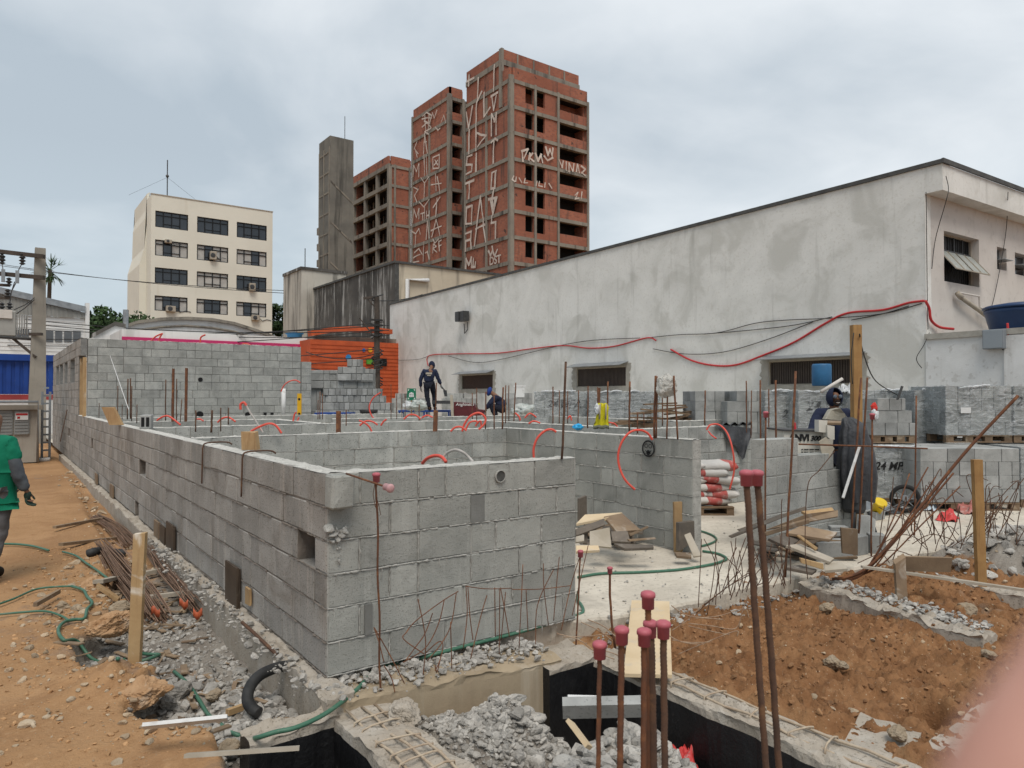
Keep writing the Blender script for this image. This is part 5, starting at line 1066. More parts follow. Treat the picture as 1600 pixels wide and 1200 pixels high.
# -- trees
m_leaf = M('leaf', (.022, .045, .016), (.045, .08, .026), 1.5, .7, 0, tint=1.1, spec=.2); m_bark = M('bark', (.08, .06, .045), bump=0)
def tree(c, h, rx, rz, n, label, seed, s=.35):
    random.seed(seed); t = thing('tree', c, label, 'tree', 'trees behind the far buildings'); c = Vector(c); b = MB(); b.tube([c, c+Vector((.1, 0, h*.5)), c+Vector((0, 0, h*.8))], [.3, .2, .08], 7)
    for k in range(6): a = k; b.tube([c+Vector((0, 0, h*.5)), c+Vector((math.cos(a)*rx*.6, math.sin(a)*rx*.6, h*(.65+.04*k)))], [.1, .03], 5)
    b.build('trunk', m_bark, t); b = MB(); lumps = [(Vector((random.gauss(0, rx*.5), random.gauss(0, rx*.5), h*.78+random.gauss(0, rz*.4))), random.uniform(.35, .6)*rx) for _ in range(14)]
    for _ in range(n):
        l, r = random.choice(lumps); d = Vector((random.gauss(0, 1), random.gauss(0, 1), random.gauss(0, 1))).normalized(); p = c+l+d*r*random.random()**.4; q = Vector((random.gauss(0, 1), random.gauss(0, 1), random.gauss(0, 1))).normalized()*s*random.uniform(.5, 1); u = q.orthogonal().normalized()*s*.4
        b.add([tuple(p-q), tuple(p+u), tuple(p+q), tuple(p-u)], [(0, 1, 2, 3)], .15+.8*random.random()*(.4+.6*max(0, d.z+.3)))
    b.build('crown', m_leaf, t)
def tpos(px, t): c = col(px, t); return (c.x, c.y, 0)
for px, y, t_, rx, l, sd in ((150, 484, 70, 2.2, 'round green tree just right of the industrial building', 1), (172, 480, 72, 2.6, 'bushy green tree, middle of the group left of the office block', 2), (196, 484, 70, 2.0, 'dark tree touching the left edge of the office block', 3), (433, 466, 96, 1.9, 'tall dark tree between the office block and stained building', 4), (160, 492, 66, 2.2, 'low tree peeking over the white parapet', 5)):
    h = P(px, y, t_).z; tree(tpos(px, t_), h, rx, 1.6 if sd != 4 else 2.6, 2600, l, sd)
c = col(71, 75); h = P(71, 422, 75).z; t = thing('palm_tree', (c.x, c.y, 0), 'fan palm showing behind the utility pole', 'palm', None); b = MB(); b.tube([(c.x, c.y, 0), (c.x+.3, c.y, h)], [.25, .18], 8); b.build('trunk', m_bark, t); b = MB(); random.seed(3)
for k in range(26):
    a = random.uniform(0, 6.28); e = random.uniform(-.9, 1.2); o = Vector((c.x+.3, c.y, h)); d = Vector((math.cos(a)*math.cos(e), math.sin(a)*math.cos(e), math.sin(e))); mid = o+d*1.0
    for j in range(9):
        q = (d+Vector((random.gauss(0, .4), random.gauss(0, .4), random.gauss(0, .4)-.15))).normalized()*1.1; s_ = q.cross(Vector((0, 0, 1))).normalized()*.07; b.add([tuple(mid-s_), tuple(mid+s_), tuple(mid+q)], [(0, 1, 2)], random.random())
    b.tube([o, mid], .03, 4)
b.build('frond', m_leaf, t)
# ================================================================ bars, conduits, hoses
def spl(P3, sub=8):
    P3 = [Vector(p) for p in P3]; Q = []
    for i in range(len(P3)-1):
        for k in range(sub):
            a = P3[max(i-1, 0)]; p = P3[i]; c = P3[i+1]; d = P3[min(i+2, len(P3)-1)]; t = k/sub
            Q.append(.5*((2*p)+(c-a)*t+(2*a-5*p+4*c-d)*t*t+(3*p-a-3*c+d)*t**3))
    return Q+[P3[-1]]
def pz(px, t, z): c = col(px, t); return Vector((c.x, c.y, z))
def ribbed(b, p, q, r, bend=0., pitch=.011, n=9):
    p = Vector(p); q = Vector(q); L = (q-p).length; N = int(L/pitch*2); s = (q-p).cross(Vector((0, 0, 1)));
    s = s.normalized() if s.length > 1e-6 else Vector((1, 0, 0)); s = Vector((RT[0], RT[1], 0))
    b.tube([p.lerp(q, i/N)+s*bend*math.sin(math.pi*i/N)+s*.0006*math.sin(i*.31) for i in range(N+1)], [r*(1.0 if i % 2 else 1.13) for i in range(N+1)], n)
CAPPROF = [(.0150, 0), (.0165, .0), (.0172, .030), (.0200, .031), (.0205, .038), (.0190, .043), (.0120, .047), (.004, .048)]
def cap(top, parent, s=1., mat=None, ax=None):
    b = MB(); a = ax or Vector((0, 0, 1)); b.lathe(Vector(top)-a*.036*s, [(r*s, z*s) for r, z in CAPPROF], 18, ax=a); o = b.build('protective_cap', mat or m_cap, parent, True); return o
def bar(px, py, pxb, t, zb, r, label, group=None, capd=0, rib=False, mat=None, tb=None, bend=0.):
    top = P(px, py, t); base = pz(pxb, tb or t, zb); root = None
    b = MB()
    if rib: ribbed(b, base, top, r, bend)
    else:
        s = Vector((RT[0], RT[1], 0)); b.tube([base.lerp(top, k/6)+s*(bend*math.sin(math.pi*k/6)+random.uniform(-.3, .3)*r) for k in range(7)], r, 7)
    if capd:
        root = thing('capped_rebar', base, label, 'rebar', group); b.build('bar', mat or m_rust, root, True); cap(top, root, capd)
    else: tag(b.build('rebar', mat or m_rust, None, True), label, 'rebar', group)
random.seed(77)
# foreground cluster
FG = 'capped bars standing in the pit at the front'
bar(937, 1008, 914, 1.95, -.9, .0062, 'leftmost capped bar of the front cluster, thin and leaning', FG, 1., True, m_rust, bend=.004)
bar(971.5, 985, 953, 1.93, -.9, .0082, 'second capped bar from the left in the front cluster', FG, 1., True, m_rust)
bar(1006.5, 988, 996, 1.93, -.9, .0075, 'capped bar in the middle of the front cluster, in front of a thick dark one', FG, 1., True, m_rust)
bar(1016, 975, 1034, 2.06, -.9, .0115, 'thick ribbed bar leaning right in the middle of the front cluster', FG, 1.04, True, m_rustD)
bar(1036.5, 976, 1043, 1.93, -.9, .0088, 'rightmost capped bar of the front cluster', FG, 1., True, m_rustD)
bar(1012.5, 930, 1010, 2.06, -.9, .0085, 'tallest bar of the front cluster under a dirty cap', FG, 1.06, True, m_rust)
bar(1166, 740, 1238, 2.05, -.35, .0088, 'left one of the two tall dark bars with touching pink caps', 'tall twin capped bars', .98, True, m_rustD, bend=-.010)
bar(1182.5, 740, 1234, 2.12, -.35, .0092, 'right one of the two tall dark bars with touching pink caps', 'tall twin capped bars', 1.0, True, m_rustD, bend=.012)
# bar with cross bar at the corner
t = thing('capped_rebar', pz(596, 4.2, -.2), 'slim rusty bar with a pink cap and a short cross bar tied near its top', 'rebar'); b = MB(); a0, a1 = pz(597, 4.15, -.25), P(588, 742, 4.0)
b.tube([a0.lerp(a1, k/20)+Vector((.004*math.sin(k*.9), 0, 0)) for k in range(21)], .0062, 8); b.build('bar', m_rust, t, True); cap(a1, t, 1.15)
p, q = P(541, 740, 4.1), P(610, 763, 3.86); b = MB(); b.tube([p, p.lerp(q, .5), q], .0060, 8); b.build('cross_bar', m_rust, t, True); cap(q, t, 1.2, m_capP, (q-p).normalized())
b = MB()
for (dx, dy) in ((0, 0), (4, 3)): b.tube([P(586+dx, 753, 3.99), P(583+dx, 772, 3.98), P(586+dx*1.5, 790, 3.98), P(591+dx, 802+dy, 3.99)], .0022, 5)
b.build('tie_wire', m_rustD, t)
bar(953, 888, 960, 5.0, -.1, .0085, 'lone capped bar at the slab edge left of the pale plank', None, 1., False, m_rust, bend=-.012)
bar(907, 862, 899, 4.9, -.1, .006, 'thin capped bar hugging the right end of the short wall', None, 1.05, False, m_rust)
bar(884.5, 565, 878, 5.25, 1.2, .009, 'tall dark rebar rising from the top of the short wall', None, 0, False, m_rustD)
bar(1196.5, 645, 1194, 6.9, 0, .009, 'capped rebar in front of the stepped pier, left one', None, 1.3, False, m_rust)
bar(1243, 580, 1225, 6.55, 0, .011, 'long orange rusted bar leaning across the stepped pier', None, 0, False, m_rust)
bar(1363, 648, 1359, 7.4, 0, .009, 'capped reddish rebar right of the black tarpaulin', None, 1.4, False, m_rust)
bar(1345, 590, 1327, 8.0, .0, .011, 'rusty bar leaning before the black tarpaulin, left of a pair', 'pair of bars before the tarpaulin', 0, False, m_rust)
bar(1355, 590, 1339, 8.0, .0, .011, 'rusty bar before the black tarpaulin with a lump at its top, right of a pair', 'pair of bars before the tarpaulin', 0, False, m_rust)
bar(1188, 594, 1188, 8.4, .0, .010, 'upright rebar between the plastic sheet and the mixer, left of two', None, 0, False, m_rust)
bar(1212, 594, 1211.5, 8.2, .0, .011, 'upright rebar between the plastic sheet and the mixer, right of two', None, 0, False, m_rust)
XA = 5.88; GA = 'bars rising from the block wall end by the doorway'
for (px, py, pxb, r, l) in ((1024, 587, 1022, .013, 'thick rusted bar on the doorway wall, left of the stone topped bar'), (1027, 588, 1025, .009, 'bar pressed against the thick one on the doorway wall'), (1043, 600, 1042, .009, 'bar on the doorway wall crowned by a lump of hardened concrete'), (1052.5, 587, 1059, .010, 'bar leaning left on the doorway wall, right of the stone topped bar')):
    bar(px, py, pxb, tX(px, XA), 1.2, r, l, GA)
q = P(1041.5, 604, tX(1043, XA)); rock(q, .10, 'pale lump of concrete stuck on top of a rebar', m_grout, 1.35)
# far thin bars
GF = 'thin bars standing among the far walls'; LF = 'thin dark bar standing among the far left block walls'
for (px, py, pxb, t_, r) in ((184, 603, 184, 14, .009), (200, 592, 199, 14, .013), (204, 591, 204, 14.3, .013), (206, 603, 206, 13, .008), (259, 593, 259, 13.2, .011), (276, 592, 276, 12.8, .009), (284, 624, 282, 12.6, .008), (306, 641, 306, 9.2, .009), (331, 641, 331, 9.0, .013), (345, 637, 345, 9.3, .008), (357, 637, 357, 11.5, .010), (214, 632, 214, 12, .008), (155, 630, 155, 15, .007), (191, 632, 191, 14, .007)):
    bar(px, py, pxb, t_, 1.2, r, LF, GF, mat=m_rustD)
GC = 'thin bars in the middle distance'; LC = 'thin upright bar in the middle distance before the white warehouse'
for (px, py, pxb, t_, r, zb) in ((682, 598, 680, 12, .010, 1.2), (745, 606, 745, 13, .009, 1.2), (759, 612, 759, 9.9, .009, 1.2), (772, 618, 772, 9.9, .009, 1.2), (786, 605, 785, 9.9, .012, 1.2), (790, 602, 790, 12, .009, 1.2), (795, 602, 795, 13, .009, 1.2), (806, 598, 803, 12.6, .011, 1.2), (738, 614, 738, 14, .009, 1.2), (864, 604, 864, 11.6, .010, 1.2), (874, 610, 874, 12, .008, 1.2), (887, 611, 887, 12, .008, 1.2), (904, 610, 903, 11.6, .009, 1.2),
    (919, 603, 918, 10.2, .010, 1.2), (934, 605, 934, 11, .010, 1.2), (950, 596, 948, 10.5, .012, 1.2), (984, 596, 983, 9.2, .012, 1.2), (996, 644, 996, 8.8, .009, 1.2), (1006, 645, 1006, 10.6, .008, 1.2), (1035, 617, 1035, 11, .009, 1.2), (1102, 610, 1101, 11.0, .011, 1.2), (1166, 595, 1166, 11.2, .010, 1.0), (1174, 610, 1173, 11.2, .008, 1.0), (611, 600, 611, 14, .007, 1.2), (620, 613, 620, 14, .007, 1.2), (628, 615, 628, 15, .007, 1.2), (633, 615, 633, 15, .007, 1.2), (1201, 608, 1201, 10, .009, 1.0), (1432, 618, 1427, 8.5, .009, .0), (500, 612, 500, 14, .009, 1.2), (504, 615, 504, 14, .008, 1.2), (497, 625, 497, 14, .008, 1.2), (541, 640, 541, 11, .008, 1.2), (655, 632, 655, 13, .008, 1.2)):
    bar(px, py, pxb, t_, zb, r, LC, GC)
def post(px, py, pxb, t, zb, w, d, label, mat, name='timber_stake', cat='stake', group=None, lean=0., chip=.0, yaw=0.):
    top = P(px, py, t); base = pz(pxb, t+lean, zb); N = 10; vs = []; fs = []; ax = Vector((math.cos(-YAW+yaw), math.sin(-YAW+yaw), 0)); ay = Vector((-ax.y, ax.x, 0))
    for i in range(N+1):
        c = base.lerp(top, i/N); k = 1+.03*math.sin(i*2.1)
        for (sx, sy_) in ((-1, -1), (1, -1), (1, 1), (-1, 1)): vs.append(tuple(c+ax*sx*w/2*k+ay*sy_*d/2+(Vector((0, 0, chip*(sx+.4*sy_))) if i == N else Vector())))
    for i in range(N):
        for k in range(4): fs.append((i*4+k, i*4+(k+1) % 4, i*4+4+(k+1) % 4, i*4+4+k))
    fs += [(0, 1, 2, 3), (N*4, N*4+1, N*4+2, N*4+3)]; b = MB(); b.add(vs, fs, random.random()); o = b.build(name, mat); return tag(o, label, cat, group)
m_stake = M('stake_wood', (.44, .31, .165), (.36, .24, .12), 5, .8, .5, 60, .003, streak=((.20, .12, .06), .6, 30, .53), patch=((.66, .62, .54), 3.2, .60, .9))
m_stakeR = M('stake_orange', (.36, .215, .085), (.28, .155, .06), 5, .8, .5, 60, .003, streak=((.14, .08, .04), .6, 30, .53))
post(219.5, 833, 212, 4.76, -.35, .078, .035, 'tall pale wooden stake at the left in crumbling earth', m_stake, chip=.004)
post(1526, 718, 1530, 6.4, -.1, .078, .05, 'tall orange brown wooden stake on the right', m_stakeR)
post(1405, 873, 1407, 5.85, -.15, .085, .035, 'short dark splintered stake in the middle of the brown soil', m_plyB, chip=.03)
post(1058.5, 784, 1059, 7.6, 0, .095, .03, 'upright timber batten against the doorway end of the block wall', m_wood, yaw=.3)
post(1337, 508, 1338, 8.6, 0, .10, .10, 'tall square timber post rising above the black tarpaulin', m_stakeR, 'timber_post', 'post')
post(529, 642, 529, 8.9, 1.2, .05, .05, 'short thick rusty square post on the inner cross wall, left one', m_rust, 'rusty_post', 'post', 'rusty square posts')
post(681, 641, 680, 9.3, 1.2, .055, .05, 'short thick rusty square post on the inner cross wall, right of the scaffold', m_rust, 'rusty_post', 'post', 'rusty square posts')
post(271, 576, 270, 12.8, 1.2, .035, .03, 'orange rusty flat bar before the tall grey wall, left of two', m_rust, 'rusty_post', 'post', 'rusty square posts')
post(291.5, 575, 290.5, 12.8, 1.2, .04, .03, 'orange rusty flat bar before the tall grey wall, right of two', m_rust, 'rusty_post', 'post', 'rusty square posts')
post(936, 606, 934, 11.3, 1.2, .045, .04, 'short dark rusty flat bar behind the yellow vest', m_rust, 'rusty_post', 'post', 'rusty square posts')
# bars hooked over the long wall
for (pts, l) in (([(320, 757), (317, 700), (321, 693), (347, 691)], 'bent rusty bar hooked over the long wall, farther one'), ([(380, 777), (379, 712), (386, 704), (402, 703)], 'bent rusty bar hooked over the long wall, nearer one')):
    q0 = onX(pts[1][0], pts[1][1], XL-.02); yy = q0.y
    b = MB(); b.tube(spl([(XL-.02, yy+.02, onX(*pts[0], XL-.02).z), (XL-.02, yy, 1.12), (XL-.015, yy, 1.19), (XL+.02, yy, 1.225), (XL+.20, yy+.02, 1.225), (XL+.25, yy+.02, 1.2)], 5), .007, 7); tag(b.build('bent_bar', m_rustD, None, True), l, 'rebar', 'bars hooked over the long wall')
b = MB(); b.tube([P(105, 640, 17), P(94, 690, 17)], .01, 5); tag(b.build('thin_rod', m_rustD), 'thin dark rod leaning on the far part of the long wall', 'rod')
b = MB(); b.tube([P(163, 530, 18.5), P(201, 640, 13)], .006, 4); tag(b.build('string_line', m_white2), 'white string stretched down from the tall grey wall', 'string')
# long inclined bars on the right
GL = 'long bars leaning out of the broken beam on the right'
def wirepx(pts, r, label, name='bent_wire', cat='rebar wire', group=None, mat=None, sub=6):
    b = MB(); b.tube(spl([P(*p) for p in pts], sub), r, 6); return tag(b.build(name, mat or m_rustD, None, True), label, cat, group)
wirepx([(1591, 618, 6.0), (1514, 700, 6.1), (1440, 790, 6.15), (1366, 877, 6.2), (1330, 900, 6.25), (1300, 905, 6.3)], .013, 'longest and thickest bar leaning up to the right edge', 'leaning_bar', 'rebar', GL, m_rust)
for k, (a, b_, c_) in enumerate((((1490, 739), (1430, 810), (1378, 868)), ((1462, 745), (1425, 800), (1372, 880)), ((1450, 730), (1410, 800), (1365, 872)), ((1500, 760), (1440, 820), (1380, 880)), ((1421, 740), (1400, 800), (1368, 868)))):
    wirepx([(*a, 6.1+.05*k), (*b_, 6.15), (*c_, 6.2), (1345, 896+k, 6.3), (1296, 908+2*k, 6.4)], .006 if k else .008, 'thinner rusty bar fanning out of the bundle beside the longest leaning bar', 'leaning_bar', 'rebar', GL, m_rust)
GW = 'tangled thin wires along the slab edge'; LWR = 'thin rusty wire sprouting from the edge of the concrete slab'
wl_ = [[(1100, 842), (1118, 880), (1126, 935)], [(1096, 842), (1094, 890), (1091, 949)], [(1119, 842), (1115, 900), (1105, 960)], [(1151, 855), (1139, 885), (1140, 925)], [(1170, 845), (1150, 900), (1140, 930)], [(1165, 840), (1152, 880), (1148, 925)], [(1155, 860), (1160, 900), (1150, 932)], [(1176, 850), (1190, 900), (1172, 925)], [(1186, 860), (1178, 890), (1165, 920)],
      [(1088, 958), (1120, 930), (1165, 898), (1172, 902), (1166, 925)], [(1100, 945), (1140, 915), (1172, 898)], [(1200, 860), (1215, 885), (1228, 915)], [(1206, 850), (1196, 890), (1200, 915)], [(1190, 855), (1205, 880), (1195, 915)], [(1212, 848), (1222, 880), (1208, 918)], [(1150, 840), (1146, 870), (1128, 925)], [(1132, 872), (1122, 900), (1118, 945)],
      [(1213, 862), (1206, 900), (1183, 915)], [(1222, 780), (1221, 795), (1222, 870)], [(1304, 705), (1280, 735), (1262, 760), (1258, 850), (1262, 905)]]
random.seed(31)
for w in wl_:
    tt = [5.55+random.uniform(-.15, .25)]*len(w); wirepx([(x, y, q) for (x, y), q in zip(w, tt)], .0035, LWR, group=GW)
GW2 = 'tangled thin wires behind the leaning bars'; LW2 = 'thin bent wire standing in the tangle behind the leaning bars'
for w in [[(1382, 790), (1375, 850), (1390, 880)], [(1400, 770), (1410, 820), (1395, 875)], [(1415, 790), (1440, 840), (1430, 880)], [(1432, 780), (1425, 830), (1450, 860)], [(1452, 800), (1460, 830), (1440, 850)], [(1425, 850), (1455, 835), (1490, 845), (1480, 855)], [(1470, 800), (1495, 845), (1510, 850)], [(1500, 790), (1490, 830), (1478, 850)], [(1545, 760), (1548, 800), (1540, 830)], [(1560, 770), (1570, 810), (1592, 838)], [(1575, 775), (1555, 800), (1530, 838)], [(1590, 770), (1580, 800), (1560, 835)], [(1548, 755), (1540, 765), (1542, 815)], [(1510, 845), (1540, 810), (1560, 800), (1585, 815)], [(1470, 755), (1456, 790), (1462, 850)], [(1440, 745), (1450, 800), (1475, 850)], [(1396, 745), (1392, 790), (1380, 850), (1350, 895)], [(1370, 855), (1410, 835), (1445, 850), (1450, 870)], [(1340, 880), (1390, 860), (1425, 868)], [(1530, 800), (1515, 825), (1500, 858)]]:
    q = 6.6+random.uniform(0, .8); wirepx([(x, y, q) for x, y in w], .0042, LW2, group=GW2)
for _ in range(26):
    x0 = random.uniform(1395, 1600); y0 = random.uniform(828, 862); q = 6.4+random.uniform(0, 1.2); h_ = random.uniform(35, 105); l_ = random.gauss(0, 28)
    wirepx([(x0, y0, q), (x0+l_*.3+random.gauss(0, 8), y0-h_*.5, q), (x0+l_, y0-h_, q), (x0+l_+random.gauss(0, 14), y0-h_+random.uniform(-6, 14), q)], .0038, LW2, group=GW2)
for _ in range(16):
    x0 = random.uniform(1085, 1250); y0 = 945-(x0-1085)*.20+random.uniform(-8, 4); q = 5.5+random.uniform(-.1, .3); h_ = random.uniform(30, 90); l_ = random.gauss(8, 20)
    wirepx([(x0, y0, q), (x0+l_*.4+random.gauss(0, 5), y0-h_*.5, q), (x0+l_, y0-h_, q)], .0034, LWR, group=GW)
GW3 = 'pale wires lying on the brown soil'; LW3 = 'thin pale wire sticking out over the brown soil left of the tall twin bars'
for w in [[(1076, 974), (1112, 978), (1149, 982), (1160, 955), (1169, 930)], [(1087, 966), (1125, 962), (1162, 951), (1170, 965)], [(1060, 1022), (1100, 1005), (1149, 986), (1152, 994)], [(1049, 946), (1075, 962), (1130, 968)], [(1076, 978), (1110, 986), (1140, 992)], [(1050, 1000), (1080, 1004), (1110, 1003)], [(1040, 990), (1065, 1003), (1095, 1007)], [(1094, 949), (1075, 968), (1050, 985)],
          [(870, 990), (905, 1000), (930, 1018), (960, 1030)], [(908, 972), (935, 985), (955, 1000)], [(880, 996), (920, 994), (950, 990)], [(918, 968), (945, 980), (972, 1005)], [(925, 1020), (948, 1018), (968, 1025)]]:
    q = 4.35+(w[0][0]-1000)*.002; wirepx([(x, y, q) for x, y in w], .0032, LW3, group=GW3, mat=M('pale_wire', (.36, .27, .19), (.22, .13, .08), 30, .8, 0) if 'pale_wire' not in bpy.data.materials else bpy.data.materials['pale_wire'])
# stirrups left standing in the grade beam before the short wall
sc_ = thing('stirrup_row', (2.2, 3.74, -.08), 'row of thin rusty stirrups standing before the short block wall', 'rebar stirrups')
for w in [[(584, 980), (592, 1003), (600, 1035)], [(585, 981), (610, 1025), (632, 1068)], [(600, 1040), (612, 1060), (617, 1082)], [(653, 936), (665, 1000), (661, 1055)], [(716, 924), (690, 940), (650, 970), (635, 988), (631, 999), (663, 1022)], [(713, 926), (705, 975), (690, 1005), (668, 1032)], [(694, 938), (685, 975), (665, 1012), (630, 1035)], [(676, 958), (664, 990), (650, 1010), (634, 1032)], [(665, 1020), (685, 1003), (692, 1008), (688, 1030), (680, 1048)], [(704, 972), (706, 1045)],
          [(728, 915), (730, 960), (724, 1012)], [(731, 915), (734, 960), (739, 1000)], [(761, 930), (752, 960), (735, 1030)], [(728, 916), (760, 920), (800, 919)], [(773, 918), (774, 995)], [(781, 920), (780, 1022)], [(782, 918), (790, 960), (796, 995)],
          [(817, 882), (815, 930), (811, 1012)], [(849, 880), (850, 920), (857, 977)], [(865, 890), (840, 945), (837, 1007)], [(874, 870), (870, 910), (865, 970)], [(907, 867), (892, 915), (877, 985)], [(919, 852), (907, 905), (894, 962)], [(800, 921), (822, 921), (850, 920), (892, 915)], [(822, 922), (825, 987)], [(690, 1020), (683, 1050), (680, 1040)], [(790, 925), (783, 1000)]]:
    b = MB(); b.tube(spl([onY(x, y, 3.76-.03*k) for k, (x, y) in enumerate(w)], 6), .0032, 6); b.build('stirrup', m_rust, sc_, True)
# conduits
GCN = 'orange red corrugated conduits coming out of the walls'
def cond(pts, r, label, mat=None, group=GCN, name='conduit'):
    b = MB(); Q_ = spl([P(*p) for p in pts], 14); b.tube(Q_, [r*.8*(1.0 if i_ % 2 else .9) for i_ in range(len(Q_))], 9); return tag(b.build(name, mat or m_cond, None, True), label, 'conduit', group)
cond([(1019, 687, 7.7), (1012, 677, 7.68), (1000, 672, 7.65), (985, 675, 7.62), (972, 690, 7.62), (966, 710, 7.62), (968, 730, 7.62), (977, 750, 7.6), (992, 765, 7.6)], .0165, 'big red conduit loop curling over the doorway block wall', group=None)
cond([(834, 716, 5.5), (834, 700, 5.5), (840, 684, 5.5), (852, 673, 5.5), (862, 671, 5.5), (869, 675, 5.5)], .0125, 'red conduit arch standing on the right half of the short wall', group=None)
cond([(660, 724, 5.3), (668, 716, 5.25), (680, 712, 5.2), (690, 714, 5.15), (697, 722, 5.1)], .0165, 'thick red conduit hump speckled with mortar behind the short wall', group=None)
cond([(690, 720, 5.6), (697, 709, 5.6), (710, 703, 5.55), (722, 706, 5.5), (732, 714, 5.5), (739, 722, 5.45)], .0145, 'mortar covered conduit arch half grey half red behind the short wall', M('mortar_conduit', (.46, .43, .40), (.58, .55, .52), 5, .85, .5, 60, .003, patch=((.68, .10, .07), 5, .53, 1.), ribs=(90, 'Z', 2)), None)
cond([(1104, 672, 9.8), (1110, 664, 9.8), (1124, 664, 9.8), (1137, 678, 9.7), (1145, 705, 9.6), (1147, 735, 9.6), (1140, 765, 9.6)], .016, 'long red conduit hanging beside the black plastic sheet', group=None)
cond([(1107, 674, 9.9), (1112, 680, 9.8), (1119, 685, 9.7)], .014, 'short red conduit stub poking from a hole in the back wall', group=None)
cond([(376, 640, 8.6), (376, 632, 8.6), (381, 629, 8.6), (385, 634, 8.6)], .02, 'red hook shaped conduit end above the pale pipe', group=None)
cond([(385, 634, 8.6), (391, 645, 8.6), (399, 657, 8.6), (406, 668, 8.6), (411, 676, 8.6)], .014, 'pale and red slanting conduit below the hook', bpy.data.materials['mortar_conduit'], None)
cond([(392, 674, 8.2), (405, 667, 8.2), (420, 662, 8.2), (431, 665, 8.2), (440, 677, 8.2)], .017, 'flat red conduit arch near the timber chunk on the long wall', group=None)
cond([(722, 674, 9.4), (726, 662, 9.4), (735, 650, 9.4), (748, 645, 9.4), (758, 652, 9.4), (757, 662, 9.4), (748, 671, 9.4)], .019, 'large red conduit loop in the centre of the far rooms', group=None)
cond([(727, 673, 9.7), (733, 661, 9.7), (742, 658, 9.7), (748, 661, 9.7)], .016, 'smaller red conduit arch inside the large loop', group=None)
cond([(743, 666, 9.5), (746, 661, 9.5), (751, 658, 9.5), (752, 668, 9.5)], .015, 'short red conduit kink at the foot of the large loop', group=None)
cond([(704, 674, 9.3), (711, 668, 9.3), (720, 667, 9.3), (729, 673, 9.3)], .017, 'low red conduit hump left of the large loop', group=None)
L0 = 'small red conduit arch among the far rooms'
for w in ([(245, 657, 12), (255, 651, 12), (265, 651, 12), (282, 664, 12)], [(340, 660, 12), (347, 654, 12), (357, 652, 12), (368, 659, 12)], [(306, 655, 13), (313, 655, 13), (318, 658, 13)], [(561, 657, 10), (570, 661, 10), (577, 667, 10), (581, 675, 10)], [(562, 665, 10.2), (572, 658, 10.2), (582, 659, 10.2), (590, 664, 10.2)], [(595, 665, 10.4), (599, 659, 10.4), (604, 655, 10.4)], [(439, 612, 18), (444, 602, 18), (452, 596, 18), (462, 594, 18), (469, 598, 18)], [(595, 613, 15), (583, 622, 15), (577, 636, 15), (581, 650, 15), (588, 656, 15)], [(631, 655, 12.5), (640, 648, 12.5), (650, 649, 12.5), (657, 655, 12.5)], [(659, 653, 13), (667, 649, 13), (676, 652, 13)], [(805, 645, 12.5), (811, 651, 12.5), (813, 657, 12.5)], [(820, 653, 12.5), (828, 646, 12.5), (838, 652, 12.5)], [(826, 662, 11), (834, 658, 11), (844, 661, 11)], [(950, 660, 11), (960, 662, 11), (966, 669, 11)], [(886, 655, 13), (891, 650, 13), (893, 657, 13)], [(458, 658, 13), (460, 648, 13), (463, 644, 13)], [(464, 660, 13), (467, 652, 13)], [(1243, 672, 8.8), (1242, 662, 8.8)]):
    cond(w, .020 if w[0][2] > 11 else .017, L0)
L1 = 'red conduit end curling over the top of the tall grey wall'
for w in ([(236, 533, 19.6), (243, 526, 19.6), (254, 521, 19.6)], [(248, 533, 19.6), (250, 527, 19.6), (254, 521, 19.6)], [(313, 535, 19.6), (314, 527, 19.6), (321, 523, 19.6)], [(379, 537, 19.6), (388, 538, 19.6), (396, 543, 19.6)]): cond(w, .028, L1, group='conduit ends over the tall wall')
cond([(312, 594, 18.9), (314, 588, 18.9)], .03, 'tiny red conduit stub at a hole in the tall wall', group=None)
# hoses
def Gh(x, y, up=.03):
    z = -.15
    for _ in range(6): p = G(x, y, z+up); z = gh(p.x, p.y)
    return Vector((p.x, p.y, z+up))
hp = [Gh(x, y) for x, y in [(112, 916), (130, 922), (136, 932), (144, 942), (136, 952), (132, 966), (117, 968), (100, 972), (91, 985), (100, 1000), (120, 1015), (145, 1030), (180, 1037), (212, 1035), (240, 1027), (249, 1022), (232, 1017), (207, 1022), (187, 1035), (184, 1047)]]
b = MB(); b.tube(spl(hp, 8), .0125, 9); tag(b.build('garden_hose', m_hose, None, True), 'green hose snaking on the earth round the tall pale stake', 'hose')
hp = [Gh(x, y) for x, y in [(272, 1050), (292, 1067), (310, 1092), (325, 1115), (345, 1132), (365, 1150), (390, 1155)]]+[G(400, 1153, -.08), G(430, 1144, -.035)]+[G(x, y, -.03) for x, y in [(462, 1137), (500, 1120), (530, 1100), (560, 1075), (587, 1047), (625, 1035), (650, 1030)]]+[G(x, y, .0) for x, y in [(687, 1020), (737, 1007), (800, 991), (860, 974)]]+[G(905, 960, .0), G(911, 953, .01), G(908, 945, .01), G(903, 938, .02), G(903, 925, .02)]
b = MB(); b.tube(spl(hp, 8), .0125, 9); tag(b.build('garden_hose', m_hose, None, True), 'green hose running along the foot of the short block wall', 'hose')
hp = [G(x, y, .015) for x, y in [(903, 902), (940, 896), (1000, 894), (1060, 890), (1110, 882), (1130, 876), (1135, 872), (1122, 865), (1098, 861)]]; b = MB(); b.tube(spl(hp, 8), .0125, 9); tag(b.build('garden_hose', m_hose, None, True), 'green hose lying in a long curve on the pale slab', 'hose')
hp = [G(x, y, .015) for x, y in [(1088, 828), (1103, 832), (1116, 838), (1119, 844), (1108, 850), (1096, 853)]]; b = MB(); b.tube(spl(hp, 8), .012, 9); tag(b.build('garden_hose', m_hose, None, True), 'short bend of green hose by the doorway', 'hose')
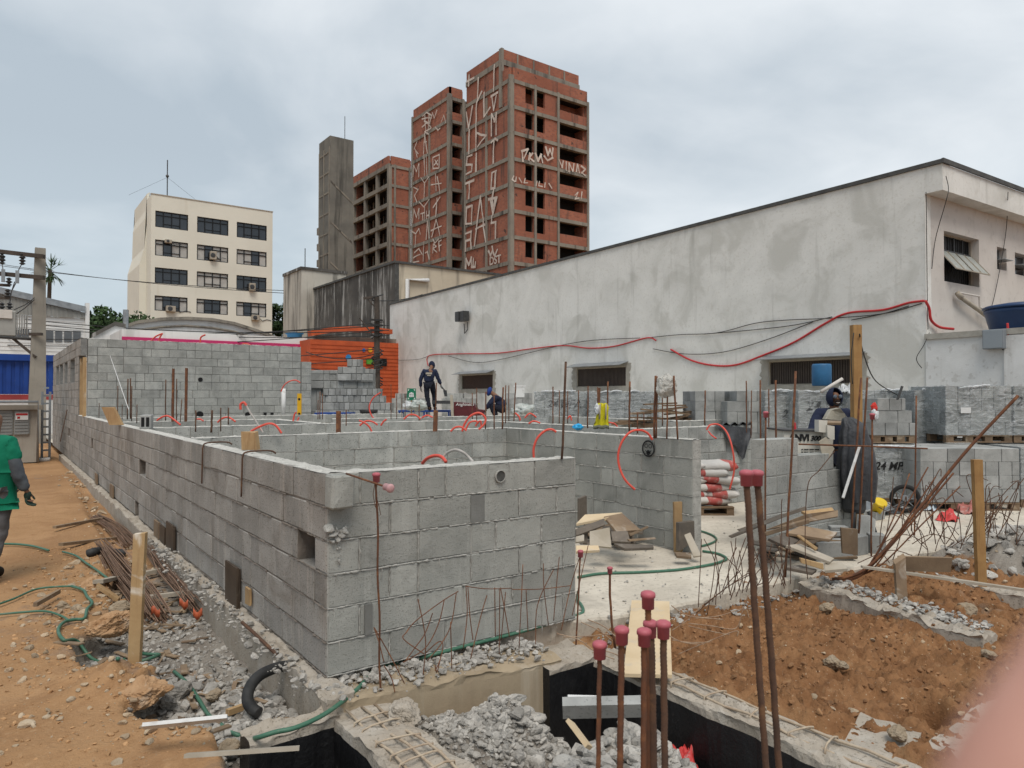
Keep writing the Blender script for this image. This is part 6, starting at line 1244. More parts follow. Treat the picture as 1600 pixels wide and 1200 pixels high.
for w, r, l in (([(-20, 850), (20, 850), (50, 853), (76, 860)], .013, 'dark hose behind the man in green'), ([(98, 862), (118, 868), (135, 880), (150, 890), (168, 905)], .011, 'dark hose leading to the bundle of rods'), ([(-20, 950), (20, 936), (55, 921), (85, 917), (112, 916)], .009, 'thin dark hose at the left, upper one'), ([(-20, 962), (30, 957), (70, 955), (95, 962), (108, 970)], .009, 'thin dark hose at the left, lower one')):
    b = MB(); b.tube(spl([Gh(x, y) for x, y in w], 8), r, 8); tag(b.build('dark_hose', m_hose, None, True), l, 'hose')
def corr(pts, r, label):
    Q = spl(pts, 24); b = MB(); b.tube(Q, [r*(1 if i % 2 else .9) for i in range(len(Q))], 14); tag(b.build('corrugated_pipe', m_blackpipe, None, True), label, 'pipe')
corr([P(452, 1040, 4.55), P(430, 1044, 4.45), P(405, 1056, 4.35), P(390, 1075, 4.25), P(387, 1095, 4.17), P(395, 1108, 4.12), P(404, 1114, 4.1)], .034, 'thick black corrugated pipe bending by the foot of the corner')
corr([Gh(137, 866, .03), Gh(150, 862, .04), Gh(170, 862, .05), Gh(196, 864, .04)], .05, 'thick dark corrugated pipe lying beyond the rods')
b = MB(); b.tube([Gh(58, 719, .04), Gh(78, 718, .04)], .06, 10); tag(b.build('pvc_pipe', m_white2, None, True), 'short white pipe lying on the far earth path', 'pipe')
b = MB(); b.tube([pz(443, 18.5, 1.0), pz(443, 18.5, 1.85)], .055, 8); tag(b.build('pvc_pipe', m_white2, None, True), 'white upright pipe in front of the far block pier', 'pipe')
c = pz(468, 17.5, 1.1); b = MB(); b.M = frame((c.x, c.y), RT); b.box(-.05, .05, -.02, .02, 1.1, 1.72); t = thing('spirit_level', c, 'yellow spirit level standing upright before the far pier', 'spirit level'); b.build('body', M('yellow', (.75, .42, .02), bump=0, rough=.4), t)
b = MB(); b.M = frame((c.x, c.y), RT); b.lathe((0, -.021, 1.22), [(.03, 0), (.03, .005)], 10, ax=Vector((0, -1, 0))); b.lathe((0, -.021, 1.58), [(.03, 0), (.03, .005)], 10, ax=Vector((0, -1, 0))); b.build('vial', m_dark, t)
# ================================================================ stacks, bags, machine, boards
m_blkN = M('block_new', (.235, .24, .232), (.345, .35, .34), 4, .95, .6, 60, .005, tint=.42, spots=((.14, .14, .14), 60, .62, .5))
m_pal = M('pallet_wood', (.22, .15, .095), (.14, .095, .06), 5, .9, .4, 40, .004, patch=((.36, .30, .22), 5, .58, .6), tint=.4)
m_ink = M('marker_ink', (.014, .014, .015), rough=.8, bump=0)
def filmmat():
    m = bpy.data.materials.new('stretch_film'); m.use_nodes = True; t = m.node_tree; b = t.nodes['Principled BSDF']; out = t.nodes['Material Output']
    v = t.nodes.new('ShaderNodeTexCoord').outputs['Object']
    a = nz(t, vmul(t, v, (2.2, 2.2, 9)), 1.3, 6, .6, 2.2); c = nz(t, v, 5, 4, .6, 3.)
    f = ramp(t, mth(t, 'ADD', mth(t, 'MULTIPLY', a, .6), mth(t, 'MULTIPLY', c, .4)), .42, .66, .10, .62)
    b.inputs['Base Color'].default_value = (.58, .60, .61, 1); b.inputs['Roughness'].default_value = .28; b.inputs['Specular IOR Level'].default_value = .8
    bn = t.nodes.new('ShaderNodeBump'); bn.inputs['Strength'].default_value = 1.; bn.inputs['Distance'].default_value = .03; t.links.new(mth(t, 'ADD', a, c), bn.inputs['Height']); t.links.new(bn.outputs[0], b.inputs['Normal'])
    tr = t.nodes.new('ShaderNodeBsdfTransparent'); tr.inputs[0].default_value = (.93, .95, .95, 1); mx = t.nodes.new('ShaderNodeMixShader'); t.links.new(f, mx.inputs[0]); t.links.new(tr.outputs[0], mx.inputs[1]); t.links.new(b.outputs[0], mx.inputs[2]); t.links.new(mx.outputs[0], out.inputs[0]); return m
m_film2 = filmmat()
m_wrap = M('white_plastic', (.62, .64, .65), (.50, .52, .54), 9, .35, .9, 25, .02, spec=.5)
GP = 'wrapped and open pallets of grey blocks along the white building'
def stack(xl, xr, t, z0, rows, label, depth=1.0, wrap=True, pal=True, txt=None, yaw=0., tp=None, group=GP, steps=None, loose=0):
    p0 = col(xl, t); p1 = col(xr, t); L = (p1-p0).length; d = Vector((RT[0], RT[1])); d.rotate(Matrix.Rotation(-yaw, 2)) if yaw else None
    Mx = frame((p0.x, p0.y), d); root = thing('block_pallet', (p0.x, p0.y, z0), label, 'block pallet', group); rs = random.Random(int(xl*7+z0*10)); zb = z0+(.12 if pal else 0)
    b = MB(); b.M = Mx
    for k in range(rows):
        a, e = (0, L) if steps is None else (steps[k][0]*L, steps[k][1]*L)
        x = a; flat = (k+int(xl)) % 3 == 0
        while x < e-.05:
            w = .395 if flat else .19; w = min(w, e-x); jt = rs.uniform(-.006, .006)
            y = 0.
            while y < depth-.02:
                dd = .19 if flat else .395; dd = min(dd, depth-y)
                if y < .01 or k == rows-1 or x < a+.02 or x+w > e-.25 or y+dd > depth-.05: b.cbox(x+.004, x+w-.003, y+jt+.002, y+dd+jt-.003, zb+k*.195+.002, zb+(k+1)*.195, .004, rs.random(), .002)
                y += dd
            x += w
    b.build('block', m_blkN, root)
    if pal:
        b = MB(); b.M = Mx
        for i in range(3): y = depth*i/2*.9; b.box(0, L, y, y+.09, z0, z0+.02, rs.random()); b.box(0, L, y, y+.09, z0+.10, z0+.118, rs.random())
        for i in range(4):
            for j in range(3): x = (L-.12)*i/3; y = depth*j/2*.9; b.box(x, x+.12, y+.005, y+.085, z0+.021, z0+.099, rs.random())
        b.build('pallet', m_pal, root)
    if wrap:
        b = MB(); b.M = Mx; N = 26; K = 9; H = rows*.195; path = []
        per = [(0, 0), (L, 0), (L, depth), (0, depth), (0, 0)]; pts = []
        for (u, v) in zip(per, per[1:]):
            n = max(3, int(math.hypot(v[0]-u[0], v[1]-u[1])/.09))
            for i in range(n): pts.append((u[0]+(v[0]-u[0])*i/n, u[1]+(v[1]-u[1])*i/n))
        n = len(pts); cx, cy = L/2, depth/2; vs = []; fs = []
        for k in range(K+1):
            for i, (x, y) in enumerate(pts):
                o = .022+.012*rs.random(); dx = (x-cx)/(L/2); dy = (y-cy)/(depth/2); vs.append((x+dx*o, y+dy*o, zb+H*k/K*1.0+(rs.uniform(-.02, .03) if k == K else 0)))
        for k in range(K):
            for i in range(n): fs.append((k*n+i, k*n+(i+1) % n, (k+1)*n+(i+1) % n, (k+1)*n+i))
        b.add(vs, fs); b.build('film', m_film2, root)
        b = MB(); b.M = Mx          # crumpled white edge of the film
        for s_ in range(2):
            x0 = L*rs.uniform(0, .6); pts = [(x0+i*.12, -.03+rs.uniform(-.02, .02), zb+H+rs.uniform(-.03, .03)) for i in range(int(rs.uniform(3, 6)))]
            b.tube(spl(pts, 4), [rs.uniform(.008, .022) for _ in range((len(pts)-1)*4+1)], 6)
        b.build('film_edge', m_wrap, root)
        b = MB(); b.M = Mx; xq = L*rs.uniform(.15, .7); b.box(xq, xq+.16, -.045, -.042, zb+H*.45, zb+H*.45+.09); b.build('paper_tag', m_white2, root)
    if txt:
        q = Mx @ Vector((txt[1]*L, -.040 if xl == 1362 else -.016, zb+rows*.195*txt[2])); r = (Mx.to_3x3() @ Vector((1, 0, 0))); text(txt[0], txt[3], wallM(q, r), m_ink, 'marking', root, .001, .004, .25)
    return root
stack(1362, 1434, 10.8, 0, 4, 'lower wrapped pallet of blocks marked 24 MPA in black marker', wrap=True, txt=('24 MPA', .02, .55, .165))
stack(1437, 1592, 10.3, 0, 4, 'lower open pallet of clean blocks with torn white plastic at its corners', wrap=False, depth=1.1)
stack(1594, 1700, 10.6, 0, 4, 'lower pallet of blocks cut by the right edge of the photo', wrap=True)
stack(1364, 1432, 11.2, .92, 3, 'upper stepped pallet of loose blocks just right of the timber post', wrap=False, steps=[(0, 1), (0, .9), (.1, .75)])
stack(1430, 1476, 11.9, .0, 9, 'tall narrow wrapped stack between two upper pallets', wrap=True, pal=False, depth=1.2)
stack(1478, 1581, 11.3, .92, 4, 'upper wrapped pallet left of the right edge, its film heavily wrinkled', wrap=True)
stack(1584, 1700, 11.3, .92, 4, 'upper wrapped pallet marked at the right edge', wrap=True, txt=('24 M', .02, .6, .2))
stack(1350, 1430, 12.6, .0, 9, 'wrapped stack rising behind the loose stepped blocks', wrap=True, pal=False)
stack(1248, 1346, 12.5, 0, 9, 'wrapped stack behind the machine operator, marked 24', wrap=True, pal=False, txt=('24 M', .1, .80, .26))
stack(1196, 1246, 13.0, 0, 9, 'narrow wrapped stack marked with black ink behind the capped bar', wrap=True, pal=False, txt=('24', .5, .72, .2))
stack(1136, 1196, 13.2, 0, 9, 'bare block stack with stepped top left of the narrow wrapped stack', wrap=False, pal=False, steps=[(0, 1)]*6+[(0, 1), (.0, 1), (.25, 1)])
stack(1086, 1136, 13.6, 0, 9, 'bare block stack nearest the pile of broken pallets', wrap=False, pal=False)
stack(922, 1032, 15.6, 0, 9, 'wrapped stack under the middle low window, right half', wrap=True, pal=False, txt=('24 MP', .02, .50, .24))
stack(838, 920, 16.2, 0, 9, 'wrapped stack under the middle low window, left half', wrap=True, pal=False, txt=('24 MPA', .2, .80, .24))
stack(790, 832, 24.0, 0, 9, 'grey stack half hidden behind the crouching worker', wrap=False, pal=False)
stack(690, 745, 27.5, 0, 9, 'pale stack below the leftmost low window', wrap=False, pal=False, steps=[(0, 1)]*8+[(.1, .6)])
stack(612, 668, 29, 0, 9, 'low pale stack between the cluttered pole and the green sign', wrap=False, pal=False, steps=[(0, 1)]*8+[(.1, .35)])
# the big stepped stack in front of the orange shop
root = thing('block_stack', pz(545, 20.3, 0), 'big stepped stack of loose blocks in front of the orange shop', 'block stack'); rs = random.Random(2); b = MB()
for (ya, yb, xa, xb, tt) in ((561, 572, 542, 563, 20.3), (572.6, 583, 527, 567, 20.3), (576, 583, 567, 583, 20.6), (584, 594, 527, 583, 20.3), (578, 583.5, 484, 527, 21), (584, 594, 484, 527, 21), (595, 606, 484, 583, 20.4), (607, 617, 505, 594, 20.2), (618, 628, 500, 600, 20.2), (629, 640, 500, 612, 20.1), (641, 651, 484, 612, 20.0), (652, 662, 484, 612, 20.0), (607, 662, 484, 504, 20.5)):
    z0, z1 = P(500, yb+.4, tt).z, P(500, ya, tt).z; p0 = col(xa, tt); p1 = col(xb, tt); L = (p1-p0).length; b.M = frame((p0.x, p0.y), RT); x = 0
    while x < L-.03: w = min(rs.choice((.145, .145, .19, .395)), L-x); b.cbox(x+.008, x+w-.006, rs.uniform(-.02, .02), .4, z0, z1-.008, .006, rs.random()); x += w
    b.box(.01, L-.01, .03, .39, z0-.03, z1-.01, 0.)
b.build('block', m_blkN, root)
# ---- cement bags
def bagmesh(name, L=.58, W=.38, H=.135, mat=None, seed=0):
    me = bmesh.new(); N, K = 18, 12; rsd = seed*3.1; vs = {}
    for sd in (1, -1):
        for i in range(N+1):
            for k in range(K+1):
                u = i/N*2-1; v = k/K*2-1; e = max(0, (1-abs(u)**3.2))*max(0, 1-abs(v)**3.0)
                h = H/2*e**.42; w = mnoise.fractal(Vector((u*1.8+rsd, v*1.8, sd)), .8, 2, 3)*.018*min(1, e*3)
                if (i in (0, N) or k in (0, K)) and sd == -1: vs[(sd, i, k)] = vs[(1, i, k)]; continue
                vs[(sd, i, k)] = me.verts.new((u*L/2*(1-.05*abs(v)**2), v*W/2*(1-.06*abs(u)**2), H/2+sd*h+w))
    for sd in (1, -1):
        for i in range(N):
            for k in range(K):
                f = [vs[(sd, i, k)], vs[(sd, i+1, k)], vs[(sd, i+1, k+1)], vs[(sd, i, k+1)]]
                if sd < 0: f = f[::-1]
                try: fc = me.faces.new(f); fc.smooth = True
                except ValueError: continue
    m = bpy.data.meshes.new(name); me.to_mesh(m); me.free(); m.materials.append(mat); return m
def bagmat(name, a, b_, edge):
    m = bpy.data.materials.new(name); m.use_nodes = True; t = m.node_tree; p = t.nodes['Principled BSDF']; v = t.nodes.new('ShaderNodeTexCoord').outputs['Object']; s = t.nodes.new('ShaderNodeSeparateXYZ'); t.links.new(v, s.inputs[0])
    w = mth(t, 'ADD', s.outputs[0], mth(t, 'MULTIPLY', s.outputs[1], .35)); o = mixc(t, ramp(t, mth(t, 'ABSOLUTE', mth(t, 'SUBTRACT', w, edge)), .10, .11), b_, a)
    o = mixc(t, ramp(t, nz(t, v, 14, 4, .6), .50, .70, 0, .6), o, (.48, .45, .41)); t.links.new(o, p.inputs['Base Color']); p.inputs['Roughness'].default_value = .7
    bn = t.nodes.new('ShaderNodeBump'); bn.inputs['Strength'].default_value = .6; bn.inputs['Distance'].default_value = .012; t.links.new(nz(t, v, 16, 5, .6, 1.5), bn.inputs['Height']); t.links.new(bn.outputs[0], p.inputs['Normal']); return m
bm1 = bagmat('bag_white', (.54, .52, .49), (.40, .075, .065), .05); bm2 = bagmat('bag_redend', (.50, .485, .46), (.38, .07, .06), .20); bm3 = bagmat('bag_reddish', (.36, .12, .10), (.50, .48, .45), -.14)
bms = [bagmesh('cement_bag', mat=m, seed=i) for i, m in enumerate((bm1, bm2, bm3))]
t0 = 10.15; cpal = pz(1092, t0, 0); random.seed(14)
b = MB(); b.M = frame((cpal.x, cpal.y), RT)
for i in range(3): b.box(-.6, .42, -.25+i*.3, -.15+i*.3, 0, .02); b.box(-.6, .42, -.25+i*.3, -.15+i*.3, .10, .12)
for x in (-.6, -.1, .32): b.box(x, x+.1, -.24, .44, .021, .099)
tag(b.build('timber_pallet', m_pal), 'dusty pallet under the cement bags', 'pallet')
for k in range(7):
    for i in range(2 if k < 6 else 1):
        for j in (0,):
            o = bpy.data.objects.new('cement_bag', random.choice(bms)); COL.objects.link(o); u = -.33+i*.50+random.uniform(-.03, .03)+(.1 if k % 2 else -.05); p = frame((cpal.x, cpal.y), RT) @ Vector((u, -.02+random.uniform(-.03, .03), .118+k*.098))
            o.location = p; o.rotation_euler = (random.uniform(-.10, .10), random.uniform(-.09, .09), -YAW+random.uniform(-.3, .3)+(math.pi if random.random() < .5 else 0)); tag(o, 'red and white cement bag in the pile by the doorway', 'cement bag', 'cement bags piled on the pallet')
def crumple(c, lx, ly, h, label, mat, yaw=0., name='empty_bag', cat='empty bag', seed=1):
    N, K = 26, 18; b = MB(); vs = []
    for i in range(N+1):
        for k in range(K+1):
            u = i/N-.5; v = k/K-.5; n = mnoise.fractal(Vector((u*3.2+seed, v*3.2, seed)), .9, 2.1, 3); n2 = mnoise.fractal(Vector((u*3+seed+9, v*3, seed)), .8, 2, 3); e = min(1, (0.5-abs(u))*6)*min(1, (.5-abs(v))*6)
            x = (u+n2*.10)*lx; y = (v+n*.10)*ly; z = h*(.3+.45*abs(n)+.5*n2)*(.25+.75*e); q = Matrix.Rotation(yaw, 3, 'Z') @ Vector((x, y, max(.004, z))); vs.append(tuple(Vector(c)+q))
    b.add(vs, [(i*(K+1)+k, (i+1)*(K+1)+k, (i+1)*(K+1)+k+1, i*(K+1)+k+1) for i in range(N) for k in range(K)]); o = b.build(name, mat, None, True); m = o.modifiers.new('s', 'SOLIDIFY'); m.thickness = .003; return tag(o, label, cat)
m_redpl = M('red_print', (.55, .05, .05), (.46, .045, .04), 8, .5, .5, 30, .01, patch=((.62, .58, .55), 7, .60, .9))
m_bluepl = M('pale_blue_plastic', (.40, .48, .54), (.55, .60, .64), 5, .5, .6, 25, .01, patch=((.5, .12, .12), 5, .66, .8))
crumple(G(1480, 812, .0), .42, .25, .16, 'red and white empty bag crumpled on the slab at the right', m_redpl, .3, seed=2)
crumple(G(1450, 795, .0), .55, .3, .15, 'pale blue plastic crumpled beside the wheelbarrow', m_bluepl, .2, 'crumpled_plastic', 'plastic sheet', 5)
crumple(G(1405, 800, .0), .5, .25, .10, 'white empty sack under the wheelbarrow handles', m_wrap, -.4, seed=8)
crumple(G(1510, 800, .0), .5, .3, .20, 'faded red and grey sack pile before the open pallet', bm3, .6, seed=11)
p_ = G(1068, 1178, -.35); p_.z = gh(p_.x, p_.y)+.075; crumple(p_, .20, .13, .12, 'torn red bag scrap on the rubble in the pit', m_redpl, .9, seed=4)
# ---- stepped blocks and boards beside the pier
random.seed(4)
def loose(px, py, z, yaw, label, ln=.39, hz=.19, w=.19, mat=None, pitch=0., group=None):
    c = G(px, py, z); b = MB(); b.M = Matrix.Translation(c) @ Matrix.Rotation(yaw-YAW, 4, 'Z') @ Matrix.Rotation(pitch, 4, 'Y'); b.cbox(-ln/2, ln/2, 0, w, 0, hz, .006, random.random(), .003)
    return tag(b.build('concrete_block', mat or m_blkN), label, 'concrete block', group)
loose(1305, 877, 0, .12, 'largest loose block at the front of the board pile by the pier', .40)
loose(1348, 868, 0, .5, 'loose block standing right of the largest front block', .2, .2, .2)
loose(1372, 866, 0, -.3, 'small loose block near the capped reddish bar', .16, .2, .18)
loose(1310, 838, .20, .1, 'thin paver lying on top of the largest loose block', .19, .05, .12); loose(1312, 830, .25, -.2, 'second thin paver stacked over the first', .17, .045, .12)
loose(1306, 792, .0, .1, 'block stack base just right of the stepped pier', .34, .42, .25); loose(1335, 830, 0, .2, 'tall block behind the loose front blocks', .25, .36, .2); loose(1362, 850, .0, .9, 'block leaning behind the bars', .28, .3, .14, pitch=.3)
def plate(px, py, t, size, yaw, pitch, roll, label, mat, name='board', cat='board', group=None, th=.018, curl=0.):
    c = P(px, py, t) if t else G(px, py, .02); b = MB(); b.M = Matrix.Translation(c) @ Matrix.Rotation(-YAW+R(yaw), 4, 'Z') @ Matrix.Rotation(R(pitch), 4, 'Y') @ Matrix.Rotation(R(roll), 4, 'X')
    lx, ly = size; N = 12; vs = []
    for i in range(N+1):
        x = -lx/2+lx*i/N; zc = curl*((x/lx*2)**2-.5); e = random.uniform(-.006, .006) if i in (0, N) else 0
        vs += [(x+e, -ly/2, zc), (x-e, ly/2, zc), (x-e, ly/2, zc+th), (x+e, -ly/2, zc+th)]
    fs = [(i*4+k, i*4+(k+1) % 4, i*4+4+(k+1) % 4, i*4+4+k) for i in range(N) for k in range(4)]+[(0, 1, 2, 3), (N*4, N*4+1, N*4+2, N*4+3)]; b.add(vs, fs, random.random()); return tag(b.build(name, mat), label, cat, group)
GBm = 'scrap boards heaped against the doorway block wall'; GBr = 'scrap planks heaped beside the stepped pier'
def qb(pts, z, t0, dts, label, mat, name='board', cat='board', group=None, th=.028):
    # a board given by four photo points (zoom z maps them), each with its own depth
    V = [P(x*z[0]+z[1], y*z[0]+z[2], t0+d) for (x, y), d in zip(pts, dts)]; n = (V[1]-V[0]).cross(V[3]-V[0]).normalized()*th
    if n.z > 0: n = -n
    b = MB(); b.add([tuple(v) for v in V]+[tuple(v+n) for v in V], [(0, 1, 2, 3), (4, 5, 6, 7), (0, 1, 5, 4), (1, 2, 6, 5), (2, 3, 7, 6), (3, 0, 4, 7)], random.random()); return tag(b.build(name, mat, bevel=.003), label, cat, group)
Z7 = (.25, 800, 720); Z8 = (.3, 1120, 700)
random.seed(61)
for gx, gy, sx, sy_, nn, lab, grp in ((5.75, 5.85, .13, .30, 13, 'dark scrap of board low in the doorway heap', GBm), (6.95, 4.28, .28, .10, 16, 'dark scrap of plank low in the pier heap', GBr)):
    for k in range(nn):
        b = MB(); b.M = Matrix.Translation((random.gauss(gx, sx), random.gauss(gy, sy_), .02+.012*k)) @ Matrix.Rotation(random.uniform(0, 3.1), 4, 'Z') @ Matrix.Rotation(random.gauss(0, .16), 4, 'X') @ Matrix.Rotation(random.gauss(0, .12), 4, 'Y'); l = random.uniform(.15, .36); w = random.uniform(.03, .11); b.box(-l, l, -w, w, 0, .018, random.random(), .004)
        tag(b.build('board', random.choice((m_plyD, m_plyD, m_plyB))), lab, 'board', grp)
for a in (([(408, 235), (455, 215), (458, 345), (408, 375)], Z7, 7.9, (0, .1, .1, 0), 'dark board standing upright behind the heap by the short wall end', m_plyD),
    ([(400, 392), (455, 335), (690, 322), (585, 357)], Z7, 7.2, (0, .25, .35, .05), 'light orange plywood sheet on top of the doorway heap', m_ply),
    ([(400, 425), (578, 358), (582, 400), (400, 468)], Z7, 7.05, (0, .1, .02, -.05), 'dark plank with reddish edge at the left of the doorway heap', m_plyD),
    ([(575, 347), (688, 326), (805, 430), (655, 442)], Z7, 7.1, (.2, .35, .1, 0), 'weathered brown sheet sloping right on the doorway heap', m_plyB),
    ([(485, 440), (610, 415), (622, 542), (485, 528)], Z7, 6.85, (.1, .1, 0, 0), 'square grey cement stained offcut standing in front of the heap', m_grayboard),
    ([(618, 440), (722, 438), (742, 508), (628, 502)], Z7, 7.0, (.1, .1, 0, 0), 'dark board low in the doorway heap', m_plyD),
    ([(735, 458), (850, 406), (856, 418), (742, 472)], Z7, 7.1, (0, .2, .2, 0), 'thin strip sticking out right of the doorway heap', m_plyB),
    ([(725, 490), (895, 478), (902, 490), (735, 505)], Z7, 7.0, (0, .1, .1, 0), 'brown lath along the right foot of the doorway heap', m_plyB),
    ([(635, 515), (880, 524), (886, 540), (705, 547)], Z7, 6.8, (.12, .1, 0, 0), 'flat dark offcut on the slab before the heap', m_plyD),
    ([(400, 528), (540, 528), (548, 556), (400, 566)], Z7, 6.6, (.1, .1, 0, 0), 'pale strip on the slab left of the heap', m_ply),
    ([(400, 472), (452, 460), (452, 500), (400, 508)], Z7, 6.8, (.05, .1, 0, 0), 'grey board end at the left edge of the heap', m_grayboard),
    ([(450, 395), (480, 400), (470, 520), (445, 515)], Z7, 7.05, (.1, .1, 0, 0), 'narrow dark board wedged behind the grey square', m_plyD)):
    qb(*a, group=GBm)
qb([(1045, 388), (1140, 376), (1143, 500), (1046, 566)], Z7, 7.35, (0, .12, .12, 0), 'dark cement crusted form panel standing at the wall end', m_plyD, th=.05)
qb([(1076, 462), (1114, 447), (1185, 592), (1134, 600)], Z7, 7.15, (.1, .1, -.05, -.05), 'grey short board leaning against the form panel', m_grayboard)
qb([(1016, 568), (1120, 574), (1122, 600), (1030, 592)], Z7, 7.0, (.1, .1, 0, 0), 'small brown board lying at the wall end', m_plyB)
for a in (([(65, 458), (345, 340), (350, 362), (80, 470)], Z8, 6.75, (0, .1, .05, 0), 'long dark plank pointing left at the pier heap, lower one', m_plyD),
    ([(110, 423), (462, 303), (472, 320), (130, 436)], Z8, 6.95, (0, .2, .2, 0), 'long dark plank pointing left at the pier heap, upper one', m_plyD),
    ([(255, 425), (470, 342), (632, 322), (632, 356)], Z8, 6.7, (0, .1, .2, .1), 'wide brown plank on top of the pier heap', m_plyB),
    ([(250, 440), (480, 372), (485, 392), (262, 458)], Z8, 6.65, (0, .1, .1, 0), 'brown plank under the wide one in the pier heap', m_plyB),
    ([(440, 328), (600, 308), (632, 350), (520, 366)], Z8, 6.9, (.1, .2, .1, 0), 'reddish brown plank end beside the pier', m_wood),
    ([(360, 440), (440, 402), (628, 438), (590, 476)], Z8, 6.5, (.05, .25, .2, 0), 'cracked grey brown board in the middle of the pier heap', m_plyB),
    ([(270, 470), (355, 440), (440, 470), (380, 520)], Z8, 6.4, (0, .2, .2, 0), 'dark board buried in the pier heap', m_plyD),
    ([(360, 505), (432, 498), (612, 574), (590, 592)], Z8, 6.25, (.15, .25, .1, 0), 'grey board sliding off the pier heap to the right', m_grayboard),
    ([(415, 455), (430, 450), (528, 520), (515, 532)], Z8, 6.35, (.1, .1, 0, 0), 'thin lath leaning under the cracked board', m_wood),
    ([(435, 573), (556, 604), (558, 636), (440, 600)], Z8, 6.15, (0, 0, 0, 0), 'brown batten crossing the front of the heap', m_wood),
    ([(365, 620), (430, 608), (522, 632), (500, 648)], Z8, 6.1, (0, .15, .1, 0), 'dark low board at the front of the pier heap', m_plyD),
    ([(560, 600), (650, 594), (682, 626), (562, 637)], Z8, 6.15, (.15, .15, 0, 0), 'grey flat batten near the slab edge', m_grayboard),
    ([(640, 412), (728, 420), (728, 556), (648, 545)], Z8, 6.75, (0, 0, 0, 0), 'small maroon stained board standing by the loose blocks', m_plyB)):
    qb(*a, group=GBr)
plate(1445, 882, 5.9, (.42, .13), -6, 0, -75, 'brown board on edge beyond the short dark stake', m_plyB)
for a in ((1470, 905, 5.8, (1.2, .04), -12, 6, 0), (1495, 908, 5.85, (1.2, .035), -13, 6, 0)): plate(*a, 'narrow pale batten on the broken beam at the right', m_grayboard, 'batten', 'batten', 'pale battens on the right beam')
# plank bridging the trench
A_, B_, C_, D_ = G(987, 942, .035), G(1046, 944, .035), G(1050, 1060, -.045), G(974, 1058, -.045); b = MB(); up = Vector((0, 0, .022))
b.add([A_, B_, C_, D_, A_+up, B_+up, C_+up, D_+up], [(0, 1, 2, 3), (4, 5, 6, 7), (0, 1, 5, 4), (1, 2, 6, 5), (2, 3, 7, 6), (3, 0, 4, 7)]); tag(b.build('plank', m_ply), 'pale plywood plank bridging from the slab to the beam behind the caps', 'plank')
# things in the pit
c = G(945, 1118, -.30); plate(946, 1112, 3.35, (.40, .09), -4, -3, -62, 'grey broken concrete slat lying on the pit rubble', m_blkN, 'broken_slat', 'concrete piece', th=.05)
plate(912, 1096, 3.42, (.16, .04), 6, 4, -60, 'small pale slat behind the larger one in the pit', m_white2, 'broken_slat', 'concrete piece', th=.02)
plate(903, 1150, 3.1, (.15, .05), -60, 20, -40, 'splintered orange wood scrap in the pit', m_ply)
plate(290, 1131, 0, (.40, .075), 9, -2, -35, 'white painted plank lying at the edge of the earth bank', m_white2, 'plank', 'plank')
plate(380, 1178, 0, (.5, .05), 8, 0, -20, 'dirty white moulding at the bottom left', m_grayboard, 'plank', 'plank')
# left side timbers and the rods
for (x0, y0, x1, y1, w, l, m_) in ((226, 940, 348, 922, .05, 'grey batten laid across the bundle of rods', m_grayboard), (153, 912, 182, 906, .09, 'grey board end left of the rods', m_grayboard), (85, 826, 160, 812, .05, 'thin plank at the far end of the rods', m_plyB), (95, 853, 180, 843, .06, 'brown plank across the earth beside the rods', m_plyB), (152, 918, 186, 940, .07, 'tan sawn board by the stake, pointing at the rods', m_wood), (55, 948, 92, 927, .03, 'thin stick on the orange earth', m_plyB), (355, 1128, 380, 1100, .03, 'thin orange stick beside the hose in the gravel', m_wood), (195, 905, 250, 893, .06, 'grey batten under the rods', m_grayboard)):
    a, e = Gh(x0, y0, .05), Gh(x1, y1, .05); d = (e-a).normalized(); n = Vector((-d.y, d.x, 0)).normalized()*w/2; u = Vector((0, 0, .035)); b = MB(); b.add([a-n, a+n, e+n, e-n, a-n+u, a+n+u, e+n+u, e-n+u], [(0, 1, 2, 3), (4, 5, 6, 7), (0, 1, 5, 4), (1, 2, 6, 5), (2, 3, 7, 6), (3, 0, 4, 7)], .6); tag(b.build('batten', m_), l, 'batten')
b = MB(); b.tube(spl([P(378, 972, 5.0), P(398, 990, 4.9), P(440, 1030, 4.6)], 4), .012, 7); tag(b.build('bent_bar', m_rustD, None, True), 'curved rusty bar leaning by the gravel near the black pipe', 'rebar')
m_rod = M('rod_rust', (.25, .165, .115), (.17, .105, .075), 30, .85, .3, 100, .002, tint=.7)
def rods(n, A, B, C, w, label, seed, zz):
    random.seed(seed); t = thing('rod_bundle', Gh(*B), label, 'bundle of rods', 'bundles of rusty rods by the long wall')
    for k in range(n):
        o = (k/n-.5)*w+random.gauss(0, w*.06); zk = .02+random.random()**1.5*zz; pts = []
        for j, (x, y) in enumerate((A, B, C)):
            p = Gh(x, y, 0); s = Vector((RT[0], RT[1], 0)); pts.append(p+s*o*(1.1 if j else .8)+Vector((random.gauss(0, .015), random.gauss(0, .05 if j != 1 else .02), zk+(.03 if j == 1 else 0))))
        pts.insert(1, pts[0].lerp(pts[1], .5)+Vector((random.gauss(0, .012), 0, .015))); pts.insert(3, pts[2].lerp(pts[3], .5)+Vector((random.gauss(0, .012), 0, .01)))
        b = MB(); b.tube(spl(pts, 4), .0042, 5, tint=random.random()); b.build('rod', m_rod, t, True)
    return t
rods(64, (160, 862), (196, 915), (243, 978), .24, 'left bundle of rusty rods behind the tall pale stake', 3, .14)
rods(80, (245, 868), (285, 915), (330, 965), .40, 'right bundle of rusty rods along the long wall', 4, .16)
rods(40, (150, 812), (182, 835), (208, 858), .22, 'far bundle of thin rods by the planks', 6, .06)
m_tag = M('orange_tag', (.46, .10, .04), (.30, .07, .03), 10, .5, .2)
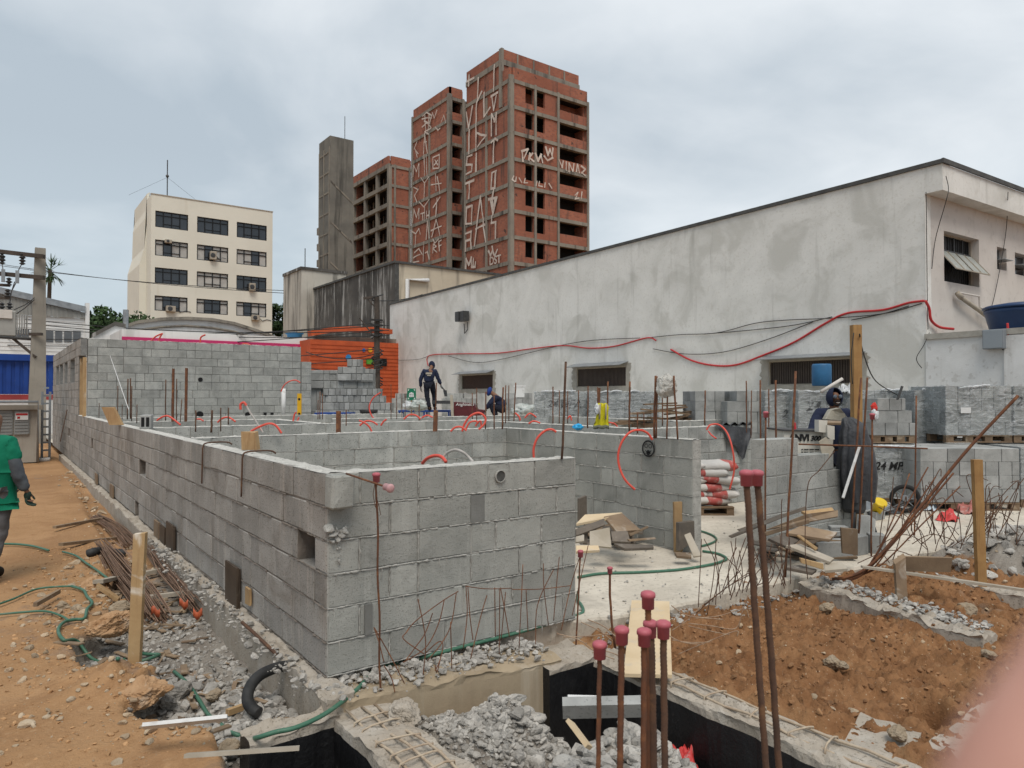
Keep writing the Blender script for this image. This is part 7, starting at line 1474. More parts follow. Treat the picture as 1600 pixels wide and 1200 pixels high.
for i, (x, y, l) in enumerate(((243, 963, 'orange tag at the lower tip of the left rods'), (287, 946, 'orange tag in the middle of the rods'), (309, 960, 'larger brown orange tag on the rods'), (338, 940, 'orange tag near the right end of the batten'), (356, 957, 'small orange tag at the right tip of the rods'))):
    p = Gh(x, y, .16); N = 6; b = MB(); vs = [(p.x+.075*(i_/N-.5)*math.cos(-YAW), p.y+.075*(i_/N-.5)*math.sin(-YAW), p.z+(.045 if k else -.02)+.02*math.sin(i_+i)) for i_ in range(N+1) for k in (0, 1)]; b.add(vs, [(2*j, 2*j+2, 2*j+3, 2*j+1) for j in range(N)]); o = b.build('tag', m_tag, None, True); m = o.modifiers.new('s', 'SOLIDIFY'); m.thickness = .002; tag(o, l, 'tag')
# timber wedges and blocks on the long wall's top
def wedge(px, pyb, w, h, d, label, lean=0.):
    t_ = (CH-1.21)*FP/(pyb-618); c = pz(px, t_, 1.21); b = MB(); b.M = frame((c.x, c.y), RT, 1.21); b.add([(-w/2, 0, 0), (w/2, 0, 0), (w/2, d, 0), (-w/2, d, 0), (-w/2+lean-.01, .01, h), (w/2+lean-.02, 0, h-.01), (w/2+lean-.02, d, h), (-w/2+lean, d, h-.01)], [(0, 1, 2, 3), (4, 5, 6, 7), (0, 1, 5, 4), (1, 2, 6, 5), (2, 3, 7, 6), (3, 0, 4, 7)]); tag(b.build('timber_chunk', m_wood), label, 'timber')
wedge(390, 703, .13, .155, .08, 'pale timber chunk standing on top of the long wall'); wedge(181, 664, .20, .28, .06, 'slanting timber offcut on the far part of the long wall', -.12)
t_ = 521/(671-618)*1.0; c = pz(217, t_, 1.21); b = MB(); b.M = frame((c.x, c.y), (.25, 1)); b.cbox(-.1, .29, -.16, -.02, 1.21, 1.40, .006); t = thing('concrete_block', c, 'single hollow block left lying on top of the long wall', 'concrete block'); b.build('block_body', m_blkN, t)
b = MB(); b.M = frame((c.x, c.y), (.25, 1)); b.box(-.102, -.1, -.14, -.10, 1.24, 1.37); b.build('hollow', m_dark, t); b = MB(); b.M = frame((c.x, c.y), (.25, 1)); b.box(-.102, -.1, -.08, -.04, 1.24, 1.37); b.build('hollow', m_dark, t)
# ---- mortar machine
def fp(px, py, t): return P(px, py, t)
tm = 8.5; q = pz(1262, tm, 0); t = thing('mortar_machine', q, 'white mortar machine with hopper lettered ANVI 300', 'machine')
m_mach = M('machine_white', (.60, .58, .52), (.50, .48, .42), 4, .6, .2, 40, .003, patch=((.36, .33, .28), 4, .58, .6), streak=((.38, .35, .30), .5, 9, .58))
n = Vector((FW[0], FW[1], 0))
def prism(pts, t, d, mat, nm, par):
    f = [P(x, y, t) for x, y in pts]; k = len(f); b = MB(); b.add([tuple(p) for p in f]+[tuple(p+n*d) for p in f], [tuple(range(k)), tuple(range(k, 2*k))[::-1]]+[(i, (i+1) % k, k+(i+1) % k, k+i) for i in range(k)]); return b.build(nm, mat, par)
prism([(1225, 673), (1303, 675), (1300, 712), (1295, 745), (1262, 745), (1236, 712), (1225, 700)], tm, .55, m_mach, 'hopper', t)
prism([(1223, 671), (1305, 673), (1305, 675.5), (1223, 673.5)], tm-.03, .6, m_metalD, 'hopper_rim', t)
text('ANVI', .105, wallM(P(1233, 688.5, tm-.012), RT+(0,)), m_ink, 'lettering', t, .001, .006); text('300', .08, wallM(P(1266, 688.5, tm-.012), RT+(0,)), m_ink, 'lettering', t, .001, .003, .3)
b = MB()
for k in range(4):
    for j in range(7 if k < 3 else 4): p = P(1252+j*4.2, 703+k*4.2, tm-.006); b.M = frame((p.x, p.y), RT); b.box(0, .022+.008*(j % 2), -.002, 0, p.z, p.z+.012)
b.build('small_print', m_ink, t)
prism([(1279.5, 656), (1293, 657), (1291, 676), (1279.5, 675)], tm-.15, .12, m_mach, 'control_box', t); prism([(1292.5, 664), (1304, 666), (1304, 687), (1297, 686), (1293, 682)], tm-.18, .12, m_mach, 'control_box', t)
prism([(1280, 690), (1291, 683), (1304, 701), (1294, 717), (1284, 708)], tm-.25, .02, M('sack_beige', (.42, .38, .31), (.33, .30, .24), 8, .9, .6, 40, .006), 'sack', t)
b = MB()
for (x, m_) in ((1241, 0), (1241.5, 0)): b.tube([P(x, 672, tm+.1), P(x, 660, tm+.1)], .014, 8)
b.build('lever', M('lever_red', (.5, .03, .05), bump=0, rough=.4), t)
for x0, y0, x1, y1 in ((1236, 735, 1232, 800), (1290, 745, 1292, 800)): b = MB(); b.tube([P(x0, y0, tm+.1), pz(x1, tm+.1, 0)], .025, 6); b.build('leg', m_metalD, t)
# black tarpaulin over the drum
c = pz(1333, 8.35, 0); m_tarp = M('black_tarpaulin', (.035, .037, .042), (.06, .063, .07), 3, .55, .8, 9, .03, patch=((.10, .10, .105), 4, .56, .6), spec=.4)
prof = [(1.40, .03), (1.375, .08), (1.31, .125), (1.22, .145), (1.10, .165), (.97, .185), (.84, .195), (.72, .20), (.60, .185), (.50, .17), (.45, .16)]
b = MB(); N = 72; vs = []
for k, (z, r) in enumerate(prof):
    for i in range(N):
        a = 2*math.pi*i/N; f = 1+(.05+.05*k/len(prof))*math.sin(a*9+k*.25)+.045*math.sin(a*17+k*.5)+.05*math.sin(a*4+1); dx = (-.05 if k < 2 else 0)+(.02 if k > 3 else 0)*k*.3
        vs.append((c.x+RT[0]*dx+math.cos(a)*r*f*1.08, c.y+RT[1]*dx+math.sin(a)*r*f, z+.02*math.sin(a*5)))
b.add(vs, [(k*N+i, k*N+(i+1) % N, (k+1)*N+(i+1) % N, (k+1)*N+i) for k in range(len(prof)-1) for i in range(N)]+[tuple(range(N))]); o = b.build('tarpaulin', m_tarp, None, True); tag(o, 'black tarpaulin draped over the drum beside the machine operator', 'tarpaulin')
t = thing('drum_stand', c, 'dark steel stand carrying the tarpaulin covered drum', 'stand'); b = MB(); b.lathe((c.x, c.y, .30), [(.11, 0), (.13, .05), (.13, .78), (.08, .84)], 20); b.build('drum', m_metalD, t)
for a in range(4): b = MB(); b.tube([(c.x+.15*math.cos(a*1.57+.5), c.y+.15*math.sin(a*1.57+.5), .32), (c.x+.25*math.cos(a*1.57+.5), c.y+.25*math.sin(a*1.57+.5), 0)], .018, 6); b.build('leg', m_metalD, t)
b = MB(); b.tube([P(1343, 697, 8.0), P(1317, 778, 7.8)], .016, 6); tag(b.build('white_lath', m_white2), 'white lath leaning across the black tarpaulin', 'lath')
b = MB(); b.tube([P(1248, 694, 7.5), P(1345, 697, 7.6), P(1449, 701, 7.7)], .009, 6); tag(b.build('horizontal_bar', m_rust, None, True), 'long level rusty bar from the pier across the tarpaulin', 'rebar')
wirepx([(1334, 520, 8.45), (1330, 560, 8.4), (1332, 600, 8.4)], .006, 'black wire looping down the left of the timber post', 'black_cable', 'cable', mat=m_blk)
wirepx([(1343, 522, 8.5), (1350, 555, 9), (1368, 595, 10), (1402, 617, 11)], .008, 'black cable sagging from the timber post to the pallets', 'black_cable', 'cable', mat=m_blk)
plate(1407, 614, 11.0, (.22, .05), 0, -70, 0, 'black stick upright on the wrapped stacks', m_trimD, 'stick', 'stick')
# wheelbarrow
tw = 10.0; t = thing('wheelbarrow', pz(1380, tw, 0), 'grey wheelbarrow tray tipped beside its black wheel', 'wheelbarrow'); q = P(1414, 779, tw); b = MB(); dN = Vector((FW[0]*.9+RT[0]*.3, FW[1]*.9+RT[1]*.3, 0)).normalized(); u = Vector((-dN.y, dN.x, 0))
b.tube([q+(u*math.cos(a*math.pi/16)+Vector((0, 0, 1))*math.sin(a*math.pi/16))*.17 for a in range(33)], .03, 8, False); b.build('tyre', M('rubber', (.018, .018, .018), rough=.8, bump=0), t, True)
b = MB(); b.lathe(q, [(.04, -.03), (.05, 0), (.04, .03)], 10, ax=dN)
for k in range(8): a = k*math.pi/4; b.tube([q, q+(u*math.cos(a)+Vector((0, 0, 1))*math.sin(a))*.145], .006, 5)
b.build('hub', m_zinc, t)
rim = [(1318, 797), (1330, 788), (1360, 783), (1398, 787), (1402, 793), (1380, 800), (1350, 802)]; base = [(1335, 806), (1345, 800), (1362, 797), (1378, 798), (1380, 801), (1366, 806), (1350, 808)]
offs = [0, .25, .5, .45, .2, 0, -.05]; V0 = [P(x, y, 9.8+o) for (x, y), o in zip(rim, offs)]; V1 = [P(x, y, 9.9+o*.6) for (x, y), o in zip(base, offs)]; k = 7
b = MB(); b.add([tuple(v) for v in V0+V1], [(i, (i+1) % k, k+(i+1) % k, k+i) for i in range(k)]+[tuple(range(k, 2*k))]); o = b.build('tray', m_zinc, t); mm = o.modifiers.new('s', 'SOLIDIFY'); mm.thickness = .01
b = MB(); b.tube(V0+[V0[0]], .012, 6); b.build('tray_rim', m_zinc, t); 
for s_ in (0, 4): b = MB(); b.tube([P(1385, 798+s_, 9.9), P(1412, 784+s_, 10.0), P(1440, 776+s_, 10.1)], .013, 6); b.build('handle', m_metalD, t)
q = pz(1367, 9.6, .0); t = thing('yellow_bucket', q, 'bright yellow bucket at the foot of the wrapped pallets', 'bucket'); q.z = .10; b = MB(); b.lathe(q, [(.06, 0), (.085, .17), (.09, .175), (.085, .19), (.06, .195)], 18, ax=Vector((-.3, -.5, .8))); b.build('bucket_body', M('bucket_yellow', (.72, .50, .02), bump=0, rough=.4), t, True)
b = MB(); b.box(q.x-.12, q.x+.12, q.y-.06, q.y+.13, 0, .11); tag(b.build('concrete_block', m_blkN), 'half block under the yellow bucket', 'concrete block')
# blue barrel on the stacks
q = P(1284, 603, 12.6); b = MB(); b.M = None; t = thing('blue_drum', q, 'blue plastic drum standing on a wrapped block stack', 'drum'); b.lathe(q, [(.15, 0), (.165, .02), (.165, .36), (.15, .39), (.05, .395)], 22); b.build('drum_body', M('drum_blue', (.03, .13, .27), (.025, .105, .22), 5, .5, .2, 30, .004, patch=((.3, .35, .38), 8, .66, .6)), t, True)
b = MB(); b.tube([P(1283, 612, 12.3), P(1316, 592, 12.4)], .03, 8); tag(b.build('pale_pipe', m_beige, None, True), 'pale cardboard tube resting on the wrapped stacks', 'tube')
crumple(P(1320, 612, 12.45)+Vector((0, 0, -.05)), .3, .2, .3, 'tuft of torn white wrapping on the stack behind the operator', m_wrap, .2, 'torn_wrap', 'plastic wrap', 14)
# black plastic over the back wall
b = MB(); N, K = 30, 24; vs = []
for i in range(N+1):
    for k in range(K+1):
        u, v = i/N, k/K; xl = 1118+(1175-1118)*u; yt = 663+6*u; yb = 664+ (52*min(1, u*1.35)**1.2 if u < .8 else 52-40*(u-.8)/.2)+3*math.sin(u*20); y = yt+(yb-yt)*v
        p = onY(xl, y, 6.89-.035*v*(1+math.sin(u*14+v*2))-.02); vs.append(tuple(p))
b.add(vs, [(i*(K+1)+k, (i+1)*(K+1)+k, (i+1)*(K+1)+k+1, i*(K+1)+k+1) for i in range(N) for k in range(K)])
vs = [(onY(1118+57*i/N, 664, 6.87+.09*j).x, 6.87+.09*j, 1.235+.02*math.sin(i*.9+j)-(.15 if j == 2 else 0)) for i in range(N+1) for j in range(3)]; b.add(vs, [(i*3+j, (i+1)*3+j, (i+1)*3+j+1, i*3+j+1) for i in range(N) for j in range(2)])
tag(b.build('black_sheet', m_tarp, None, True), 'black plastic sheet hanging over the block wall behind the bags', 'plastic sheet')
# pile of broken pallets
random.seed(5); t = thing('pallet_pile', pz(1030, 14, 0), 'messy pile of broken brown pallets between the block stacks', 'pallet pile'); 
for k in range(34):
    x = random.uniform(985, 1085); y = 664-(1-((x-1035)/55)**2)*random.random()*34; c = P(x, y, 14+random.uniform(-.5, .5)); b = MB(); b.M = Matrix.Translation(c) @ Matrix.Rotation(-YAW+random.gauss(0, .4), 4, 'Z') @ Matrix.Rotation(random.gauss(0, .13), 4, 'Y'); l = random.uniform(.4, 1.0); b.box(-l/2, l/2, -.05, .05, 0, .03, random.random()); b.build('slat', m_pal, t)
b = MB(); b.M = frame(pz(1035, 14, 0).xy, RT); b.box(-.6, .6, -.4, .4, 0, 1.15, .2); b.build('lower_pallets', m_pal, t)
# round pictogram on the doorway wall
q = onX(1013, 701, 5.94); t = thing('pictogram', q, 'small round black face pictogram painted on the doorway wall', 'pictogram'); b = MB(); rg = lambda r, w, cy=0, cz=0, a0=0, a1=6.2832: b.add([(5.94-.004, q.y+cy+math.cos(a)*rr, q.z+cz+math.sin(a)*rr*1.0) for a in [a0+(a1-a0)*i/24 for i in range(25)] for rr in (r, r-w)], [(2*i, 2*i+2, 2*i+3, 2*i+1) for i in range(24)])
rg(.095, .018); rg(.026, .008, .03, .03); rg(.026, .008, -.03, .03); rg(.05, .009, 0, .0, 3.5, 5.9); rg(.03, .03, 0, -.045); b.build('paint', m_ink, t)
# ---- things on the far platforms
m_scb = M('scaffold_blue', (.02, .07, .28), (.015, .05, .2), 6, .5, .1, patch=((.15, .12, .1), 8, .62, .6))
def table(xl, xr, yt, t_, label):
    a, e = P(xl, yt, t_), P(xr, yt, t_); b = MB(); r = thing('trestle_platform', pz(xl, t_, 0), label, 'scaffold', 'blue trestle platforms'); L = (e-a).length; b.M = frame((a.x, a.y), RT); b.box(0, L, 0, .8, a.z-.06, a.z); b.build('deck', m_scb, r)
    for x in (.04, L/2, L-.04):
        for y in (.04, .76): b = MB(); b.M = frame((a.x, a.y), RT); b.box(x-.025, x+.025, y-.025, y+.025, 0, a.z-.061); b.build('leg', m_scb, r)
table(622, 703, 641, 23.0, 'blue trestle platform under the standing worker'); table(700, 800, 651, 22.5, 'lower blue trestle platform near the crouching worker'); table(491, 545, 645, 19.0, 'blue trestle platform in front of the stepped block stack')
q = P(643, 616, 22.5); t = thing('assembly_sign', q, 'green assembly point sign with white arrows and people', 'sign'); b = MB(); b.M = frame((q.x, q.y), RT); b.box(-.14, .14, -.008, .008, q.z-.19, q.z+.185); b.build('sign_plate', M('sign_green', (.01, .17, .09), bump=0, rough=.5), t)
b = MB(); b.M = frame((q.x, q.y), RT)
for sx in (-1, 1):
    for sz in (-1, 1): b.add([(sx*.12, -.012, q.z+sz*.16), (sx*.065, -.012, q.z+sz*.15), (sx*.105, -.012, q.z+sz*.10)], [(0, 1, 2)])
for dx, r_ in ((0, .034), (-.048, .024), (.048, .024)): b.lathe((dx, -.012, q.z+.035-.012*(dx != 0)), [(r_, 0), (r_, .002)], 12, ax=Vector((0, -1, 0))); b.box(dx-r_*1.3, dx+r_*1.3, -.014, -.012, q.z-.09, q.z-.005)
b.build('symbols', m_white2, t); b = MB(); b.M = frame((q.x, q.y), RT); b.box(-.015, .015, .007, .03, .0, q.z-.02); b.build('sign_post', m_wood, t)
m_mar = M('maroon', (.10, .018, .022), (.07, .014, .018), 5, .5, .1)
t = thing('maroon_machine', pz(728, 21.5, .9), 'maroon machine body with faded white lettering beside the platform', 'machine'); prism([(709, 628), (740, 631), (746, 640), (756, 641), (756, 655), (709, 652)], 21.2, .8, m_mar, 'body', t); text('Anghinetti', .13, wallM(P(712, 634, 21.18), RT+(-.0,)), m_whiteP, 'lettering', t, .001, 0, .2)
prism([(703, 617), (707, 617), (709, 652), (705, 652)], 21.1, .1, m_grayboard, 'upright', t); prism([(675, 626), (704, 626), (704, 631), (675, 631)], 22.6, .5, m_metalD, 'tray', t)
for (xl, y, w, h, l) in ((562, 642, .5, .13, 'black round tub on the far wall, left one'), (665, 653, .7, .13, 'black flat tub below the blue platform')):
    q = P(xl+14, y+2, 19.0); b = MB(); b.lathe((q.x, q.y, q.z-.06), [(w*.42, 0), (w*.5, h), (w*.46, h)], 20); tag(b.build('mixing_tub', m_blackpipe, None, True), l, 'tub')
m_trash = M('trash_plastic', (.28, .33, .31), (.55, .56, .54), 7, .4, .9, 20, .03, spec=.5)
def lump(c, r, label, mat, name, cat, sz=(1, 1, 1), seed=0, sub=4, amp=.35):
    bm = bmesh.new(); bmesh.ops.create_icosphere(bm, subdivisions=sub, radius=1)
    for v in bm.verts: p = v.co.copy(); p *= 1+amp*mnoise.fractal(p*1.6+Vector((seed, 0, 0)), .8, 2, 4); v.co = Vector((p.x*r*sz[0], p.y*r*sz[1], p.z*r*sz[2]))
    for f in bm.faces: f.smooth = True
    me = bpy.data.meshes.new(name); bm.to_mesh(me); bm.free(); me.materials.append(mat); o = bpy.data.objects.new(name, me); COL.objects.link(o); o.location = c; return tag(o, label, cat)
lump(P(640, 634, 22.6), .2, 'white plastic bag heaped on the blue platform, left one', m_wrap, 'plastic_bag', 'plastic bag', (1, 1, .8), 2); lump(P(654, 633.5, 22.5), .22, 'greenish plastic bag on the blue platform beside the worker', m_trash, 'plastic_bag', 'plastic bag', (1.2, 1, .8), 5)
lump(P(903, 667, 9.3), .055, 'small cyan plastic bag on top of an inner wall', M('cyan_bag', (.02, .30, .62), (.03, .36, .66), 9, .4, .5), 'plastic_bag', 'plastic bag', (1.3, .8, .7), 7)
lump(P(1366, 637, 10.9), .06, 'small red object hanging near the stepped pallet', M('red_obj', (.6, .05, .04), bump=0), 'red_bag', 'bag', (.8, .7, 1.2), 3); lump(P(1367, 650, 10.8), .075, 'white bag hanging below the small red object', m_wrap, 'white_bag', 'bag', (.8, .7, 1.2), 4)
q = P(812, 612, 21); b = MB(); b.M = frame((q.x, q.y), RT); b.box(-.14, .14, -.08, .08, q.z-.16, q.z+.14); b.box(-.18, .18, -.09, .09, q.z+.141, q.z+.19); tag(b.build('white_bucket', m_white2), 'white square container right of the crouching worker', 'container')
lump(P(822, 642, 21), .36, 'grey green plastic heap right of the crouching worker', m_trash, 'plastic_heap', 'plastic sheet', (1.3, 1, .6), 9)
# hi-vis vest hung on a bar
q = P(939, 668, 9.9); t = thing('safety_vest', q, 'yellow safety vest with grey bands hung over a bar', 'safety vest'); m_vest = M('vest_yellow', (.62, .56, .015), (.50, .45, .012), 12, .7, .5, 30, .01)
def cloth(pts_rows, mat, nm, par, t_, amp=.02):
    b = MB(); vs = []; n = len(pts_rows[0])
    for r_ in pts_rows:
        for j, (x, y) in enumerate(r_): p = P(x, y, t_+.0+amp*math.sin(j*2.1+y*.4)); vs.append(tuple(p))
    b.add(vs, [(i*n+j, i*n+j+1, (i+1)*n+j+1, (i+1)*n+j) for i in range(len(pts_rows)-1) for j in range(n-1)]); o = b.build(nm, mat, par, True); m = o.modifiers.new('s', 'SOLIDIFY'); m.thickness = .012; return o
row = lambda y, x0, x1, n=9: [(x0+(x1-x0)*j/(n-1), y+.6*math.sin(j*1.7)) for j in range(n)]
vb = cloth([row(630, 936, 948), row(636, 932, 951), row(645, 933, 950), row(652, 931, 950.5), row(658, 930, 951), row(664, 928, 951), row(667, 927, 951)], m_vest, 'vest_cloth', t, 9.9)
cloth([row(664.5, 927.5, 951), row(670, 927, 951)], M('vest_grey', (.16, .17, .13), bump=0), 'hem', t, 9.87); 
for x0 in (936.5, 946): cloth([row(631, x0, x0+2.2, 3), row(655, x0-1, x0+1.2, 3)], m_grayboard, 'reflective_band', vb, 9.86, 0)
lump(P(933, 639, 9.85), .055, 'white cloth tucked on the shoulder of the yellow vest', m_wrap, 'white_cloth', 'cloth', (.7, .5, 1.3), 1)
# ================================================================ people
def skin(name, J, E_, mat, parent, Mx, sub=3, smooth=True, root=0):
    names = list(J); me = bpy.data.meshes.new(name); me.from_pydata([tuple(Mx @ Vector(J[n][0])) for n in names], [(names.index(a), names.index(b)) for a, b in E_], [])
    o = bpy.data.objects.new(name, me); COL.objects.link(o); o.modifiers.new('s', 'SKIN'); sm = o.modifiers.new('u', 'SUBSURF'); sm.levels = sub; sm.render_levels = sub
    if not me.skin_vertices: me.attributes
    sv = me.skin_vertices[0].data if me.skin_vertices else None
    if sv is None: raise RuntimeError('no skin layer')
    for i, n in enumerate(names):
        r = J[n][1]; sv[i].radius = r if hasattr(r, '__len__') else (r, r); sv[i].use_root = (i == root)
    dg = bpy.context.evaluated_depsgraph_get(); dg.update(); m2 = bpy.data.meshes.new_from_object(o.evaluated_get(dg)); o.modifiers.clear(); o.data = m2
    m2.materials.clear(); m2.materials.append(mat)
    if name in ('shirt', 'trousers', 'tee_shirt'):
        for v in m2.vertices: c_ = Vector(v.co); v.co = c_+v.normal*.010*(mnoise.fractal(Vector((c_.x*9, c_.y*9, c_.z*14)), .8, 2, 3))
    for p in m2.polygons: p.use_smooth = smooth
    if parent is not None: o.parent = parent; o.matrix_parent_inverse = Matrix.Translation(-parent.location)
    return o
m_skin = M('skin_brown', (.20, .10, .06), (.17, .085, .05), 10, .6, .1, 60, .002)
m_navy = M('navy_cloth', (.012, .018, .042), (.02, .026, .055), 8, .9, .5, 20, .008, tint=0); m_navyD = M('dark_trousers', (.009, .011, .020), (.015, .017, .028), 8, .9, .4, 20, .006)
m_green = M('green_cloth', (.0, .155, .085), (.0, .125, .068), 3, .85, .5, 9, .012); m_greyc = M('grey_sleeve', (.075, .085, .095), (.055, .06, .07), 12, .9, .5, 25, .004)
m_glove = M('dark_glove', (.015, .035, .025), (.03, .05, .04), 14, .85, .3); m_trs = M('grey_trousers', (.13, .13, .135), (.10, .10, .105), 6, .9, .6, 12, .01); m_boot = M('boot', (.02, .016, .013), rough=.7, bump=0)
m_gl2 = M('grey_glove', (.20, .20, .19), (.10, .10, .10), 14, .85, .3); m_blue = M('blue_hood', (.02, .05, .22), (.015, .035, .16), 8, .9, .3)
def hand(J, E_, w, d, side, s=1., curl=.5, r=.0085):
    # palm and five fingers from wrist node w going along direction d; side = thumb side vector
    d = Vector(d).normalized(); s_ = Vector(side).normalized(); n = d.cross(s_).normalized(); p0 = Vector(J[w][0]); J[w+'p'] = (tuple(p0+d*.045*s), (.032*s, .018*s)); E_.append((w, w+'p'))
    for k, (o, l) in enumerate(((.026, .070), (.009, .078), (-.009, .073), (-.026, .058))):
        a = p0+d*.085*s+s_*o*s; b_ = a+(d*.6+n*.4*curl).normalized()*l*.55*s; c_ = b_+(d*(.6-curl*.5)+n*curl).normalized()*l*.55*s
        for q, (v, rr) in enumerate(((a, r*1.15), (b_, r), (c_, r*.85))): J[f'{w}{k}{q}'] = (tuple(v), rr*s)
        E_ += [(w+'p', f'{w}{k}0'), (f'{w}{k}0', f'{w}{k}1'), (f'{w}{k}1', f'{w}{k}2')]
    a = p0+d*.035*s+s_*.034*s; b_ = a+(d*.7+s_*.45+n*.3).normalized()*.04*s; J[w+'t0'] = (tuple(a), r*1.3*s); J[w+'t1'] = (tuple(b_), r*s); J[w+'t2'] = (tuple(b_+(d*.8+n*.4).normalized()*.028*s), r*.9*s); E_ += [(w+'p', w+'t0'), (w+'t0', w+'t1'), (w+'t1', w+'t2')]
def sub_(J, ks, k=1., add=0.): return {n: (J[n][0], tuple(x*k+add for x in J[n][1]) if hasattr(J[n][1], '__len__') else J[n][1]*k+add) for n in ks}
def person(loc, J, label, mats, Mx, hands, headdir=(0, 1, 0), extra=None):
    root = thing('person', loc, label, 'person'); E_ = [('pel', 'sp'), ('sp', 'ch'), ('ch', 'nk'), ('nk', 'hd0'), ('hd0', 'hd1'), ('hd1', 'hd2'), ('ch', 'sR'), ('sR', 'eR'), ('eR', 'wR'), ('ch', 'sL'), ('sL', 'eL'), ('eL', 'wL'), ('pel', 'hR'), ('hR', 'kR'), ('kR', 'aR'), ('aR', 'fR'), ('pel', 'hL'), ('hL', 'kL'), ('kL', 'aL'), ('aL', 'fL')]
    hd = Vector(J['hd1'][0]); f = Vector(headdir).normalized(); J = dict(J); J['ns'] = (tuple(hd+f*.098+Vector((0, 0, -.01))), .012); E2 = E_+[('hd1', 'ns')]
    JB = {n_: (p_, (tuple(x*.66 for x in r_) if hasattr(r_, '__len__') else r_*.6) if n_ in ('pel', 'sp', 'ch', 'sR', 'sL', 'hR', 'hL', 'kR', 'kL', 'eR', 'eL', 'wR', 'wL', 'aR', 'aL') else r_) for n_, (p_, r_) in J.items()}; EB = list(E2)
    for w, d, sd, cu in hands: hand(JB, EB, w, d, sd, .8, cu, .006)
    skin('body', JB, EB, m_skin, root, Mx)
    tops, bots, glove = mats; ks = ['pel', 'sp', 'ch', 'sR', 'eR', 'wR', 'sL', 'eL', 'wL']; sh = sub_(J, ks, 1.24, .008); 
    skin('shirt', sh, [('pel', 'sp'), ('sp', 'ch'), ('ch', 'sR'), ('sR', 'eR'), ('eR', 'wR'), ('ch', 'sL'), ('sL', 'eL'), ('eL', 'wL')], tops, root, Mx)
    tr = sub_(J, ['pel', 'hR', 'kR', 'aR', 'hL', 'kL', 'aL'], 1.18, .008); tr['pel'] = (J['pel'][0], .135); skin('trousers', tr, [('pel', 'hR'), ('hR', 'kR'), ('kR', 'aR'), ('pel', 'hL'), ('hL', 'kL'), ('kL', 'aL')], bots, root, Mx)
    for k in 'RL': skin('boot', sub_(J, ['a'+k, 'f'+k], 1.25, .012), [('a'+k, 'f'+k)], m_boot, root, Mx)
    for w, d, sd, cu in hands:
        Jg = {w: (J[w][0], .033)}; Eg = []; hand(Jg, Eg, w, d, sd, 1.12, cu, .0088); skin('glove', Jg, Eg, glove, root, Mx)
    return root
def headfeat(root, Mx, hd, f, mat_h, hood=True):
    # eyes, mouth, ears as small relief, and the hood that frames the face
    f = Vector(f).normalized(); s = f.cross(Vector((0, 0, 1))).normalized(); hd = Vector(hd)
    if hood:
        b = MB(); vs = []; N, K = 20, 12
        for i in range(N+1):
            th = math.pi*i/N
            for k in range(K+1):
                ph = -math.pi*.30+ (math.pi*1.60)*k/K; d = Vector((0, 0, 1))*math.cos(th)*1.22+(s*math.cos(ph)-f*math.sin(ph))*math.sin(th)
                vs.append(tuple(Mx @ (hd+Vector((d.x*.104, d.y*.104, d.z*.106))+Vector((0, 0, .008)))))
        b.add(vs, [(i*(K+1)+k, (i+1)*(K+1)+k, (i+1)*(K+1)+k+1, i*(K+1)+k+1) for i in range(N) for k in range(K)]); o = b.build('hood', mat_h, root, True); m = o.modifiers.new('s', 'SOLIDIFY'); m.thickness = .01
def bodyJ(h=1.70):
    k = h/1.70
    J = dict(pel=((0, 0, .93), (.155, .105)), sp=((0, 0, 1.10), (.135, .095)), ch=((0, 0, 1.30), (.165, .105)), nk=((0, 0, 1.46), .052), hd0=((0, .01, 1.53), (.066, .07)), hd1=((0, .015, 1.60), (.074, .09)), hd2=((0, .0, 1.68), (.058, .068)),
             sR=((.185, 0, 1.40), .055), eR=((.25, 0, 1.12), .042), wR=((.28, .04, .88), .030), sL=((-.185, 0, 1.40), .055), eL=((-.25, 0, 1.12), .042), wL=((-.28, .04, .88), .030),
             hR=((.095, 0, .86), .085), kR=((.10, 0, .48), .058), aR=((.10, 0, .09), .042), fR=((.11, .16, .04), .035), hL=((-.095, 0, .86), .085), kL=((-.10, 0, .48), .058), aL=((-.10, 0, .09), .042), fL=((-.11, .16, .04), .035))
    return {n: (tuple(c*k for c in p), r) for n, (p, r) in J.items()}
# 1. the man in green, walking away at the left edge
c = pz(-10, 6.9, 0); gz_ = gh(c.x, c.y); Mx = Matrix.Translation((c.x, c.y, gz_)) @ frame((0, 0), RT); J = bodyJ(1.66)
J.update(sR=((.16, 0, 1.35), .058), eR=((.235, -.02, 1.08), .045), wR=((.300, .05, .88), .034), sL=((-.16, 0, 1.35), .058), eL=((-.24, .02, 1.08), .045), wL=((-.28, -.04, .86), .034), kR=((.075, -.02, .47), .062), aR=((.05, -.14, .10), .045), fR=((.05, .0, .04), .036), kL=((-.09, .12, .46), .062), aL=((-.09, .10, .09), .045), fL=((-.09, .26, .04), .036))
J['sp'] = (J['sp'][0], (.115, .085)); J['ch'] = (J['ch'][0], (.14, .10))
root = person((c.x, c.y, gz_), J, 'worker in a green shirt walking away at the left edge', (m_greyc, m_trs, m_glove), Mx, [('wR', (.0, .15, -1), (0, 1, .1), .8), ('wL', (-.1, 0, -1), (0, 1, .1), .6)])
tee = {k: J[k] for k in ('pel', 'sp', 'ch', 'sR', 'sL')}; tee['hem'] = ((.0, 0, .78), (.215, .185)); tee['pel'] = (J['pel'][0], (.21, .18)); tee['sp'] = (J['sp'][0], (.215, .185)); tee['ch'] = ((0, 0, 1.27), (.205, .165)); tee['cl'] = ((0, 0, 1.39), (.11, .085)); tee['sR'] = (J['sR'][0], .088); tee['mR'] = ((.208, -.01, 1.15), .084); tee['sL'] = (J['sL'][0], .088); tee['mL'] = ((-.208, .01, 1.15), .084)
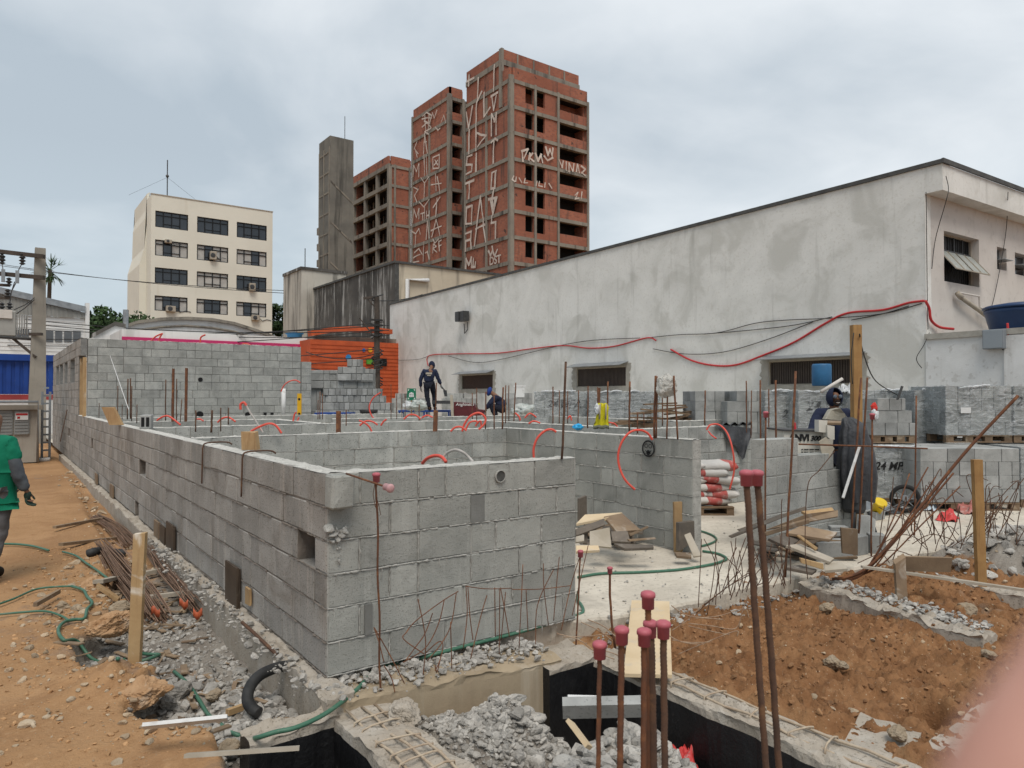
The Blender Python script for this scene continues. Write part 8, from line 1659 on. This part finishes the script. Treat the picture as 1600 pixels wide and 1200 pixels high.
skin('tee_shirt', tee, [('hem', 'pel'), ('pel', 'sp'), ('sp', 'ch'), ('ch', 'cl'), ('ch', 'sR'), ('sR', 'mR'), ('ch', 'sL'), ('sL', 'mL')], m_green, root, Mx)
q = Mx @ Vector((.02, -.185, 1.30)); text('com', .05, wallM(q, RT+(0,)), m_white2, 'back_print', root, .001)
# 2. worker standing on the platform, seen from behind, looking down
c = pz(670, 23.0, 0); fz = P(670, 641.5, 23.0).z; Mx = Matrix.Translation((c.x, c.y, fz)) @ frame((0, 0), RT); J = bodyJ(1.62)
J.update(nk=((.06, .05, 1.38), .055), hd0=((.08, .10, 1.42), (.066, .07)), hd1=((.085, .14, 1.47), (.078, .09)), hd2=((.08, .13, 1.55), (.06, .07)), ch=((.03, .02, 1.22), (.18, .12)), sR=((.21, .02, 1.28), .06), eR=((.30, .05, 1.03), .048), wR=((.38, .10, .84), .036), sL=((-.16, .02, 1.28), .06), eL=((-.27, .0, 1.0), .048), wL=((-.27, .05, .76), .036), hR=((.10, 0, .84), .09), kR=((.16, .16, .50), .065), aR=((.18, .10, .10), .05), fR=((.2, .22, .04), .04), hL=((-.07, 0, .84), .09), kL=((-.06, 0, .46), .065), aL=((.03, -.05, .09), .05), fL=((.03, .08, .04), .04))
root = person((c.x, c.y, fz), J, 'worker in navy overalls standing on the blue platform, seen from behind', (m_navy, m_navyD, m_gl2), Mx, [('wR', (.1, .1, -1), (0, 1, 0), .8), ('wL', (0, 0, -1), (0, 1, 0), .6)]); headfeat(root, Mx, J['hd1'][0], (.2, 1, -.5), m_navy)
b = MB(); q = Mx @ Vector((.02, -.15, 1.2)); b.M = frame((q.x, q.y), RT); b.box(-.10, .10, 0, .01, q.z-.03, q.z+.03); b.box(-.06, .06, 0, .01, q.z-.08, q.z-.05); b.build('back_print', m_grayboard, root)
t = thing('trowel', Mx @ Vector((.42, .1, .70)), 'dark trowel held in the standing worker\'s right hand', 'trowel'); b = MB(); p = Mx @ Vector((.40, .1, .78)); q = Mx @ Vector((.50, .1, .66)); b.tube([p, q], .02, 6); b.build('handle', m_metalD, t); b = MB(); u = Vector((RT[0], RT[1], 0)); b.add([q-u*.05, q+u*.07, q+u*.09+Vector((0, 0, -.2)), q+u*.0+Vector((0, 0, -.2)), q-u*.05+n*.02, q+u*.07+n*.02, q+u*.09+Vector((0, 0, -.2))+n*.02, q+Vector((0, 0, -.2))+n*.02], [(0, 1, 2, 3), (7, 6, 5, 4), (0, 1, 5, 4), (1, 2, 6, 5), (2, 3, 7, 6), (3, 0, 4, 7)]); b.build('blade', m_metalD, t)
# 3. crouching worker in blue
c = pz(778, 22.0, 0); fz = P(778, 654, 22.0).z; Mx = Matrix.Translation((c.x, c.y, fz)) @ frame((0, 0), RT)
J = dict(pel=((.14, 0, .32), (.17, .14)), sp=((.10, 0, .50), (.17, .14)), ch=((-.04, -.02, .68), (.18, .15)), nk=((-.16, -.03, .78), .06), hd0=((-.22, -.03, .80), (.075, .075)), hd1=((-.27, -.03, .83), (.09, .085)), hd2=((-.24, -.03, .91), (.07, .07)), sR=((-.06, -.18, .66), .07), eR=((-.24, -.22, .46), .05), wR=((-.34, -.16, .30), .036), sL=((-.08, .16, .66), .07), eL=((-.28, .16, .46), .05), wL=((-.36, .10, .30), .036),
         hR=((.12, -.13, .28), .10), kR=((-.24, -.18, .42), .07), aR=((-.06, -.18, .08), .05), fR=((-.20, -.18, .04), .04), hL=((.12, .13, .28), .10), kL=((-.22, .2, .42), .07), aL=((-.04, .2, .08), .05), fL=((-.18, .2, .04), .04))
root = person((c.x, c.y, fz), J, 'worker in blue crouching with head bent over the wall', (m_navy, m_navyD, m_gl2), Mx, [('wR', (-.5, 0, -1), (0, -1, 0), .8), ('wL', (-.5, 0, -1), (0, -1, 0), .8)], (-1, 0, -.5)); headfeat(root, Mx, J['hd1'][0], (-1, -.2, -.6), m_blue)
# 4. the machine operator, facing the camera
c = pz(1303, 9.2, 0); Mx = Matrix.Translation((c.x, c.y, 0)) @ frame((0, 0), (-RT[0], -RT[1])); J = bodyJ(1.74)   # local +y faces the camera, local +x is image left
z1 = lambda y: P(1303, y, 9.2).z
J.update(sR=((.20, 0, 1.44), .06), eR=((.34, .14, 1.20), .05), wR=((.47, .28, 1.20), .033), sL=((-.17, 0, 1.44), .06), eL=((-.25, .10, 1.18), .046), wL=((-.10, .30, 1.12), .033))
root = person((c.x, c.y, 0), J, 'smiling operator in navy hood and goggles reaching over the mortar machine', (m_navy, m_navyD, m_gl2), Mx, [('wR', (.75, .5, -.2), (-.2, 1, 0), .35), ('wL', (.6, .6, -.3), (0, .3, 1), .8)]); hd = Vector(J['hd1'][0]); headfeat(root, Mx, hd, (0, 1, 0), m_navy)
def onface(nm, pts, r, mat):
    b = MB(); b.tube([Mx @ (hd+Vector(p)) for p in pts], r, 6); b.build(nm, mat, root, True)
onface('moustache', [(-.034, .090, -.048), (-.012, .100, -.038), (.012, .100, -.038), (.034, .090, -.048)], .009, m_ink); onface('beard', [(-.045, .07, -.06), (-.03, .082, -.085), (0, .09, -.095), (.03, .082, -.085), (.045, .07, -.06)], .012, m_ink); onface('mouth', [(-.02, .099, -.058), (0, .102, -.062), (.02, .099, -.058)], .005, m_white2)
for sx in (-1, 1):
    b = MB(); p = Mx @ (hd+Vector((sx*.033, .088, .018))); b.lathe(p, [(.024, 0), (.026, .006), (.018, .012)], 14, ax=-n); b.build('goggle_lens', M('lens', (.10, .13, .17), bump=0, rough=.1, spec=.8) if 'lens' not in bpy.data.materials else bpy.data.materials['lens'], root, True)
onface('goggle_frame', [(-.075, .05, .02), (-.05, .085, .02), (0, .102, .022), (.05, .085, .02), (.075, .05, .02)], .004, m_ink)
# cardboard sack held before the chest
b = MB(); pts = [(1289, 656), (1298, 640), (1313, 637), (1320, 646), (1326, 655), (1322, 658)]; tt = 8.85; V = [P(x, y, tt+.05*(i % 2)) for i, (x, y) in enumerate(pts)]; k = len(V); b.add([tuple(v) for v in V]+[tuple(v+n*.10) for v in V], [tuple(range(k)), tuple(range(k, 2*k))[::-1]]+[(i, (i+1) % k, k+(i+1) % k, k+i) for i in range(k)]); tag(b.build('paper_sack', M('paper', (.40, .375, .31), (.30, .28, .23), 9, .9, .8, 14, .02), bevel=.01), 'beige paper sack held in front of the operator\'s chest', 'sack')
qb([(1274, 656), (1326, 658), (1322, 661), (1280, 660)], (1, 0, 0), 8.7, (0, 0, -.2, -.2), 'small brown board under the paper sack', m_plyB)
# ================================================================ the photographer's fingertip in front of the lens
m_fing = M('finger_skin', (.60, .33, .26), (.52, .27, .21), 300, .5, .1, 900, .0003)
tf_ = .055; k_ = tf_/FP; ff = lambda x, y: P(x, y, tf_)
t = thing('fingertip', ff(1700, 1230), 'blurred pink fingertip of the photographer at the bottom right corner', 'finger')
J = {'a': (tuple(ff(1560, 1450)), .0090), 'b': (tuple(ff(1700, 1255)), .0098), 'c': (tuple(ff(1822, 1092)), .0098), 'd': (tuple(ff(1988, 900)+Vector((0, 0, 0))), .0098), 'e': (tuple(ff(2200, 700)), .0100)}
skin('finger', J, [('a', 'b'), ('b', 'c'), ('c', 'd'), ('d', 'e')], m_fing, t, Matrix.Identity(4), 3)
b = MB(); q = ff(1590, 1440)-Vector((FW[0], FW[1], 0))*-.009; b.lathe(q, [(.0045, 0), (.005, .0006), (.003, .0012)], 14, ax=Vector((FW[0], FW[1], 0))); b.build('nail', M('nail', (.7, .45, .38), bump=0, rough=.3), t, True)
